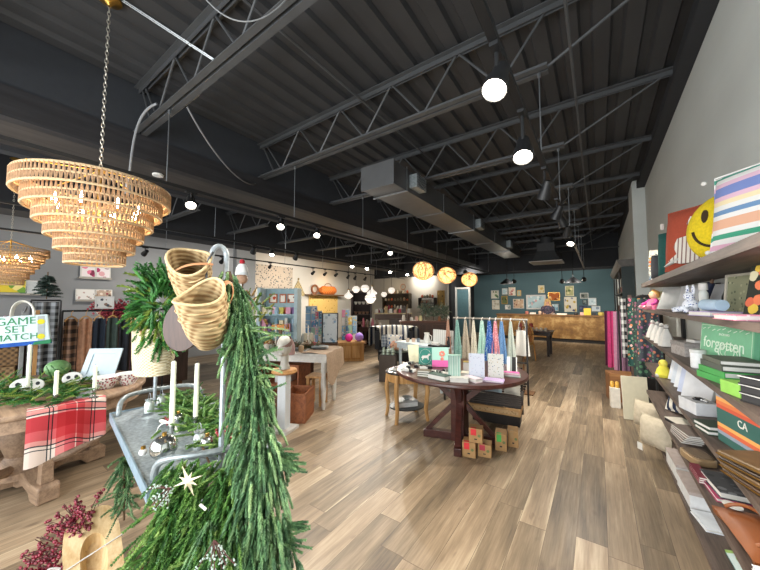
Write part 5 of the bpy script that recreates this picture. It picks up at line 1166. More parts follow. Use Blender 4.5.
# ================================================================== MIDDLE OF THE SHOP
def fl(px, py): return at(px, py, z=0)
def tbl(name, label, loc, w, d, h, top, legs, rz=0., leg=.05, th=.035, apron=.09, cat='table', turned=False):
    t = thing(name, label, cat, loc, rz)
    m = MB(); m.b2((-w / 2, -d / 2, h - th), (w / 2, d / 2, h)); m.build('tabletop', top, t, smooth=0, bevel=.004)
    m = MB(); a = .03
    m.b2((-w / 2 + a, -d / 2 + a, h - th - apron), (w / 2 - a, -d / 2 + a + .02, h - th - .0005)); m.b2((-w / 2 + a, d / 2 - a - .02, h - th - apron), (w / 2 - a, d / 2 - a, h - th - .0005))
    m.b2((-w / 2 + a, -d / 2 + a + .021, h - th - apron), (-w / 2 + a + .02, d / 2 - a - .021, h - th - .0005)); m.b2((w / 2 - a - .02, -d / 2 + a + .021, h - th - apron), (w / 2 - a, d / 2 - a - .021, h - th - .0005)); m.build('apron', legs, t, smooth=0)
    for sx_ in (-1, 1):
        for sy_ in (-1, 1):
            m = MB(); c = (sx_ * (w / 2 - a - leg / 2 - .022), sy_ * (d / 2 - a - leg / 2 - .022))
            if turned: m.lathe([(leg * .3, 0), (leg * .42, .05), (leg * .34, .1), (leg * .5, .2), (leg * .55, .5 * h), (leg * .38, .62 * h), (leg * .55, .68 * h), (leg * .5, h - th - .001)], (*c, 0), 12)
            else: m.cyl((*c, 0), (*c, h - th - .001), leg * .45, leg * .62, n=4)
            m.build('leg', legs, t, smooth=0 if not turned else 35)
    return t
# ---- round dark table with an X pedestal
RT = Vector((-1.29, 3.37, 0)); RR, RH = .70, .765
RED_W = wood('#542a22', '#341712', 1, 0, .34); t = thing('round_table', 'round dark mahogany table on an X-braced pedestal', 'table', RT)
m = MB(); m.lathe([(RR - .012, RH - .04), (RR, RH - .03), (RR, RH - .008), (RR - .006, RH), (.001, RH)], n=64); m.lathe([(.001, RH - .041), (RR - .012, RH - .04)], n=64); m.build('tabletop', wood('#4f2c24', '#331812', 1.2, 0, .32), t, smooth=50)
m = MB(); m.b2((-.075, -.075, .0), (.075, .075, RH - .042)); m.build('centre_post', RED_W, t, smooth=0, bevel=.006)
for k in range(4):
    a = k * PI / 2 + .30; M = rotm(0, 0, a)
    m = MB(); m.prism([(.076, .0), (.40, .0), (.40, .075), (.34, .085), (.076, .085)], .075, M=M); m.build('base_arm', RED_W, t, smooth=0, bevel=.004)
    m = MB(); m.prism([(.076, .34), (.32, .086), (.38, .086), (.076, .41)], .06, M=M); m.build('lower_brace', RED_W, t, smooth=0)
    m = MB(); m.prism([(.076, .42), (.42, RH - .042), (.34, RH - .042), (.076, .50)], .06, M=M); m.build('upper_brace', RED_W, t, smooth=0)
def ot(px, py): q = at(px, py, z=RH); q.z = RH + .001; return q
def onr(px, py, lim=RR - .12):
    q = ot(px, py); v = Vector((q.x - RT.x, q.y - RT.y, 0)); 
    if v.length > lim: v = v.normalized() * lim
    return Vector((RT.x + v.x, RT.y + v.y, RH + .001))
# cards and notebooks standing on it
SHEET = speckle('#bcc2cf', ['#5f73a5', '#8896b9', '#b9a5b4'], 55, .24, seed=1); SHEET2 = speckle('#c3c3be', ['#5f7f62', '#3f5f7a', '#a58a5a'], 50, .24, seed=4)
def standcard(px, pyb, w, h, lab, mt, rz=32, tilt=-.18, cat='notebook', **k):
    return panel('standing_card', lab, w, h, .016, mt, onr(px, pyb), D(rz), tilt, cat=cat, **k)
standcard(477, 379, .145, .24, 'white calendar with blue lettering-like sprigs, left of the two tall white ones', SHEET, 20); standcard(496, 378, .145, .23, 'white calendar with green sprigs, right of the two tall white ones', SHEET2, 14)
o = standcard(454.5, 380, .115, .235, 'pale green notepad block standing at the middle of the round table', stripes(['#a9bfb4', '#93b0a4', '#b4c4bb', '#86a99d'], .045, 0), 24, -.08)
m = MB(); m.b2((-.06, -.03, .232), (.06, .002, .243)); m.build('top_binding', plain('#9dbfae', .6), o, smooth=0)
o = standcard(425.5, 365, .16, .20, 'teal card with a white horse at the back of the round table', plain('#2c7d6f', .7), 28, -.2)
Mh = TR((0, -.0175, .001), rx=-.2)
m = MB(); m.prism([(-.05, .085), (-.035, .11), (.02, .112), (.04, .135), (.055, .13), (.06, .115), (.042, .108), (.035, .09), (.04, .06), (.03, .06), (.02, .082), (-.02, .08), (-.03, .058), (-.04, .058), (-.035, .08)], .002, M=Mh); m.build('white_horse', PAPER, o, smooth=0)
m = MB(); m.tube([Mh @ Vector((.07 * math.cos(2 * PI * k / 28), -.0005, .10 + .085 * math.sin(2 * PI * k / 28))) for k in range(28)], .0014, 4, closed=True); m.build('white_border', PAPER, o)
o = standcard(440.5, 367, .19, .22, 'mint and pink card with an orange flower at the back of the round table', stripes(['#d965a8', '#d965a8', '#a9d3c4', '#a9d3c4', '#a9d3c4', '#a9d3c4'], .225, 2), 28, -.2)
m = MB(); 
for k in range(7): a = 2 * PI * k / 7; m.ball(TR((0, -.018, .001), rx=-.2) @ Vector((.02 + .022 * math.cos(a), 0, .15 + .022 * math.sin(a))), (.014, .004, .014), 8)
m.ball(TR((0, -.018, .001), rx=-.2) @ Vector((.02, 0, .09)), (.02, .003, .025), 8); m.build('flower_print', plain('#e58a78', .7), o)
standcard(409, 362, .14, .22, 'cream card leaning at the back left of the round table', plain('#dcd8b8', .8), 46, -.4)
standcard(512, 372, .10, .16, 'black and white album leaning at the right end of the round table', stripes(['#1c1c1e', '#1c1c1e', '#e6e6e2', '#e6e6e2', '#9aa39f'], .1, 0), 10, -.5, cat='album')
def flatbook(px, py, w, d, h, c, lab, rz, name='flat_notebook', z=0.): q = onr(px, py, RR - .14); q.z += z; return bookish(name, lab, w, d, h, plain(c, .6), q, D(rz), cat='notebook')
flatbook(459, 383, .17, .10, .04, '#c4c2bc', 'chunky white notebook at the front of the round table', 24); flatbook(473, 381, .16, .09, .035, '#cdbfc4', 'pale grey-mauve notebook lying open-edged at the front', -28)
flatbook(494, 381, .18, .14, .014, '#b09abf', 'lavender flat notebook at the front of the round table', 8); flatbook(516, 377, .16, .08, .025, '#8fa08f', 'sage notebook at the right end of the round table', 12); flatbook(516, 377.5, .15, .07, .02, '#c45a94', 'magenta notebook at the right end, on the sage one', 12, z=.026)
flatbook(436, 381, .20, .10, .05, '#274a41', 'dark green box-like notebook at the front left of the round table', -12)
for i, (c, lab) in enumerate((('#6f6a3a', 'olive pocket book, lowest of the small pile on the round table'), ('#3f5a48', 'green pocket book in the middle of the small pile'), ('#58503a', 'khaki pocket book topping the small pile'))): flatbook(424, 376, .12, .09, .02, c, lab, 10 + 4 * i, z=.0205 * i)
for i in range(11):
    px, py = [(408, 368), (413, 372), (417, 367), (424, 369), (430, 368), (404, 371), (438, 373), (444, 375), (447, 372), (434, 373), (411, 364)][i]
    q = onr(px, py, RR - .09); q.z += .0; t = thing('wrapped_soap', 'small black and white wrapped bar in the scatter on the round table', 'soap', q + Vector((0, 0, .0)), R.uniform(0, 3), 'wrapped bars on the round table')
    m = MB(); m.b2((-.045, -.022, 0), (.045, .022, .028)); m.build('wrapper', stripes(['#25282a', '#25282a', '#d5d5cf', '#4a4f4c'], .05, i % 2), t, smooth=0, bevel=.004); m = MB(); m.b2((-.018, -.023, .001), (.018, .023, .0295)); m.build('paper_band', PAPER if i % 2 else plain('#6a7068', .7), t, smooth=0)
flatbook(462, 376, .10, .06, .03, '#b59a8a', 'small beige box behind the chunky white notebook', 30); flatbook(466, 377, .09, .09, .05, '#d7d2c0', 'cream cube-like block in the middle of the round table', 20)
flatbook(468, 371, .10, .08, .10, '#8a7a3a', 'mustard tin-like box behind the tall white calendars', 15)
# ---- the boxes below
def kraft(loc, w, d, h, rz, lab, patch, grp=None):
    t = carton('kraft_box', lab, w, d, h, KRAFT, loc, rz); m = MB(); m.b2((-w * .36, -d / 2 - .0015, h * .52), (w * .05, -d / 2 - .0004, h * .95)); m.b2((-w * .36, -d / 2 + .0, h + .0004), (w * .05, -d / 2 + .03, h + .0012)); m.build('label', plain(patch, .6), t, smooth=0)
    m = MB(); m.b2((-w * .1, -d / 2 - .0012, h * .22), (w * .1, -d / 2 - .0004, h * .3)); m.build('brand_mark', BLACK, t, smooth=0); m = MB(); m.lathe([(.001, -.0006), (.014, -.0006), (.014, .0006), (.001, .0006)], n=12, M=TR((w * .26, -d / 2 - .0008, h * .52), rx=PI / 2)); m.build('wreath_mark', plain('#6d7a4a', .7), t); return t
b0 = fl(466, 456); kraft((b0.x + .02, b0.y + .05, 0), .125, .13, .145, D(12), 'kraft box with a red label, bottom left of the three', '#d8343a'); b1 = fl(482, 456); kraft((b1.x + .015, b1.y + .05, 0), .125, .13, .12, D(12), 'kraft box with a red label, bottom right of the three', '#b83a4a')
kraft((b0.x + .085, b0.y + .06, .148), .125, .12, .135, D(12), 'kraft box with a red label, on top of the two others', '#d8343a')
b2 = fl(497, 449); kraft((b2.x + .03, b2.y + .05, 0), .11, .15, .17, D(12), 'kraft box with a green label beside the red-labelled ones', '#4fae52'); b3 = fl(506, 445); kraft((b3.x + .06, b3.y + .06, 0), .10, .15, .165, D(12), 'kraft box right of the green-labelled one', '#a98a5e')
# ---- wide kraft tray and black slatted crate stand behind the pedestal
q = fl(494, 436); t = thing('kraft_tray', 'long shallow kraft carton lying over the small boxes', 'box', (q.x - .09, q.y + .44, 0), D(6))
m = MB(); m.b2((-.30, -.2, .17), (.30, .2, .25)); m.build('carton_body', KRAFT, t, smooth=0); m = MB(); m.b2((-.28, -.2015, .19), (.28, -.2003, .23)); m.build('printed_band', speckle('#b99a70', ['#8a6f48', '#9c8058'], 40, .3), t, smooth=0); 
m = MB(); m.b2((-.28, -.05, 0), (.28, .19, .169)); m.build('shadow_support', plain('#2a2522', .8), t, smooth=0)  # support coloured dark in place of the shadow under the tray
ks = t.location; t = thing('slatted_crate', 'black slatted crate resting on the long kraft carton', 'crate', (ks.x, ks.y + .02, .252), D(8)); BLK = plain('#26211e', .6)
m = MB(); m.b2((-.30, -.19, 0), (.30, .19, .015)); m.build('crate_base', BLK, t, smooth=0)
for i in range(5): m = MB(); z_ = .02 + i * .019; m.b2((-.30, -.19 + .02 * i, z_), (.30, -.175 + .02 * i, z_ + .022)); m.build('slat', plain('#3a312b', .6), t, smooth=0)
for s in (-1, 1): m = MB(); m.b2((s * .30 - .012, -.174 if 0 else -.09, .016), (s * .30 + .012, .19, .12)); m.build('end_panel', BLK, t, smooth=0)
# ---- towel rack standing behind the round table
RK = Vector((-1.44, 4.82, 0)); rk = thing('towel_rack', 'black iron towel rack with a slatted lower shelf behind the round table', 'rack', RK, 0)
IR = plain('#22201f', .5)
for sx_ in (-.56, .56):
    for sy_ in (-.22, .22): m = MB(); m.b2((sx_ - .012, sy_ - .012, 0), (sx_ + .012, sy_ + .012, 1.24 if sy_ > 0 else .62)); m.build('leg', IR, rk, smooth=0)
m = MB(); m.cyl((-.58, .22, 1.25), (.58, .22, 1.25), .014, n=8); m.build('rail', plain('#8f8a80', .6), rk)
for i in range(7): m = MB(); y = -.2 + i * .066; m.b2((-.55, y - .012, .17 + .022 * i), (.55, y + .012, .195 + .022 * i)); m.build('slat', plain('#2b2522', .5), rk, smooth=0)
for y in (-.22, .22): m = MB(); m.b2((-.547, y - .01, .60), (.547, y + .01, .62)); m.build('cross_bar', IR, rk, smooth=0)
TWL = [(449, '#b98f78', 'brown linen tea towel, first from the left on the rack', '#8a6a58', .8), (458, '#86b0a4', 'sage green printed tea towel, second from the left', '#5f8f86', 1), (466, '#b5a995', 'stone grey printed tea towel, third from the left', '#8f8470', 1), (474, '#d9d2c0', 'cream dotted tea towel, fourth from the left', '#b5a98f', .7), (482.5, '#a9d0c0', 'mint tea towel, fifth from the left', '#dbeae2', 1), (490, '#2f62b0', 'bright blue floral tea towel, sixth from the left', '#a9c0e0', 1), (496, '#d98a94', 'pink and red patterned tea towel, seventh from the left', '#f0dada', .9), (502, '#6f97c2', 'sky blue tea towel, eighth from the left', '#4f77a8', 1), (511, '#b3bcb2', 'pale grey-green tea towel, ninth and last on the rack', '#9aa59a', .9)]
for i, (px, c, lab, c2, k) in enumerate(TWL):
    p = at(px, 320, y=5.04); t = thing('tea_towel', lab, 'towel', (p.x, 5.04 - .03, .40), 0, 'tea towels on the rack')
    m = MB(); w_ = .15 * k; h = .82; m.grid(lambda u, v: ((u - .5) * w_ * (1.25 - 1.0 * v ** 1.3), .028 * math.sin(u * 12 + i) * (1.1 - v) - .012, h * v), 16, 10, thick=.006); m.build('cloth', speckle(c, [c2, c2, c], 52, .36, seed=i) , t, smooth=60)
    m = MB(); m.tube([(0, -.012, h - .005), (0, -.03, h + .02), (0, .03, h + .05), (0, .05, h + .015)], .006, 6); m.build('hook', plain('#d8d2c8', .6), t)
cush('blue_bag', 'pale blue-grey pouch propped on the black slatted crate under the round table', .20, .17, .06, plain('#8f9fa8', .9), (ks.x - .02, ks.y - .03, .374), D(5), -.2, cat='pouch'); cush('white_bag', 'off-white pouch beside the blue-grey one on the slatted crate', .19, .19, .06, plain('#b5b2a8', .9), (ks.x + .20, ks.y - .02, .374), D(-8), -.2, cat='pouch')
# ---- small natural wood side table with dark glass top
q0, q1 = fl(391, 424), fl(422, 420); qc = Vector(((q0.x + q1.x) / 2 - .07, (q0.y + q1.y) / 2 + .12, 0)); RZ = math.atan2(q1.y - q0.y, q1.x - q0.x)
t = thing('side_table', 'small natural wood side table with a dark round top and curved legs', 'side table', qc, RZ); HT = .62; NW = wood('#cda067', '#a87c46', 1, 2, .5)
for sx_ in (-1, 1):
    for sy_ in (-1, 1): m = MB(); m.tube([(sx_ * .215, sy_ * .18, 0), (sx_ * .195, sy_ * .165, .15), (sx_ * .215, sy_ * .18, .38), (sx_ * .20, sy_ * .165, HT - .025)], [.022, .026, .030, .026], 8); m.build('leg', NW, t)
m = MB(); m.shell([(.25, HT - .13), (.26, HT - .025), (.235, HT - .025), (.225, HT - .13)], n=24, sy=.9, wob=lambda a, z: 1 + .02 * math.cos(12 * a)); m.build('scalloped_apron', NW, t, smooth=0)
m = MB(); m.lathe([(.001, HT - .024), (.28, HT - .024), (.285, HT - .012), (.275, HT), (.001, HT)], n=36, sy=.9); m.build('round_top', plain('#2b2d2f', .2), t)
m = MB(); m.lathe([(.001, .15), (.23, .15), (.235, .165), (.001, .17)], n=30, sy=.85); m.build('lower_shelf', plain('#3a3f40', .4), t)
bookish('magazine', 'white-edged magazine lying on the small wood side table', .22, .16, .015, plain('#4a4d4f', .5), qc + Vector((-.04, -.06, HT + .002)), RZ + .3, cat='magazine'); bookish('magazine', 'pale striped booklet crossing the magazine on the side table', .18, .10, .010, plain('#cfcdc4', .5), qc + Vector((-.03, -.05, HT + .018)), RZ + .5, cat='magazine')
carton('white_carton', 'white flat carton on the lower shelf of the small side table', .26, .18, .075, plain('#dfe1df', .6), qc + Vector((-.0, -.02, .171)), RZ, plain('#a8aaa8', .4), lidh=.02)
o = single('glass_dish', 'clear shallow glass dish on top of the white carton', 'dish', MB().shell([(.001, 0), (.03, 0), (.07, .035), (.066, .036), (.028, .006), (.001, .006)], n=24), plain('#c4c9c8', .15, .5), qc + Vector((.02, -.02, .247)))
bk = at(392, 364, z=.70); t = thing('bottle_caddy', 'dark wire caddy of small clear bottles behind the side table', 'caddy', fl(391, 395) + Vector((-.55, .75, 0)), .4)
m = MB(); m.b2((-.16, -.11, 0), (.16, .11, .50)); m.build('stand_box', plain('#4a4038', .6), t, smooth=0); 
for i in range(3):
    for j in range(2): m = MB(); m.lathe([(.03, .501), (.032, .57), (.014, .60), (.014, .64)], ((i - 1) * .09, (j - .5) * .09, 0), 12); m.build('bottle', plain('#a9b8a8', .2, .2), t)
m = MB(); m.tube([(-.15, -.1, .505), (.15, -.1, .505), (.15, .1, .505), (-.15, .1, .505)], .006, 6, closed=True); m.tube([(-.15, -.1, .56), (.15, -.1, .56), (.15, .1, .56), (-.15, .1, .56)], .005, 6, closed=True); m.build('wire_frame', BLACK, t)
# ---- pale desk behind the round table
a, b = at(394, 341, z=.76), at(440.5, 348.2, z=.76); c_ = (a + b) / 2; RZd = math.atan2(b.y - a.y, b.x - a.x); L_ = (b - a).length
nv = Vector((-math.sin(RZd), math.cos(RZd), 0)); dk = tbl('white_desk', 'pale blue-white painted desk behind the round table', (c_.x + nv.x * .3, c_.y + nv.y * .3, 0), L_, .56, .76, plain('#cfdde2', .5), plain('#d3dfe3', .5), RZd, .05)
def dp(px, py, k=.12): q = at(px, py, z=.76); q.z = .761; return q + nv * k
panel('beadboard_panel', 'white beadboard panel standing on the pale desk', .56, .26, .02, stripes(['#dcdcd6', '#dcdcd6', '#dcdcd6', '#c2c2bc'], .05, 0), dp(431, 347, .36), RZd, -.05, cat='panel')
carton('black_tray', 'flat black tray at the right end of the pale desk', .30, .2, .03, BLACK, dp(433.5, 347.5, .12), RZd); carton('white_box', 'small white box on the flat black tray', .12, .08, .035, WHITE, dp(431, 347.5, .12) + Vector((0, 0, .031)), RZd + .2)
o = single('dark_vase', 'small dark vase at the right of the beadboard panel', 'vase', MB().lathe([(.03, 0), (.045, .06), (.03, .14), (.04, .17)], n=16), plain('#23272b', .4), dp(439, 348, .25)); o = single('white_pitcher', 'white pitcher left of the beadboard panel', 'pitcher', MB().lathe([(.045, 0), (.06, .06), (.04, .15), (.05, .19)], n=18).tube([(.05, 0, .16), (.10, 0, .13), (.09, 0, .06), (.055, 0, .05)], .008, 6), plain('#dddbd4', .4), dp(419, 344, .2))
for i, (px, c) in enumerate(((402, '#c9b7a6'), (408, '#d9b9a2'), (413, '#7c8791'))): single('stoneware_cup', ['tan stoneware cup, leftmost on the pale desk', 'peach stoneware cup, second on the pale desk', 'slate stoneware cup, third on the pale desk'][i], 'cup', MB().shell([(.001, 0), (.03, 0), (.036, .07), (.033, .07), (.028, .005), (.001, .005)], n=16), plain(c, .5), dp(px, 342.5, .14))
# ---- armchair with a banded throw
q = at(398, 352, z=.30); q = Vector((-4.05, 6.35, 0)); t = thing('armchair', 'black upholstered tub armchair draped with a banded throw', 'armchair', q, D(35)); UP = plain('#1e2024', .9, var=.2)
m = MB(); m.b2((-.38, -.36, .16), (.38, .36, .42)); m.build('seat', UP, t, smooth=0, bevel=.04)
m = MB(); m.grid(lambda u, v: (.46 * math.cos(PI * (1.12 * u - .06)), -.1 + .46 * math.sin(PI * (1.12 * u - .06)), .42 + .46 * v - .10 * abs(u - .5) * v), 22, 5, thick=.10); m.build('backrest', UP, t, smooth=60)
for sx_ in (-.3, .3):
    for sy_ in (-.28, .28): m = MB(); m.cyl((sx_, sy_, 0), (sx_, sy_, .16), .02, .03, n=8); m.build('leg', DARKWOOD, t)
THR = stripes(['#e3e0d6', '#2d333f', '#e3e0d6', '#c9c4b8', '#39445a'], .26, 0)
th = thing('banded_throw', 'cream and navy banded throw over the black armchair back', 'throw', (q.x, q.y, .005), D(35)); m = MB(); m.grid(lambda u, v: (lambda q: (q[0] * math.cos(PI * u), -.1 + q[0] * math.sin(PI * u), q[1]))([(.60, .48), (.60, .70), (.60, .88), (.55, .935), (.44, .935), (.35, .90), (.33, .78), (.33, .62)][min(7, int(round(v * 7)))]), 26, 7, thick=.006); m.build('cloth', THR, th, smooth=60)
cush('floral_cushion', 'cream cushion with blue flowers in the black armchair', .36, .32, .12, speckle('#e4e2da', ['#56719a', '#8a9ab0', '#3c5272'], 16, .4), (q.x + .1, q.y - .13, .43), D(25), -.25)
o = cush('grey_cushion', 'blue-grey check cushion on the right of the black armchair', .34, .3, .11, plaid('#8a97a6', [(0, '#6c7a8c'), (.5, '#c3c9cf')], [(0, '#6c7a8c'), (.5, '#c3c9cf')], .07, .07), (q.x - .16, q.y - .02, .43), D(60), -.2)
q = fl(385, 372); t = thing('small_dark_table', 'small dark green-topped table with a round bread-like pouf, left of the pale desk', 'side table', (-3.45, 5.55, 0)); m = MB(); m.lathe([(.001, .50), (.24, .50), (.25, .52), (.24, .53), (.001, .53)], n=30); m.build('tabletop', plain('#8a9a92', .4), t)
for k in range(4): a = PI / 4 + k * PI / 2; m = MB(); m.cyl((.17 * math.cos(a), .17 * math.sin(a), 0), (.17 * math.cos(a), .17 * math.sin(a), .499), .02, n=8); m.build('leg', plain('#2d2a26', .6), t)
o = single('woven_pouf', 'round pink and tan woven pouf on the small dark table', 'pouf', MB().lathe([(.10, 0), (.15, .04), (.16, .10), (.12, .17), (.001, .19)], n=24), speckle('#d9a98c', ['#c4544a', '#e6cdb5', '#a8765a'], 22, .4), (-3.45, 5.55, .531))
# ---- white pedestal with a hat block
q = fl(283, 433); PD = Vector((q.x - .07, q.y + .06, 0)); t = thing('white_pedestal', 'white square pedestal with a round wooden cap', 'pedestal', PD, .3)
m = MB(); m.b2((-.055, -.055, 0), (.055, .055, .66)); m.build('post', plain('#dde3e8', .6, var=.03), t, smooth=0, bevel=.004); m = MB(); m.b2((-.13, -.13, 0), (-.056, .13, .03)); m.b2((.056, -.13, 0), (.13, .13, .03)); m.b2((-.055, -.13, 0), (.055, -.056, .03)); m.b2((-.055, .056, 0), (.055, .13, .03)); m.build('foot', WHITE, t, smooth=0)
m = MB(); m.lathe([(.001, .661), (.13, .661), (.15, .68), (.14, .71), (.001, .715)], n=30); m.build('round_cap', wood('#cf9a5e', '#a8743c', 1, 0, .45), t)
t = thing('mannequin_head', 'white mannequin head wearing a headband on the pedestal', 'mannequin head', PD + Vector((0, 0, .716)), D(20))
m = MB(); m.lathe([(.065, 0), (.065, .01), (.048, .06), (.045, .13), (.05, .18)], n=20); m.ball((0, -.015, .27), (.085, .105, .128), 20); m.ball((0, -.122, .255), (.012, .018, .024), 8); m.ball((0, -.09, .19), (.04, .03, .03), 10); m.build('head', plain('#bdbbb2', .5, var=.03), t, smooth=80)
m = MB(); m.shell([(.081, -.03), (.086, 0), (.081, .03)], n=24, sy=1.22, M=TR((0, -.012, .305), rx=.55) @ Matrix.Diagonal((1.08, 1.08, 1, 1))); m.build('headband', plain('#8a6d64', .9), t)
# a straw-coloured cap leaning beside the head
o = single('knit_hat', 'dusty pink knit hat leaning beside the mannequin head', 'hat', MB().lathe([(.075, 0), (.08, .03), (.078, .12), (.05, .19), (.001, .21)], n=22), plain('#a98a86', .95, bump=.5), PD + Vector((-.16, .22, .05)) if False else (PD.x - .42, PD.y + .40, .79))
# ---- white console with a cloth
q = fl(329, 407); CW_ = Vector((q.x - .62, q.y - .16, 0)); t = tbl('console_table', 'white console table with turned legs beyond the pedestal', (CW_.x, CW_.y, 0), 1.36, .62, .785, plain('#c4c3bd', .6), plain('#cfcdc6', .6), D(24), .075, turned=True)
Mc = Matrix.Translation(CW_) @ rotm(0, 0, D(24))
def cp(u, v, z=.786): return Mc @ Vector((u, v, z))
o = single('linen_cloth', 'oatmeal linen cloth draped over the right end of the white console', 'cloth', MB().grid(lambda u, v: (.30 + min(.40, .62 * v) + .012 * math.sin(u * 9) * (v > .6), -.36 + .72 * u + .03 * math.sin(v * 7), .806 - max(0, v * .62 - .40) * (1.7 + .5 * math.sin(u * 5)) + .006 * math.sin(u * 17 + v * 9)), 16, 16, thick=-.006), plain('#a8917a', .95, var=.15, scale=30), CW_, D(24), smooth=60)
for i, (u, v, lab) in enumerate(((.02, -.1, 'grey-rimmed stack of plates on the white console'), (.42, .05, 'white-and-black plates stacked on the linen cloth'))):
    t = thing('plate_stack', lab, 'plates', cp(u, v, .806 if i else .787)); 
    for k in range(3): m = MB(); m.lathe([(.001, .014 * k), (.08, .014 * k), (.13, .014 * k + .012), (.128, .014 * k + .0135), (.08, .014 * k + .004), (.001, .014 * k + .004)], n=28); m.build('plate', plain('#c9ced0' if k % 2 else '#8f979a', .3), t)
DR = [('#8c3a30', 'small red pot on the white console'), ('#c9b58a', 'straw ball on the white console'), ('#6f8a86', 'teal glass votive on the white console'), ('#d9d2c4', 'cream candle jar on the white console'), ('#5f4a3a', 'brown pinecone bowl on the white console'), ('#b3a58f', 'taupe ribbon spool on the white console'), ('#a8484e', 'dark pink tin on the white console')]
for i, (c, lab) in enumerate(DR): single('tabletop_pot', lab, 'pot', MB().lathe([(.035, 0), (.05, .04), (.045, .08), (.03, .10)], n=16), plain(c, .5), cp(-.62 + .15 * i, .16 - .03 * (i % 3), .787))
MORE = [(-.60, -.16, 'box', '#e0ddd4', 'white gift box at the left front of the white console'), (-.48, -.20, 'pot', '#7a3440', 'wine red glass cup at the left front of the white console'), (-.36, -.14, 'ball', '#c9c2b4', 'cream yarn ball on the white console'), (-.24, -.2, 'pot', '#5f6a58', 'moss green pot at the front of the white console'), (-.14, .0, 'stick', '#8a8d8c', 'slim pewter candlestick on the white console'), (-.30, .02, 'stick', '#d9d2c0', 'slim cream candlestick on the white console'), (-.44, .0, 'ball', '#9a5a44', 'rust yarn ball on the white console'), (.16, .20, 'stick', '#c9bfae', 'tall cream taper holder near the right of the white console'), (.24, -.22, 'pot', '#b59a7a', 'straw-coloured cup at the front of the white console'), (.30, .18, 'box', '#6f5b4a', 'brown slatted box at the back right of the white console'), (-.55, .02, 'pot', '#9fb0b0', 'pale teal jar on the white console')]
for u, v, k_, c, lab in MORE:
    if k_ == 'box': carton('gift_box', lab, .12, .10, .09, plain(c, .6), cp(u, v, .787), D(24))
    elif k_ == 'pot': single('console_cup', lab, 'cup', MB().lathe([(.03, 0), (.042, .05), (.036, .09), (.03, .10)], n=14), plain(c, .4), cp(u, v, .787))
    elif k_ == 'ball': single('yarn_ball', lab, 'ball', MB().ball((0, 0, .05), .05, 14), plain(c, .95, bump=.5), cp(u, v, .787))
    else: single('slim_candlestick', lab, 'candlestick', MB().lathe([(.035, 0), (.036, .008), (.010, .02), (.008, .16), (.016, .18), (.010, .19), (.010, .36), (.001, .37)], n=12), plain(c, .5), cp(u, v, .787))
def gen(m):
    for k in range(110): q = cp(R.uniform(-.45, .30), .10 + R.gauss(0, .06), .81); strand(m, q, Vector((R.uniform(-1, 1), R.uniform(-1, 1), .5)), .13, .1, .003, .024, .006, 12, R.choice((0, 1, 2)))
greens('dried_garland', 'olive brown dried garland along the back of the white console', 'garland', gen, [leafmat('#7d7a4a', '#4f4a2c'), leafmat('#8f6f4a', '#5e4630'), leafmat('#5f7050', '#3d4a34')], [cp(-.35, .22, .80), cp(.25, .22, .80)], .006)
# crates below the console
CRW = wood('#a5643c', '#6f3f25', 1, 0, .5)
def crate(loc, w, d, h, rz, lab, open_front=False):
    t = thing('wooden_crate', lab, 'crate', loc, rz); th_ = .018
    m = MB(); m.b2((-w / 2, -d / 2, 0), (w / 2, d / 2, th_)); m.build('base_board', CRW, t, smooth=0)
    for nm, lo, hi in (('end_panel', (-w / 2, -d / 2, th_ + .001), (-w / 2 + th_, d / 2, h)), ('end_panel', (w / 2 - th_, -d / 2, th_ + .001), (w / 2, d / 2, h)), ('back_panel', (-w / 2 + th_ + .001, d / 2 - th_, th_ + .001), (w / 2 - th_ - .001, d / 2, h))): m = MB(); m.b2(lo, hi); m.build(nm, CRW, t, smooth=0)
    if open_front: m = MB(); m.b2((-w / 2 + th_ + .001, -d / 2, h - th_), (w / 2 - th_ - .001, d / 2 - th_ - .001, h)); m.build('top_board', CRW, t, smooth=0)
    else:
        m = MB(); m.b2((-w / 2 + th_ + .001, -d / 2, th_ + .001), (w / 2 - th_ - .001, -d / 2 + th_, h)); p_ = m.build('front_panel', CRW, t, smooth=0); m = MB(); m.b2((-.05, -d / 2 - .002, h * .68), (.05, -d / 2 - .0005, h * .8)); m.build('hand_slot', BLACK, p_, smooth=0)
    return t
q = fl(300, 423); crate((q.x - .17, q.y + .12, 0), .42, .30, .36, D(-58), 'reddish wooden crate with a hand slot on the floor by the white pedestal'); kc = cp(-.10, -.02, 0); crate((kc.x, kc.y, 0), .62, .42, .30, D(24), 'open wooden crate on its side under the console, lower one', True); crate((kc.x, kc.y, .301), .62, .42, .30, D(24), 'open wooden crate on its side under the console, upper one', True)
for i, (c, lab, u) in enumerate((('#c9c9c6', 'folded grey linens in the upper crate', .0), ('#6f5a48', 'dark basket-like bundle in the lower crate', -.3))): carton('linen_stack', lab, .22, .24, .14, plain(c, .9, var=.15), (kc.x, kc.y, .321 if not i else .02), D(24), cat='linens')
q = fl(320, 404); t = thing('wooden_stool', 'honey wood stool standing under the white console', 'stool', (cp(.40, .0, 0).x, cp(.40, 0, 0).y, 0), D(24)); m = MB(); m.b2((-.13, -.13, .40), (.13, .13, .43)); m.build('seat', PINE, t, smooth=0, bevel=.004)
for sx_ in (-.1, .1):
    for sy_ in (-.1, .1): m = MB(); m.b2((sx_ - .02, sy_ - .02, 0), (sx_ + .02, sy_ + .02, .399)); m.build('leg', PINE, t, smooth=0)
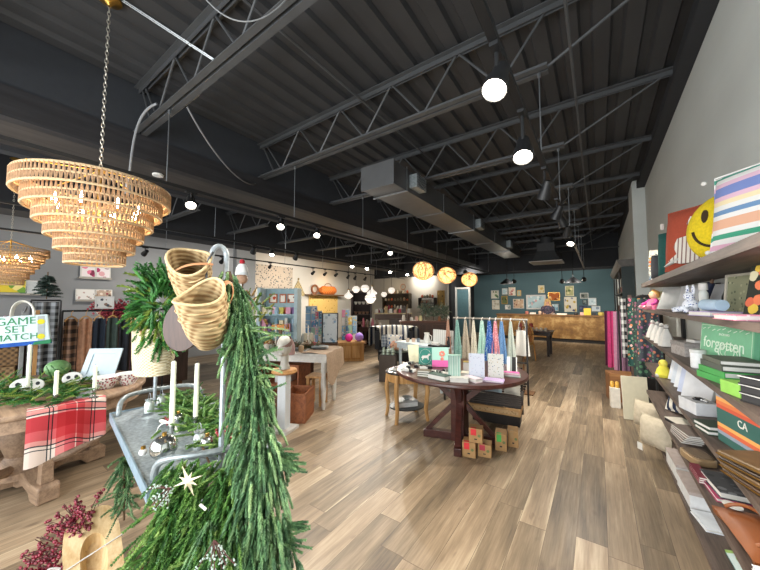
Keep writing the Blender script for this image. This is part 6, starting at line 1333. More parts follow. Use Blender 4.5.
# ---- pine cube cabinet with two balls
a, b = fl(339, 362), fl(364, 361); rz = math.atan2(b.y - a.y, b.x - a.x); w_ = (b - a).length; n_ = Vector((-math.sin(rz), math.cos(rz), 0)); c_ = (a + b) / 2 + n_ * .26
t = thing('pine_cabinet', 'small pine cabinet with a two-panel door in the middle distance', 'cabinet', c_, rz); hh = .46
m = MB(); m.b2((-w_ / 2, -.25, .0), (w_ / 2, .25, hh)); m.build('carcass', PINE, t, smooth=0); m = MB(); m.b2((-w_ / 2 - .015, -.27, hh + .001), (w_ / 2 + .015, .265, hh + .025)); m.build('cabinet_top', PINE, t, smooth=0)
m = MB(); 
for lo, hi in (((-w_ * .4, -.262, .05), (w_ * .4, -.251, .09)), ((-w_ * .4, -.262, hh - .06), (w_ * .4, -.251, hh - .02)), ((-w_ * .4, -.262, .091), (-w_ * .34, -.251, hh - .061)), ((w_ * .34, -.262, .091), (w_ * .4, -.251, hh - .061)), ((-w_ * .03, -.262, .091), (w_ * .03, -.251, hh - .061))): m.b2(lo, hi)
d_ = m.build('door', wood('#b9853f', '#94642c', 1, 2), t, smooth=0); m = MB(); m.ball((-w_ * .37, -.27, hh * .62), .012, 8); m.build('knob', BLACK, d_)
for px, c, lab, r in ((350, '#e0319a', 'bright magenta ball on the pine cabinet', .105), (358, '#a884d8', 'lilac ball on the pine cabinet', .115)):
    p = at(px, 344, z=hh + .02); q = c_ + Vector((math.cos(rz), math.sin(rz), 0)) * ((px - 351.5) * .034) - n_ * .08; t2 = thing('honeycomb_ball', lab, 'ball', (q.x, q.y, hh + .026))
    m = MB(); m.ball((0, 0, r), r, 20); m.build('ball_body', plain(c, .8, var=.08, scale=50), t2, smooth=80); m = MB(); m.lathe([(.02, 2 * r - .002), (.015, 2 * r + .012), (.001, 2 * r + .014)], n=10); m.build('cap', WHITE, t2)
# ================================================================== BACK OF THE SHOP
def bz(px, d, z): 
    q = atd(px, 303, d); return Vector((q.x, q.y, z))
def zpx(py, d): return CAMZ - (py - 303) / FPX * d
def spanrot(a, b): return math.atan2(b.y - a.y, b.x - a.x)
# ---- sales counter
YC = 13.95
c0, c1 = at(497, 315, y=YC), at(606.5, 315, y=YC); ZC = 1.04
t = thing('sales_counter', 'long sales counter with a mottled copper-gold front before the teal wall', 'counter', ((c0.x + c1.x) / 2, YC, 0)); w_ = c1.x - c0.x
COP = NT('hammered_copper'); v_ = COP.coord(); n_ = COP.noise(v_, 3.2, 5, .65); COP.done(COP.ramp(n_, [(.3, '#5f4424'), (.5, '#8a6434'), (.66, '#b3925c')]), .45, .15); COP = COP.m
m = MB(); m.b2((-w_ / 2, 0, .13), (w_ / 2, .6, ZC - .05)); m.build('front_panel', COP, t, smooth=0); m = MB(); m.b2((-w_ / 2 + .03, .04, 0), (w_ / 2 - .03, .58, .129)); m.build('plinth', plain('#1d1a18', .6), t, smooth=0)
m = MB(); m.b2((-w_ / 2 - .03, -.04, ZC - .049), (w_ / 2 + .03, .64, ZC)); m.build('worktop', wood('#8a6236', '#66451f', 1, 0), t, smooth=0)
def cx(px, k=.2, z=ZC + .001): q = at(px, 315, y=YC + k); return Vector((q.x, YC + k, z))
CI = [(533, 'box', '#d9d2c6', .2, .07, 'white tray at the left of the sales counter'), (527, 'jar', '#b06a5a', .07, .12, 'terracotta jar on the sales counter'), (540, 'jar', '#c9a98f', .06, .14, 'tan jar on the sales counter left of the person'), (553.5, 'box', '#8f7f72', .12, .06, 'taupe box on the sales counter right of the person'), (562, 'box', '#e3ddd0', .34, .05, 'white paper pile on the sales counter'), (576, 'jar', '#2b2b2d', .07, .1, 'black card machine holder on the sales counter'), (582, 'box', '#d9a9a0', .12, .1, 'pink small box on the sales counter'), (587.5, 'box', '#dcb93a', .22, .26, 'yellow gift bag on the sales counter'), (594, 'box', '#26282a', .12, .1, 'black box at the right of the sales counter'), (601, 'jar', '#c9b25a', .10, .12, 'mustard bowl at the right end of the sales counter')]
for px, k, c, w2, h2, lab in CI:
    if k == 'box': carton('counter_box', lab, w2, .18, h2, plain(c, .6), cx(px), 0, plain(c, .5))
    else: single('counter_jar', lab, 'jar', MB().lathe([(w2 * .8, 0), (w2, h2 * .4), (w2 * .9, h2 * .85), (w2 * .6, h2)], n=14), plain(c, .5), cx(px))
# ---- the person behind it
pp = cx(548, 1.02, 0); t = thing('person', 'person with long blonde hair in a dark patterned top behind the sales counter', 'person', pp, D(3))
me = bpy.data.meshes.new('body'); V = [(0, 0, .93), (0, 0, 1.08), (0, -.01, 1.26), (0, .0, 1.36), (0, -.005, 1.43), (0, -.02, 1.50), (0, -.025, 1.57), (.10, 0, .90), (.11, -.02, .50), (.11, 0, .08), (.115, -.12, .03), (-.10, 0, .90), (-.11, -.02, .50), (-.11, 0, .08), (-.115, -.12, .03),
     (.165, 0, 1.34), (.21, .01, 1.10), (.17, -.18, 1.06), (.13, -.24, 1.055), (-.165, 0, 1.34), (-.21, .01, 1.10), (-.17, -.18, 1.06), (-.13, -.24, 1.055)]
Eg = [(0, 1), (1, 2), (2, 3), (3, 4), (4, 5), (5, 6), (0, 7), (7, 8), (8, 9), (9, 10), (0, 11), (11, 12), (12, 13), (13, 14), (3, 15), (15, 16), (16, 17), (17, 18), (3, 19), (19, 20), (20, 21), (21, 22)]
RD = [.14, .12, .13, .10, .05, .085, .08, .10, .065, .045, .035, .10, .065, .045, .035, .06, .045, .035, .03, .06, .045, .035, .03]
me.from_pydata(V, Eg, []); bo = bpy.data.objects.new('body', me); COL.objects.link(bo); bo.parent = t; me.materials.append(plain('#c99b82', .6, var=.04))
bo.modifiers.new('skin', 'SKIN'); sv = me.skin_vertices[0].data
for i, r in enumerate(RD): sv[i].radius = (r, r * (.8 if i < 4 else 1)); sv[i].use_root = i == 0
s_ = bo.modifiers.new('sub', 'SUBSURF'); s_.levels = 1; s_.render_levels = 1
m = MB(); m.shell([(.17, .80), (.175, .95), (.155, 1.1), (.18, 1.27), (.15, 1.36), (.075, 1.41)], n=22, sy=.78)
for s in (-1, 1): m.tube([(s * .13, 0, 1.345), (s * .185, 0, 1.30), (s * .225, .01, 1.10), (s * .185, -.14, 1.065)], [.062, .07, .058, .048], 10)
m.build('patterned_top', speckle('#3a3440', ['#7a5a6a', '#5a6078', '#24202a'], 26, .4), t, smooth=70)
m = MB(); m.shell([(.155, .78), (.16, .6), (.14, .08), (.12, .08)], n=18, sy=.7); m.build('trousers', plain('#23252b', .8), t)
HR = plain('#c9a56c', .7, var=.2, scale=30)
m = MB(); m.ball((0, .040, 1.595), (.096, .098, .098), 16); 
for s in (-1, 1): m.tube([(s * .07, .0, 1.62), (s * .095, -.01, 1.52), (s * .10, -.02, 1.38), (s * .09, -.05, 1.26)], [.03, .035, .038, .015], 8)
m.tube([(0, .06, 1.6), (0, .09, 1.45), (0, .085, 1.27)], [.06, .08, .04], 10); m.build('hair', HR, t, smooth=80)
for s in (-1, 1): m = MB(); m.ball((s * .03, -.098, 1.555), (.011, .006, .006), 8); m.build('eye', plain('#2a2422', .4), t)
m = MB(); m.ball((0, -.108, 1.53), (.011, .014, .016), 8); m.build('nose', plain('#c4927a', .6), t); m = MB(); m.ball((0, -.098, 1.498), (.022, .006, .006), 8); m.build('mouth', plain('#9c4a4a', .5), t)
for s in (-1, 1):
    for k in range(4): m = MB(); a = Vector((s * (.13 - .008 + .011 * k), -.25, 1.055)); m.tube([a, a + Vector((0, -.035, -.006)), a + Vector((0, -.055 + .004 * abs(k - 1), -.022))], [.009, .008, .006], 6); m.build('finger', plain('#c99b82', .6, var=.04), t)
    m = MB(); a = Vector((s * .105, -.235, 1.055)); m.tube([a, a + Vector((-s * .025, -.02, -.004)), a + Vector((-s * .03, -.04, -.014))], [.010, .009, .007], 6); m.build('thumb', plain('#c99b82', .6, var=.04), t)
# ---- pictures on the teal wall
def onwall(x0, y0, x1, y1): 
    a, b = at(x0, y0, y=Y_B - .03), at(x1, y1, y=Y_B - .03); return (a.x + b.x) / 2, min(a.z, b.z), b.x - a.x, a.z - b.z
ART = [((491, 290.5, 499, 298.5), '#d9d5c4', ['#6f8a5a', '#3f5a48', '#a9b8a0'], 'landscape picture in a wide white mat, leftmost on the teal wall', WHITE), ((502, 288.5, 507.5, 294.5), '#b9d0d4', ['#7fa0b0', '#dfe6e6'], 'small pale blue picture on the teal wall, second in the top row', WHITE),
       ((508.5, 287.5, 515.5, 295.5), '#e0d4c4', ['#b0605a', '#d9a59a'], 'red flower picture on the teal wall, third in the top row', CREAM), ((517, 290.5, 521, 296), '#8fa39a', ['#c9d0c4', '#5f7a6a'], 'small green picture at the end of the left top row', BRASS), ((501.5, 296, 507.5, 304), '#5f6a44', ['#a08a4a', '#3c4a2c'], 'olive picture in a gold frame under the small pale blue one', BRASS), ((492, 300, 499.5, 309.5), '#d9d4c6', ['#b9b09a'], 'tall cream picture at the lower left of the teal wall', CREAM),
       ((505, 305, 510.5, 309.5), '#e4e2da', ['#8a8f8a'], 'small white picture beside the tall cream one', WHITE), ((513, 299, 524, 308.5), '#c9a98c', ['#7a4a3a', '#5a6a4a', '#d9c9a9'], 'still-life picture in a thick white frame', WHITE), ((526, 295, 546, 309.5), '#b9d0d4', ['#8fb0b8', '#dfe9e9', '#d9a9a4'], 'largest pale blue picture behind the person', WHITE), ((538, 285.5, 544.5, 293), '#d9cda4', ['#8a9a5a', '#c9a95a'], 'small cream picture above the largest pale blue one', CREAM),
       ((548, 292.5, 560, 300.5), '#b5602c', ['#d99a5a', '#7a3a1c', '#e0c08a'], 'orange tapestry-like picture right of the largest one', BRASS), ((552, 304, 558.5, 311), '#a9cfe0', ['#d9ecf2', '#6fa9c4'], 'small sky blue picture beside the person', WHITE), ((565, 286, 574, 296), '#a9a878', ['#5a6a3c', '#d9d0a0'], 'green portrait picture in a pale gold frame, uppermost right', CREAM), ((564, 297, 577, 312), '#d9d2c2', ['#4a4a6a', '#b9a04a', '#8a8a9a'], 'large portrait picture with a wide cream frame right of the person', CREAM),
       ((580, 293, 588.5, 298.5), '#7a8078', ['#3c4442', '#b9bdb5'], 'grey landscape picture in a white frame at the right', WHITE), ((588, 298, 596.5, 305.5), '#c9dadf', ['#dfe9ec', '#a9c0c9'], 'pale blue-white picture at the far right group', WHITE), ((582.5, 300, 587.2, 304.5), '#6a7a78', ['#3a4a4a', '#8f9f9a'], 'small dark framed picture between the grey and pale ones', BLACK), ((591.5, 306, 600.5, 311.5), '#d0dbe2', ['#8a9aa8', '#eef2f4'], 'small wide picture lowest at the far right', WHITE), ((579, 305.5, 587.5, 311), '#3e4660', ['#5a6080', '#2c3248'], 'dark violet picture low on the teal wall', plain('#35405a', .6))]
for i, (bx, bg, cs, lab, fr) in enumerate(ART):
    x_, z_, w2, h2 = onwall(*bx); panel('wall_art', lab, w2, h2, .03, speckle(bg, cs, 7, .42, seed=i * 2.3), (x_, Y_B - .004, z_), 0, 0, fr, cat='picture', fw=.022 + .05 * (w2 > .5))
# ---- dark table with pots and a wicker chair, before the counter
q = bz(534, 8.95, 0); tt = tbl('dark_table', 'dark wooden table of potted candles between counter and towel rack', (q.x - .05, q.y + .3, 0), .95, .75, .70, DARKWOOD, plain('#2a1d18', .5), D(0), .09)
for i in range(7):
    single('white_candle_pot', 'small white pot candle on the dark table before the counter', 'candle', MB().shell([(.001, 0), (.032, 0), (.038, .09), (.034, .09), (.03, .07), (.001, .07)], n=14), plain('#d9cfc0', .5), (q.x - .42 + .115 * i, q.y + .05 + .03 * (i % 2), .701), group='white pot candles on the dark table')
for px, c, lab in ((515, '#b5524a', 'red basket pot at the left of the dark table'), (523, '#c9c2b4', 'cream tall vase on the dark table'), (529, '#a9403c', 'dark red tin on the dark table')): s = bz(px, 9.2, .701); single('table_vase', lab, 'vase', MB().lathe([(.05, 0), (.07, .07), (.05, .15), (.055, .19)], n=16), plain(c, .6), (min(max(s.x, q.x - .45), q.x + .35), q.y + .42, .701))
q = bz(523, 8.3, 0); t = thing('wicker_chair', 'honey-coloured bentwood wicker chair at the end of the towel rack', 'chair', (q.x, q.y, 0), D(-40)); WK = plain('#b9884a', .6, var=.2)
m = MB(); m.lathe([(.001, .42), (.23, .42), (.24, .45), (.22, .46), (.001, .46)], n=26); m.build('seat', weave('#c79a5a', '#8a6430', 120, .7, (0, 1)), t)
m = MB(); m.tube(bez((-.22, .08, .45), (-.30, .15, 1.05), (.30, .15, 1.05), (.22, .08, .45), 18), .018, 8); m.build('back_hoop', WK, t); 
m = MB(); m.grid(lambda u, v: ((u - .5) * .34 * (1 - .45 * v * v), .10 + .03 * v, .48 + .37 * v), 8, 8, thick=.012); m.build('backrest', weave('#a8713c', '#6a4420', 120, .7, (0, 2)), t)
for s in (-1, 1): m = MB(); m.tube(bez((s * .2, .12, .68), (s * .32, .0, .72), (s * .3, -.2, .70), (s * .22, -.2, .45), 12), .015, 8); m.build('armrest', WK, t)
for sx_ in (-.17, .17):
    for sy_ in (-.16, .16): m = MB(); m.tube([(sx_ * 1.15, sy_ * 1.15, 0), (sx_, sy_, .42)], .017, 8); m.build('leg', WK, t)
q = bz(521, 5.2, .68); t = thing('white_bag', 'white canvas tote hanging at the right of the towel rack', 'bag', (q.x, q.y + .02, .62), 0); m = MB(); m.grid(lambda u, v: ((u - .5) * .23 * (1 - .3 * v), .02 * math.sin(u * 7), .42 * v), 12, 6, thick=.02); m.build('bag_body', speckle('#d9d8d2', ['#c2c1b8', '#d0d0c8'], 40, .2), t, smooth=60)
for s in (-1, 1): m = MB(); m.tube(bez((-.06, 0, .41), (-.05, 0, .66), (.05, 0, .66), (.06, 0, .41), 10), .008, 6); m.build('handle', PAPER, t)
q2 = t.location; t = thing('bag_stand', 'thin wooden bag stand carrying the white canvas tote', 'stand', (q2.x, q2.y + .07, 0)); m = MB(); m.cyl((0, 0, .02), (0, 0, 1.27), .012, n=8); m.build('post', WALNUT, t); m = MB(); m.b2((-.15, -.12, 0), (.15, .12, .02)); m.build('foot', WALNUT, t, smooth=0); m = MB(); m.tube([(0, 0, 1.24), (0, -.05, 1.235), (0, -.085, 1.25)], .008, 6); m.build('peg', WALNUT, t)
# ---- wall of dark cabinets, scarves and dresses on the right, beyond the shelving
t = thing('display_cabinet', 'tall dark green-black cabinet with a crown along the right wall', 'cabinet', (.60, 7.75, 0)); DC = plain('#22302f', .6)
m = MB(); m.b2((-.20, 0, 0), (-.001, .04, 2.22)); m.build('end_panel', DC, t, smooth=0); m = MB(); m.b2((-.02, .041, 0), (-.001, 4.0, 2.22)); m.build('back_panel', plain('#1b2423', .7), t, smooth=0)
m = MB(); m.prism([(-.20, 2.221), (0, 2.221), (0, 2.36), (-.27, 2.36), (-.25, 2.30)], 4.1, M=TR((0, 2.02, 0))); m.build('crown', plain('#5d5a55', .6), t, smooth=0)
for z_ in (.3, .8, 1.25, 1.7): m = MB(); m.b2((-.19, .041, z_), (-.021, 3.99, z_ + .025)); m.build('shelf_board', DC, t, smooth=0)
for y in (1.3, 2.6, 3.96): m = MB(); m.b2((-.195, y, 0), (-.165, y + .04, 2.2)); m.build('divider', plain('#4a4540', .6), t, smooth=0)
for i in range(14):
    y = .3 + i * .26; z_ = (1.726, 1.276)[i % 2]; c = ['#c9b49a', '#8a5a48', '#d9d2c4', '#5a6a5c', '#b9808a'][i % 5]
    single('shelf_vase', 'small pot on the shelves of the tall dark cabinet', 'pot', MB().lathe([(.035, 0), (.05, .06), (.035, .12), (.04, .16)], n=12), plain(c, .5), (.60 - .10, 7.75 + y, z_), group='pots in the tall dark cabinet')
PK = [(607.5, 7.7, '#6a2a4a', 'dark plum scarf, leftmost on the scarf rack at the right', .13), (611.5, 7.6, '#d0447e', 'hot pink scarf second on the scarf rack at the right', .14), (617, 7.3, '#c98fa9', 'dusty pink scarf third on the scarf rack at the right', .12), (621, 7.1, '#a87f98', 'mauve scarf fourth on the scarf rack at the right', .16), (625, 6.9, '#8d6a80', 'dark mauve scarf fifth on the scarf rack at the right', .1)]
rk2 = thing('scarf_rack', 'dark scarf rack standing beyond the shelving at the right', 'rack', (.27, 7.0, 0)); 
for y in (-.55, .65): m = MB(); m.cyl((.0, y, .0), (0, y, 1.36), .015, n=8); m.build('post', BLACK, rk2); m = MB(); m.b2((-.12, y - .02, 0), (.12, y + .02, .02)); m.build('foot', BLACK, rk2, smooth=0)
m = MB(); m.cyl((0, -.55, 1.36), (0, .65, 1.36), .012, n=8); m.build('rail', BLACK, rk2)
for px, d, c, lab, w2 in PK:
    x_ = .27; y_ = {607.5: 7.5, 611.5: 7.3, 617: 7.05, 621: 6.85, 625: 6.65}[px]; q = at(px, 303, y=y_)
    drape('long_scarf', lab, 'scarf', (q.x, y_, .30), D(20), w2, 1.044, plain(c, .9, var=.12, scale=25), 2, .03, flare=.3, seed=px)
drape('check_scarf', 'black and white check scarf hanging beside the mauve scarves', 'scarf', (at(623, 303, y=6.42).x, 6.42, .62), D(30), .08, .95, plaid('#888', [(0, '#222326'), (.5, '#d9d9d5')], [(0, '#222326'), (.5, '#d9d9d5')], .06, .12), 2, .015)
t = thing('bookcase', 'narrow dark brown bookcase end standing before the scarf rack', 'bookcase', (.50, 5.95, 0)); m = MB(); m.b2((-.13, -.02, 0), (-.09, .02, 1.62)); m.build('front_post', wood('#5a4338', '#3c2c25', 1, 2), t, smooth=0); m = MB(); m.b2((-.089, -.015, 0), (.25, .015, 1.60)); m.build('end_panel', plain('#1d1a1a', .7), t, smooth=0)
m = MB(); m.b2((-.12, .021, 1.5), (.25, .40, 1.53)); m.build('shelf_board', plain('#2d2622', .6), t, smooth=0)
FD = [speckle('#214a44', ['#c9607a', '#d98a5a', '#6f9a7a', '#8f4a6a', '#e0b9b0'], 22, .4, seed=9), speckle('#2c3f3a', ['#4f7a5a', '#8a5a6a', '#1f2f2c'], 20, .42, seed=4), speckle('#3a3f48', ['#c9785a', '#8f5a7a', '#5a7f6f'], 24, .4, seed=6)]
for i, (px, y_, z0, h, lab) in enumerate(((637, 5.55, .62, .95, 'dark teal dress with pink flowers hanging at the shelf end, farthest'), (642, 5.40, .52, 1.0, 'deep green floral dress hanging at the shelf end, middle'), (647, 5.22, .75, .8, 'dark floral dress with orange blooms hanging at the shelf end, nearest'))):
    q = at(px, 303, y=y_); drape('floral_dress', lab, 'dress', (q.x, y_, z0), D(-18), .20, h, FD[i], 2, .03, flare=.3, seed=i)
t = thing('dress_rail', 'short black rail carrying the floral dresses at the shelf end', 'rail', (.47, 5.4, 0)); m = MB(); m.cyl((.12, .0, 0), (.12, 0, 1.60), .012, n=8); m.build('post', BLACK, t); m = MB(); m.cyl((.0, -.25, 1.60), (.0, .3, 1.60), .010, n=8); m.cyl((0, 0, 1.60), (.12, 0, 1.60), .01, n=8); m.build('rail', BLACK, t); m = MB(); m.b2((.02, -.12, 0), (.2, .12, .018)); m.build('foot', BLACK, t, smooth=0)
q = fl(634, 421); panel('cream_canvas', 'blank cream canvas leaning on the floor at the shelf end', .27, .54, .03, plain('#c9c3ab', .85, var=.04), (q.x + .03, q.y + .06, .002), D(14), -.1, cat='canvas')
q = fl(628, 408); t = carton('wooden_chest', 'low brown wooden chest behind the cream canvas', .44, .30, .42, wood('#9a6a42', '#6f4828', 1, 0), (q.x + .0, q.y + .42, 0), D(10), wood('#b07f50', '#855a33', 1, 0), lidh=.04)
q = fl(615.5, 408); t = carton('paper_lantern', 'small white paper box left of the cream canvas', .11, .10, .28, plain('#d6d1c6', .7), (q.x, q.y + .05, 0), D(10))
for i, s in enumerate((-.028, .03)): single('candle_glow_jar', 'amber jar coloured like candle glow on the white paper box, %s' % ('left one' if not i else 'right one'), 'jar', MB().lathe([(.022, 0), (.026, .03), (.022, .075), (.014, .085)], n=14), plain('#d9a94a', .3), (q.x + s, q.y + .05, .281))  # yellow candle glow is put into the jar colour, nothing emits
# ---- pale blue hutch, framed prints and clutter behind the garland
d = 5.6; a, b = bz(259, d, 0), bz(296, d, 0); rz = spanrot(a, b); L_ = (b - a).length; zt = zpx(288, d); nv = Vector((-math.sin(rz), math.cos(rz), 0)); c_ = (a + b) / 2
t = thing('blue_hutch', 'pale blue display hutch behind the garland with three small framed prints', 'hutch', c_, rz); HB = plain('#8fa9b0', .7)
m = MB(); m.b2((-L_ / 2, .26, 0), (L_ / 2, .30, zt)); m.build('back_panel', HB, t, smooth=0)
for s in (-1, 1): m = MB(); m.b2((s * L_ / 2 - .03, -.02, 0), (s * L_ / 2 + .03, .259, zt)); m.build('side_panel', plain('#a3b6ba', .7), t, smooth=0)
for i, z_ in enumerate((.12, .62, .98, 1.30)): m = MB(); m.b2((-L_ / 2 + .031, -.02, z_ - .025), (L_ / 2 - .031, .259, z_)); m.build('shelf_board', HB, t, smooth=0)
def hp(u, k, z): return c_ + Vector((math.cos(rz), math.sin(rz), 0)) * u + nv * k + Vector((0, 0, z))
for i, (px, w2, cs) in enumerate(((268.5, .15, ['#c9502f', '#e9e0d0']), (278.5, .12, ['#e0a58a', '#c96a4a']), (287.5, .15, ['#7a3a30', '#d98a6a']))):
    u = (px - 277.5) / 37 * L_; panel('framed_print', ['left one of the three small prints in orange-brown frames on the blue hutch', 'middle one of the three small prints in orange-brown frames', 'right one of the three small prints in orange-brown frames'][i], w2, .17, .02, speckle('#e6ddd0', cs, 12, .4, seed=i), hp(u, .256, zpx(303, d)), rz, 0, plain('#a8603c', .6), cat='picture', fw=.018)
CC = ['#c98aa0', '#8fa9b8', '#d9c9a4', '#7a5a8a', '#b9b04a', '#e0dcd0', '#5a6a4a', '#a8563c', '#d9a0b0', '#6a8f9a']
for r, (z_, n) in enumerate(((.981, 8), (.621, 7), (1.301, 8))):
    for i in range(n):
        u = -L_ / 2 + .08 + (L_ - .16) * i / (n - 1); c = CC[(i * 3 + r) % 10]; hh = .12 + .14 * R.random() * (r < 2)
        if i % 2: single('shelf_jar', 'coloured jar on the %s shelf of the blue hutch' % (('middle', 'lower', 'upper')[r]), 'jar', MB().lathe([(.035, 0), (.045, hh * .4), (.035, hh * .8), (.025, hh)], n=12), plain(c, .5), hp(u, .08 + .05 * (i % 3), z_), group='jars on the %s hutch shelf' % (('middle', 'lower', 'upper')[r]))
        else: carton('gift_box', 'coloured gift box on the %s shelf of the blue hutch' % (('middle', 'lower', 'upper')[r]), .08, .07, hh, plain(c, .6), hp(u, .08 + .05 * (i % 3), z_), rz, group='gift boxes on the %s hutch shelf' % (('middle', 'lower', 'upper')[r]))
q = bz(281, 5.2, 0); t = thing('tray_stand', 'tall wooden plant stand with an orange tray, left of the mannequin head', 'stand', (q.x, q.y, 0), rz); zz = zpx(328, 5.2)
m = MB(); m.cyl((0, 0, 0), (0, 0, zz - .02), .03, n=10); m.build('post', WALNUT, t); m = MB(); m.lathe([(.14, 0), (.14, .02), (.03, .04)], n=20); m.build('foot', WALNUT, t)
m = MB(); m.b2((-.12, -.08, zz - .019), (.12, .08, zz)); m.b2((-.12, -.085, zz - .019), (.12, -.0805, zz + .06)); m.b2((-.12, .0805, zz - .019), (.12, .085, zz + .06)); m.build('orange_tray', plain('#c98238', .6), t, smooth=0)
for i in range(5): single('felt_ball', 'small coloured felt ball in the orange tray', 'ball', MB().ball((0, 0, .035), .035, 10), plain(['#d9d2c4', '#a04a3a', '#8a9a5a', '#d9b04a', '#c9a0a8'][i], .9), (q.x + math.cos(rz) * (-.09 + .045 * i), q.y + math.sin(rz) * (-.09 + .045 * i), zz + .001), group='felt balls in the orange tray')
# yellow-green shrub sprigs beside the garland top
p = atd(252, 318, 3.3); 
def gen(m):
    for k in range(70): q = p + Vector((R.gauss(0, .10), R.gauss(0, .08), R.gauss(0, .16))); strand(m, q, rdir() + Vector((0, 0, .5)), R.uniform(.08, .15), .2, .003, .03, .007, 10, R.choice((0, 1, 2)))
b0_ = Vector((p.x, p.y, 0.32)); greens('eucalyptus_bouquet', 'yellow-green eucalyptus bouquet behind the top of the garland', 'bouquet', gen, [leafmat('#a9a84a', '#6f7a34'), leafmat('#7f9a4f', '#4f6a34'), leafmat('#b98f4a', '#7a6a30')], [b0_, p], .012)
single('tall_planter', 'tall grey floor planter holding the eucalyptus bouquet', 'planter', MB().lathe([(.12, 0), (.16, .1), (.14, .8), (.16, .84), (.001, .84)] if False else [(.11, 0), (.13, .05), (.12, .28), (.13, .31), (.001, .30)], n=20), plain('#7d8280', .6), (p.x, p.y, 0))
# knit cap ornament on a stand above the garland
p = atd(242, 270, 2.4); t = thing('knit_hat', 'white knit cap with a red pompom above the garland', 'hat', (p.x, p.y, p.z - .04)); t.scale = (.8, .8, .8)
m = MB(); m.lathe([(.055, 0), (.058, .025), (.052, .07), (.03, .105), (.001, .115)], n=18); m.build('cap_body', plain('#d9d9d6', .95, bump=.5), t); m = MB(); m.shell([(.06, 0), (.062, .012), (.06, .026)], n=18); m.build('brim', plain('#c4c7c8', .95), t); m = MB(); m.ball((0, 0, .13), .026, 10); m.build('pompom', plain('#9a1f2a', .95), t)
t2 = thing('hat_stand', 'slim wooden head stand holding the white knit cap', 'stand', (p.x, p.y, 0)); m = MB(); m.cyl((0, 0, .02), (0, 0, p.z - .10), .013, n=8); m.build('post', WALNUT, t2); m = MB(); m.ball((0, 0, p.z - .07), (.045, .045, .04), 12); m.build('head_form', plain('#a8846a', .7), t2); m = MB(); m.lathe([(.14, 0), (.14, .02), (.02, .03)], n=18); m.build('foot', WALNUT, t2)
m = MB(); m.box((0, 0, 0), (.05, .003, .075), rz=YAW); single('paper_tag', 'white paper tag hanging under the knit cap', 'tag', m, PAPER, Vector((p.x, p.y, p.z - .145)) - FWD * .055)
# ---- left wall: dotted picture, warm glow panel, ledges
xw = X_L + .03; a, b = at(252, 267, x=xw), at(292, 287, x=xw); y0, y1 = at(254, 275, x=xw).y, at(292, 275, x=xw).y
yy0 = 5.95; t = panel('dotted_picture', 'big unframed picture of dark dots on cream, high on the far wall', (y1 - yy0), .78, .04, speckle('#b3a594', ['#3a4a50', '#4f6066', '#2d3a40', '#5a6468'], 13, .32), (xw, (yy0 + y1) / 2, 2.02), D(90), 0, cat='picture')
a, b = at(309, 297, x=xw), at(337, 297, x=xw); t = thing('yellow_panel', 'yellow panel with rows of small dots on the far wall', 'panel', (xw, (a.y + b.y) / 2, .75)); L_ = b.y - a.y
m = MB(); m.b2((-.02, -L_ / 2, 0), (.04, L_ / 2, 1.05)); m.build('board', speckle('#e0b96a', ['#b5822f', '#d9a548'], 9, .24), t, smooth=0); m = MB(); m.b2((-.02, -L_ / 2 - .2, 1.051), (.40, L_ / 2 + .1, 1.09)); m.build('top_shelf', plain('#6a4a2c', .6), t, smooth=0)
ys = (a.y + b.y) / 2; ZT = .75 + 1.091
t = thing('orange_basket', 'long orange woven basket on the yellow panel shelf', 'basket', (xw + .20, at(328, 290, x=xw + .2).y, ZT + .002)); m = MB(); m.lathe([(.10, -.42), (.17, -.3), (.18, 0), (.17, .3), (.10, .42)], n=16, M=TR((0, 0, .17), rx=PI / 2)); m.build('basket_body', weave('#d9772a', '#9a4a14', 60, .8, (1, 2)), t); m = MB(); m.tube(bez((0, -.2, .34), (0, -.15, .5), (0, .15, .5), (0, .2, .34), 10), .015, 6); m.build('handle', WALNUT, t)
t = thing('wall_wreath', 'small brown twig wreath on the yellow panel shelf', 'wreath', (xw + .12, at(314.5, 290, x=xw + .1).y, ZT)); m = MB(); m.tube([(0, .16 * math.cos(2 * PI * k / 20), .20 + .16 * math.sin(2 * PI * k / 20)) for k in range(20)], .04, 8, closed=True); m.build('twig_ring', plain('#7a4a2c', .9, var=.3, scale=40, bump=.5), t)
lamp((xw + .5, ys, 2.45), 7, 'POINT', .08, (1, .66, .3)); lamp((xw + .75, (yy0 + y1) / 2, 2.75), 5, 'POINT', .08, (1, .62, .3))
p = at(298, 300, x=-7.2); t = thing('tassel_stand', 'straw tassel wall hanging beside the dotted picture', 'hanging', (X_L + .02, at(298, 292, x=X_L + .02).y, 1.75)); m = MB(); m.prism([(-.32, .1), (0, .62), (.32, .1), (.26, 0), (.1, .06), (0, .0), (-.1, .06), (-.26, 0)], .03, M=TR((.01, 0, 0), rz=PI / 2)); m.build('straw_fan', weave('#b9a67a', '#7f6f4a', 50, .8, (1, 2)), t, smooth=0); m = MB(); m.ball((.02, 0, .66), .04, 10); m.build('knot', plain('#8a7a52', .8), t)
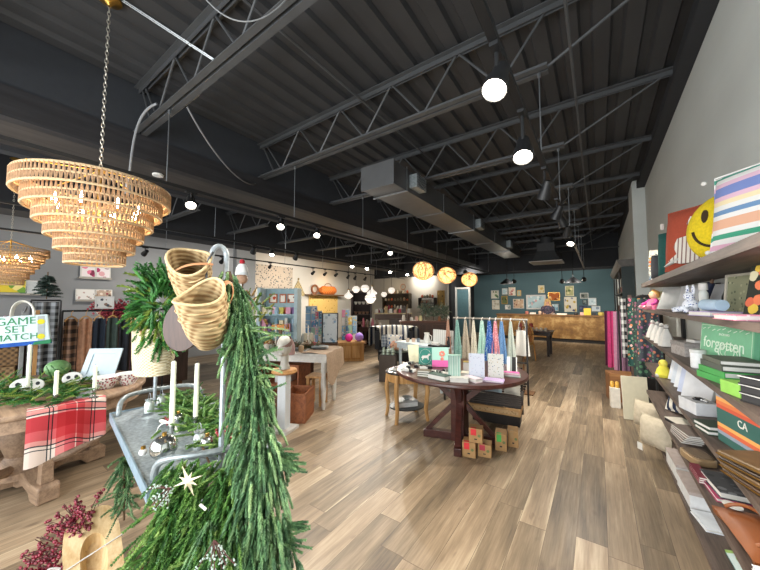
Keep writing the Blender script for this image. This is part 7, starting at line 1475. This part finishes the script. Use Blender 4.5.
# ---- low bench of cards and posters in the middle distance
d = 9.05; a, b = bz(313, d, 0), bz(361, d, 0); rz = spanrot(a, b); L_ = (b - a).length; c_ = (a + b) / 2; nv = Vector((-math.sin(rz), math.cos(rz), 0)); ux = Vector((math.cos(rz), math.sin(rz), 0)); HZ = zpx(343, d)
tbl('card_bench', 'low brown bench of card racks behind the pine cabinet', (c_.x + nv.x * .3, c_.y + nv.y * .3, 0), L_ + .3, .8, HZ, WALNUT, WALNUT, rz, .07)
def bp_(px, k=.1): 
    u = (px - 337) / 48 * L_; q = c_ + ux * u + nv * k; q.z = HZ + .001; return q
def rack(px, w_px, ytop, lab, rows, seed, k=.25):
    q = bp_(px, k); w2 = w_px / 48 * L_; h2 = zpx(ytop, d) - HZ; t = thing('card_rack', lab, 'card rack', q, rz); rr = random.Random(seed); cols = ['#8fb3cf', '#d98aa8', '#e9e4dc', '#6f9ac0', '#e0c05a', '#c9607a', '#a9c9b0', '#f0ece6', '#5a8aa8', '#d9b0b9']
    m = MB(); m.b2((-w2 / 2, .03, 0), (w2 / 2, .06, h2)); m.build('back_board', WHITE, t, smooth=0); n = max(2, int(w2 / .17))
    for r in range(rows):
        for i in range(n):
            x_ = -w2 / 2 + (i + .5) * w2 / n; z_ = .03 + r * (h2 - .04) / rows; m = MB(); m.b2((x_ - w2 / n * .42, -.02 + .004 * r, z_), (x_ + w2 / n * .42, .0, z_ + (h2 / rows) * .85), M=TR((0, 0, 0))); m.build('greeting_card', speckle(rr.choice(cols), [rr.choice(cols), rr.choice(cols)], 14, .36, seed=rr.random() * 9), t, smooth=0)
    return t
rack(309, 12, 306, 'tall blue and white card rack, left end of the low bench', 5, 1, .3); rack(318, 7, 311, 'narrow yellow and pink card rack on the low bench', 4, 2, .1); rack(344.5, 8, 309, 'pink and blue card rack right of the lettered poster', 4, 3, .3); rack(352, 9, 316, 'pink patterned card rack, right end of the low bench', 3, 4, .15)
panel('lettered_poster', 'black-framed poster of blue and grey blocks on the low bench', 16 / 48 * L_, zpx(313, d) - HZ, .03, speckle('#dfe9ee', ['#8fb3cf', '#a9b8c4', '#6f8fa8', '#c4d0d8'], 9, .38), bp_(330, .05), rz, -.05, BLACK, cat='poster', fw=.025)
for px, lab in ((306, 'tall cream candle left of the lettered poster'), (311.5, 'second tall cream candle left of the lettered poster')):
    q = bz(px, 6.2, 0); zz = zpx(352, 6.2); single('pillar_candle', lab, 'candle', MB().lathe([(.035, 0), (.035, .38), (.006, .385), (.001, .40)], n=14), plain('#e0d8c4', .6), (q.x, q.y, zz + .001)); t = thing('candle_plinth', 'slim dark plinth under the %s' % lab, 'plinth', (q.x, q.y, 0)); m = MB(); m.b2((-.042, -.042, .03), (.042, .042, zz)); m.build('shaft', DARKWOOD, t, smooth=0); m = MB(); m.b2((-.052, -.052, 0), (.052, .052, .029)); m.build('foot', DARKWOOD, t, smooth=0)
# ---- little round table of bottles between the console and the card bench
q = bz(304, 6.7, 0); zz = zpx(346, 6.7); t = thing('round_side_table', 'little round dark table of bottles between the white console and the card racks', 'side table', q)
m = MB(); m.lathe([(.001, zz - .03), (.30, zz - .03), (.31, zz - .015), (.30, zz), (.001, zz)], n=32); m.build('tabletop', WALNUT, t); m = MB(); m.lathe([(.17, 0), (.16, .03), (.04, .06), (.04, zz - .031)], n=18); m.build('pedestal', DARKWOOD, t)
BT = [('#b03a4a', 'red glass bottle'), ('#d9b9a8', 'blush bottle'), ('#6f8f6a', 'sage green bottle'), ('#c9c2b0', 'cream bottle'), ('#8a6a8f', 'mauve bottle'), ('#d9b04a', 'mustard bottle'), ('#4f6f8a', 'denim blue bottle'), ('#a9704a', 'amber bottle'), ('#c4c9c9', 'pale grey bottle'), ('#7a3f4a', 'burgundy bottle')]
for i, (c, lab) in enumerate(BT):
    a_ = 2 * PI * i / 10; hh = .16 + .05 * (i % 3); single('glass_bottle', lab + ' on the little round table of bottles', 'bottle', MB().lathe([(.03, 0), (.036, .02), (.036, hh * .55), (.013, hh * .72), (.013, hh * .95), (.016, hh)], n=14), plain(c, .25), (q.x + .20 * math.cos(a_), q.y + .20 * math.sin(a_), zz + .001))
single('flower_vase', 'white vase in the middle of the little round table of bottles', 'vase', MB().lathe([(.05, 0), (.07, .08), (.05, .2), (.03, .26), (.04, .28)], n=18), plain('#c9c9c4', .4), (q.x, q.y, zz + .001))
# ---- dark hutch and beaded lamps
d = 11.0; a, b = bz(352, d, 0), bz(371, d, 0); rz = spanrot(a, b); L_ = (b - a).length; c_ = (a + b) / 2; t = thing('dark_hutch', 'dark brown open hutch behind the beaded lamps', 'hutch', c_, rz); zt = zpx(293, d); DH = wood('#40261f', '#271612', 1, 2)
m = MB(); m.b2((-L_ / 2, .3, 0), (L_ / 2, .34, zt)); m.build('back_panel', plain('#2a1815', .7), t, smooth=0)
for s in (-1, 1): m = MB(); m.b2((s * L_ / 2 - .03, -.05, 0), (s * L_ / 2 + .03, .299, zt)); m.build('side_panel', DH, t, smooth=0)
for z_ in (.1, .75, 1.1, 1.45): m = MB(); m.b2((-L_ / 2 + .031, -.05, z_ - .03), (L_ / 2 - .031, .299, z_)); m.build('shelf_board', DH, t, smooth=0)
m = MB(); m.b2((-L_ / 2 - .06, -.08, zt + .001), (L_ / 2 + .06, .34, zt + .06)); m.build('crown', DH, t, smooth=0)
nv = Vector((-math.sin(rz), math.cos(rz), 0)); ux = Vector((math.cos(rz), math.sin(rz), 0))
for i in range(12):
    z_ = (.751, 1.101, 1.451)[i % 3]; q = c_ + ux * (-.21 + .14 * (i // 3)) + nv * .08; single('stacked_bowl', 'pale dish on the shelves of the dark hutch', 'dish', MB().lathe([(.03, 0), (.05, .03), (.07, .09), (.06, .10)], n=12), plain(['#c9b9a4', '#8f6f5a', '#d9d2c6'][i % 3], .5), (q.x, q.y, z_), group='dishes in the dark hutch')
BEAD = glow('#fff6ea', .55)
def beaded(px, py, dd, r, lab, kind):
    p = atd(px, py, dd); t = thing('beaded_lamp', lab, 'pendant lamp', p)
    if kind == 'drop':
        m = MB(); m.shell([(.06 * r, .9 * r), (.2 * r, .35 * r), (.9 * r, -.25 * r), (1.0 * r, -.5 * r), (.5 * r, -.95 * r), (.08 * r, -1.1 * r)], n=20); m.build('bead_shade', BEAD, t)
        m = MB(); m.lathe([(.25 * r, .9 * r), (.35 * r, 1.0 * r), (.1 * r, 1.1 * r)], n=14); m.build('crown_ring', BRASS, t)
    else:
        m = MB(); m.shell([(.5 * r, .8 * r), (.95 * r, .35 * r), (.98 * r, -.1 * r), (.5 * r, -.75 * r), (.15 * r, -.85 * r)], n=20); m.build('bead_shade', BEAD, t)
        m = MB(); m.tube([(.97 * r * math.cos(2 * PI * k / 20), .97 * r * math.sin(2 * PI * k / 20), .15 * r) for k in range(20)], .03 * r, 6, closed=True); m.build('hoop', BRASS, t)
    m = MB(); m.cyl((0, 0, .9 * r), (0, 0, DECK - p.z - .1), .006, n=5); m.build('cord', BLACK, t); return t
beaded(348.5, 294, 9.5, .14, 'white beaded teardrop lamp, leftmost of the beaded lamps', 'drop'); beaded(356, 289.5, 10.2, .13, 'round white beaded lamp beside the teardrop one', 'ball'); beaded(365, 288.5, 10, .14, 'round white beaded lamp in the middle, higher up', 'ball'); beaded(370.5, 298.5, 9, .165, 'largest, lowest white beaded basket lamp', 'ball'); beaded(372, 291, 9.6, .16, 'tall white beaded lamp above the largest one', 'drop'); beaded(384, 294.5, 10.2, .1, 'small white beaded globe before the shelf hutch', 'ball'); beaded(391.5, 290.5, 10.4, .12, 'white beaded basket lamp, rightmost of the beaded lamps', 'ball')
lamp(atd(370, 310, 8.6), 12, 'POINT', .2, (1, .93, .82)); 
# ---- shelves on the warm grey back wall
def wallshelf(x0, x1, ytop, ybot, n, lab, col, stuff, dep=.28, yw=YB1 - .005, back=True):
    a, b = at(x0, ytop, y=yw - dep), at(x1, ytop, y=yw - dep); zb = at(x0, ybot, y=yw - dep).z; L_ = b.x - a.x; H_ = a.z - zb
    t = thing('wall_shelf', lab, 'shelf', ((a.x + b.x) / 2, yw - dep / 2, zb))
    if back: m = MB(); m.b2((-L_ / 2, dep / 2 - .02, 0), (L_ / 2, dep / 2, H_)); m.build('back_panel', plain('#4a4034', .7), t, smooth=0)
    for s in (-1, 1): m = MB(); m.b2((s * L_ / 2 - .02, -dep / 2, 0), (s * L_ / 2 + .02, dep / 2 - .021, H_)); m.build('side_panel', col, t, smooth=0)
    for i in range(n): m = MB(); z_ = H_ * i / (n - 1); m.b2((-L_ / 2 + .021, -dep / 2, z_ - .015), (L_ / 2 - .021, dep / 2 - .021, z_ + .015)); m.build('shelf_board', col, t, smooth=0)
    for r in range(n):
        for i in range(stuff):
            hh = R.uniform(.08, .17); c = R.choice(['#d9d0be', '#a9896a', '#c9603c', '#6f6a5a', '#e3ddd2', '#b59a7a'])
            single('shelf_ornament', 'small ornament on the %s' % lab, 'ornament', MB().lathe([(.04, 0), (.06, hh * .45), (.035, hh * .85), (.03, hh)], n=10), plain(c, .5), ((a.x + b.x) / 2 - L_ / 2 + .12 + (L_ - .24) * i / max(1, stuff - 1), yw - dep / 2 - .03, zb + H_ * r / (n - 1) + .0155), group='ornaments on the ' + lab)
    return t
wallshelf(382.5, 408.5, 294, 308, 3, 'wide brown shelf hutch on the back wall', wood('#5f5240', '#3f362a', 1, 0), 8)
wallshelf(418.5, 434, 298, 308, 3, 'dark open shelves right of the shelf hutch', plain('#2b2422', .6), 5, back=False)
x_ = at(441, 300, y=YB1 - .02); panel('gold_panel', 'narrow gold and brown picture beside the doorway', .34, .75, .03, speckle('#8a6f3a', ['#b5924a', '#5a4420'], 8, .4), (x_.x, YB1 - .003, 1.30), 0, 0, BRASS, cat='picture')
p = at(403.5, 290, y=YB1 - .1); t = thing('ring_wreath', 'thin copper ring wreath above the shelf hutch', 'wreath', (p.x, YB1 - .15, at(403.5, 293.6, y=YB1 - .15).z + .19)); m = MB(); m.tube([(.13 * math.cos(2 * PI * k / 24), 0, .13 + .13 * math.sin(2 * PI * k / 24)) for k in range(24)], .018, 6, closed=True); m.build('ring', plain('#a8704a', .5), t)
lamp((at(392, 290, y=12).x, 12.0, 2.3), 7, 'POINT', .1, (1, .8, .55))
# ---- sideboard with trees and dishes, dark settee, dark table
d = 8.3; a, b = bz(401, d, 0), bz(447, d, 0); rz = spanrot(a, b); L_ = (b - a).length; c_ = (a + b) / 2; nv = Vector((-math.sin(rz), math.cos(rz), 0)); ux = Vector((math.cos(rz), math.sin(rz), 0)); SZ = zpx(321, d)
t = thing('long_sideboard', 'long dark sideboard of silvery greens behind the pale desk', 'sideboard', c_ + nv * .25, rz)
m = MB(); m.b2((-L_ / 2, -.22, .1), (L_ / 2, .22, SZ - .04)); m.build('carcass', wood('#4f3023', '#321d15', 1, 0), t, smooth=0); m = MB(); m.b2((-L_ / 2 - .03, -.25, SZ - .039), (L_ / 2 + .03, .25, SZ)); m.build('sideboard_top', wood('#6a3f2c', '#452719', 1, 0), t, smooth=0)
for s in (-1, 1):
    for k in (-1, 1): m = MB(); m.b2((s * (L_ / 2 - .06) - .03, k * .17 - .03, 0), (s * (L_ / 2 - .06) + .03, k * .17 + .03, .099)); m.build('leg', DARKWOOD, t, smooth=0)
for i in range(3): m = MB(); w2 = L_ / 3; m.b2((-L_ / 2 + w2 * i + .02, -.235, .16), (-L_ / 2 + w2 * (i + 1) - .02, -.221, SZ - .1)); m.build('door', wood('#452a1e', '#2c1a12', 1, 2), t, smooth=0)
SG = [leafmat('#7d8f7a', '#4f6252'), leafmat('#5f7562', '#3a4d40'), leafmat('#93a08a', '#61705f')]
for px, h, w2, lab in ((427, .42, .26, 'silvery green bushy arrangement on the long sideboard, left one'), (435, .34, .24, 'silvery green bushy arrangement on the long sideboard, right one'), (446, .36, .16, 'slim silver-green sprigs at the right end of the long sideboard')):
    q = c_ + ux * ((px - 424) / 46 * L_) + nv * .25; q.z = SZ + .004
    def gen(m, q=q, h=h, w2=w2):
        for k in range(80): s = q + Vector((R.gauss(0, w2 * .4), R.gauss(0, .08), .10 + h * R.random() * .8)); strand(m, s, rdir() + Vector((0, 0, .5)), R.uniform(.08, .16), .2, .003, .03, .008, 8, R.choice((0, 1, 2)))
    greens('silver_greenery', lab, 'greenery', gen, SG, [q, q + Vector((0, 0, h * .7))], .01)
for i, (px, c, hh, lab) in enumerate(((404, '#d9d2c6', .16, 'white jug, leftmost on the long sideboard'), (408, '#4a3a30', .2, 'dark vase second on the long sideboard'), (412, '#e3ddd2', .1, 'cream bowl third on the long sideboard'), (417, '#d9b0a0', .12, 'blush pot fourth on the long sideboard'), (421, '#e0d8a4', .14, 'pale yellow pot fifth on the long sideboard'), (440, '#8a5a3a', .12, 'brown pot toward the right of the long sideboard'))):
    q = c_ + ux * ((px - 424) / 46 * L_) + nv * .12; single('sideboard_pot', lab, 'pot', MB().lathe([(.035, 0), (.05, hh * .4), (.036, hh * .85), (.04, hh)], n=14), plain(c, .5), (q.x, q.y, SZ + .001))
d = 10.1; q = bz(367.5, d, 0); tbl('dark_side_table', 'dark brown table between the bench of cards and the armchair', (q.x, q.y + .2, 0), .70, .6, zpx(327, d), DARKWOOD, DARKWOOD, D(20), .07)
for i in range(12):
    hh = R.uniform(.08, .3); s = Vector((q.x - .27 + .049 * i, q.y + .2 + .15 * math.sin(i * 2.1), zpx(327, d) + .001)); s.y += (s.x - q.x) * math.tan(D(20)); c = ['#d9d2c4', '#c9b98a', '#a85a6a', '#8f9a9a', '#e6e0d6', '#7a6a5a'][i % 6]
    single('tabletop_ornament', 'small pale ornament crowded on the dark brown table', 'ornament', MB().lathe([(.04, 0), (.055, hh * .4), (.03, hh * .8), (.02, hh)], n=10), plain(c, .5), s, group='ornaments crowded on the dark brown table')
d = 10.6; a, b = bz(374, d, 0), bz(412, d, 0); rz = spanrot(a, b); L_ = (b - a).length; c_ = (a + b) / 2; ux = Vector((math.cos(rz), math.sin(rz), 0)); nv = Vector((-math.sin(rz), math.cos(rz), 0)); hz = zpx(313, d)
tbl('gift_table', 'cream-topped long table of small gifts under the shelf hutch', (c_.x + nv.x * .25, c_.y + nv.y * .25, 0), L_, .6, hz - .0, plain('#c9b690', .6), wood('#5a4030', '#3c2a20', 1, 0), rz, .07, apron=.2)
for i in range(22):
    hh = R.uniform(.08, .28); s = c_ + ux * (-L_ / 2 + .1 + (L_ - .2) * i / 21) + nv * (.12 + .2 * (i % 3) / 2); s.z = hz + .001; c = ['#d9d2c6', '#a8384a', '#e6e2da', '#8a8f8a', '#5a5450', '#d9b0a0', '#b59a6a'][i % 7]
    if i % 3: single('gift_pot', 'small pot among the gifts under the shelf hutch', 'pot', MB().lathe([(.04, 0), (.055, hh * .4), (.035, hh * .8), (.03, hh)], n=10), plain(c, .5), s, group='pots on the gift table')
    else: carton('gift_carton', 'small upright carton among the gifts under the shelf hutch', .10, .07, hh, plain(c, .6), s, rz, group='cartons on the gift table')
d = 8.9; a, b = bz(352, d, 0), bz(362, d, 0)
t = thing('dark_settee', 'low brown leather settee behind the striped armchair', 'settee', bz(400, 9.75, 0), D(20)); LB = plain('#3a2c26', .5)
m = MB(); m.b2((-.40, -.3, .12), (.40, .3, .44)); m.build('seat', LB, t, smooth=0, bevel=.03); m = MB(); m.b2((-.40, .18, .441), (.40, .32, 1.0)); m.build('backrest', LB, t, smooth=0, bevel=.04)
for s in (-1, 1): m = MB(); m.b2((s * .38 - .06, -.3, .441), (s * .38 + .06, .178, .68)); m.build('armrest', LB, t, smooth=0, bevel=.04)
for sx_ in (-.35, .35):
    for sy_ in (-.24, .24): m = MB(); m.cyl((sx_, sy_, 0), (sx_, sy_, .119), .025, n=8); m.build('leg', DARKWOOD, t)
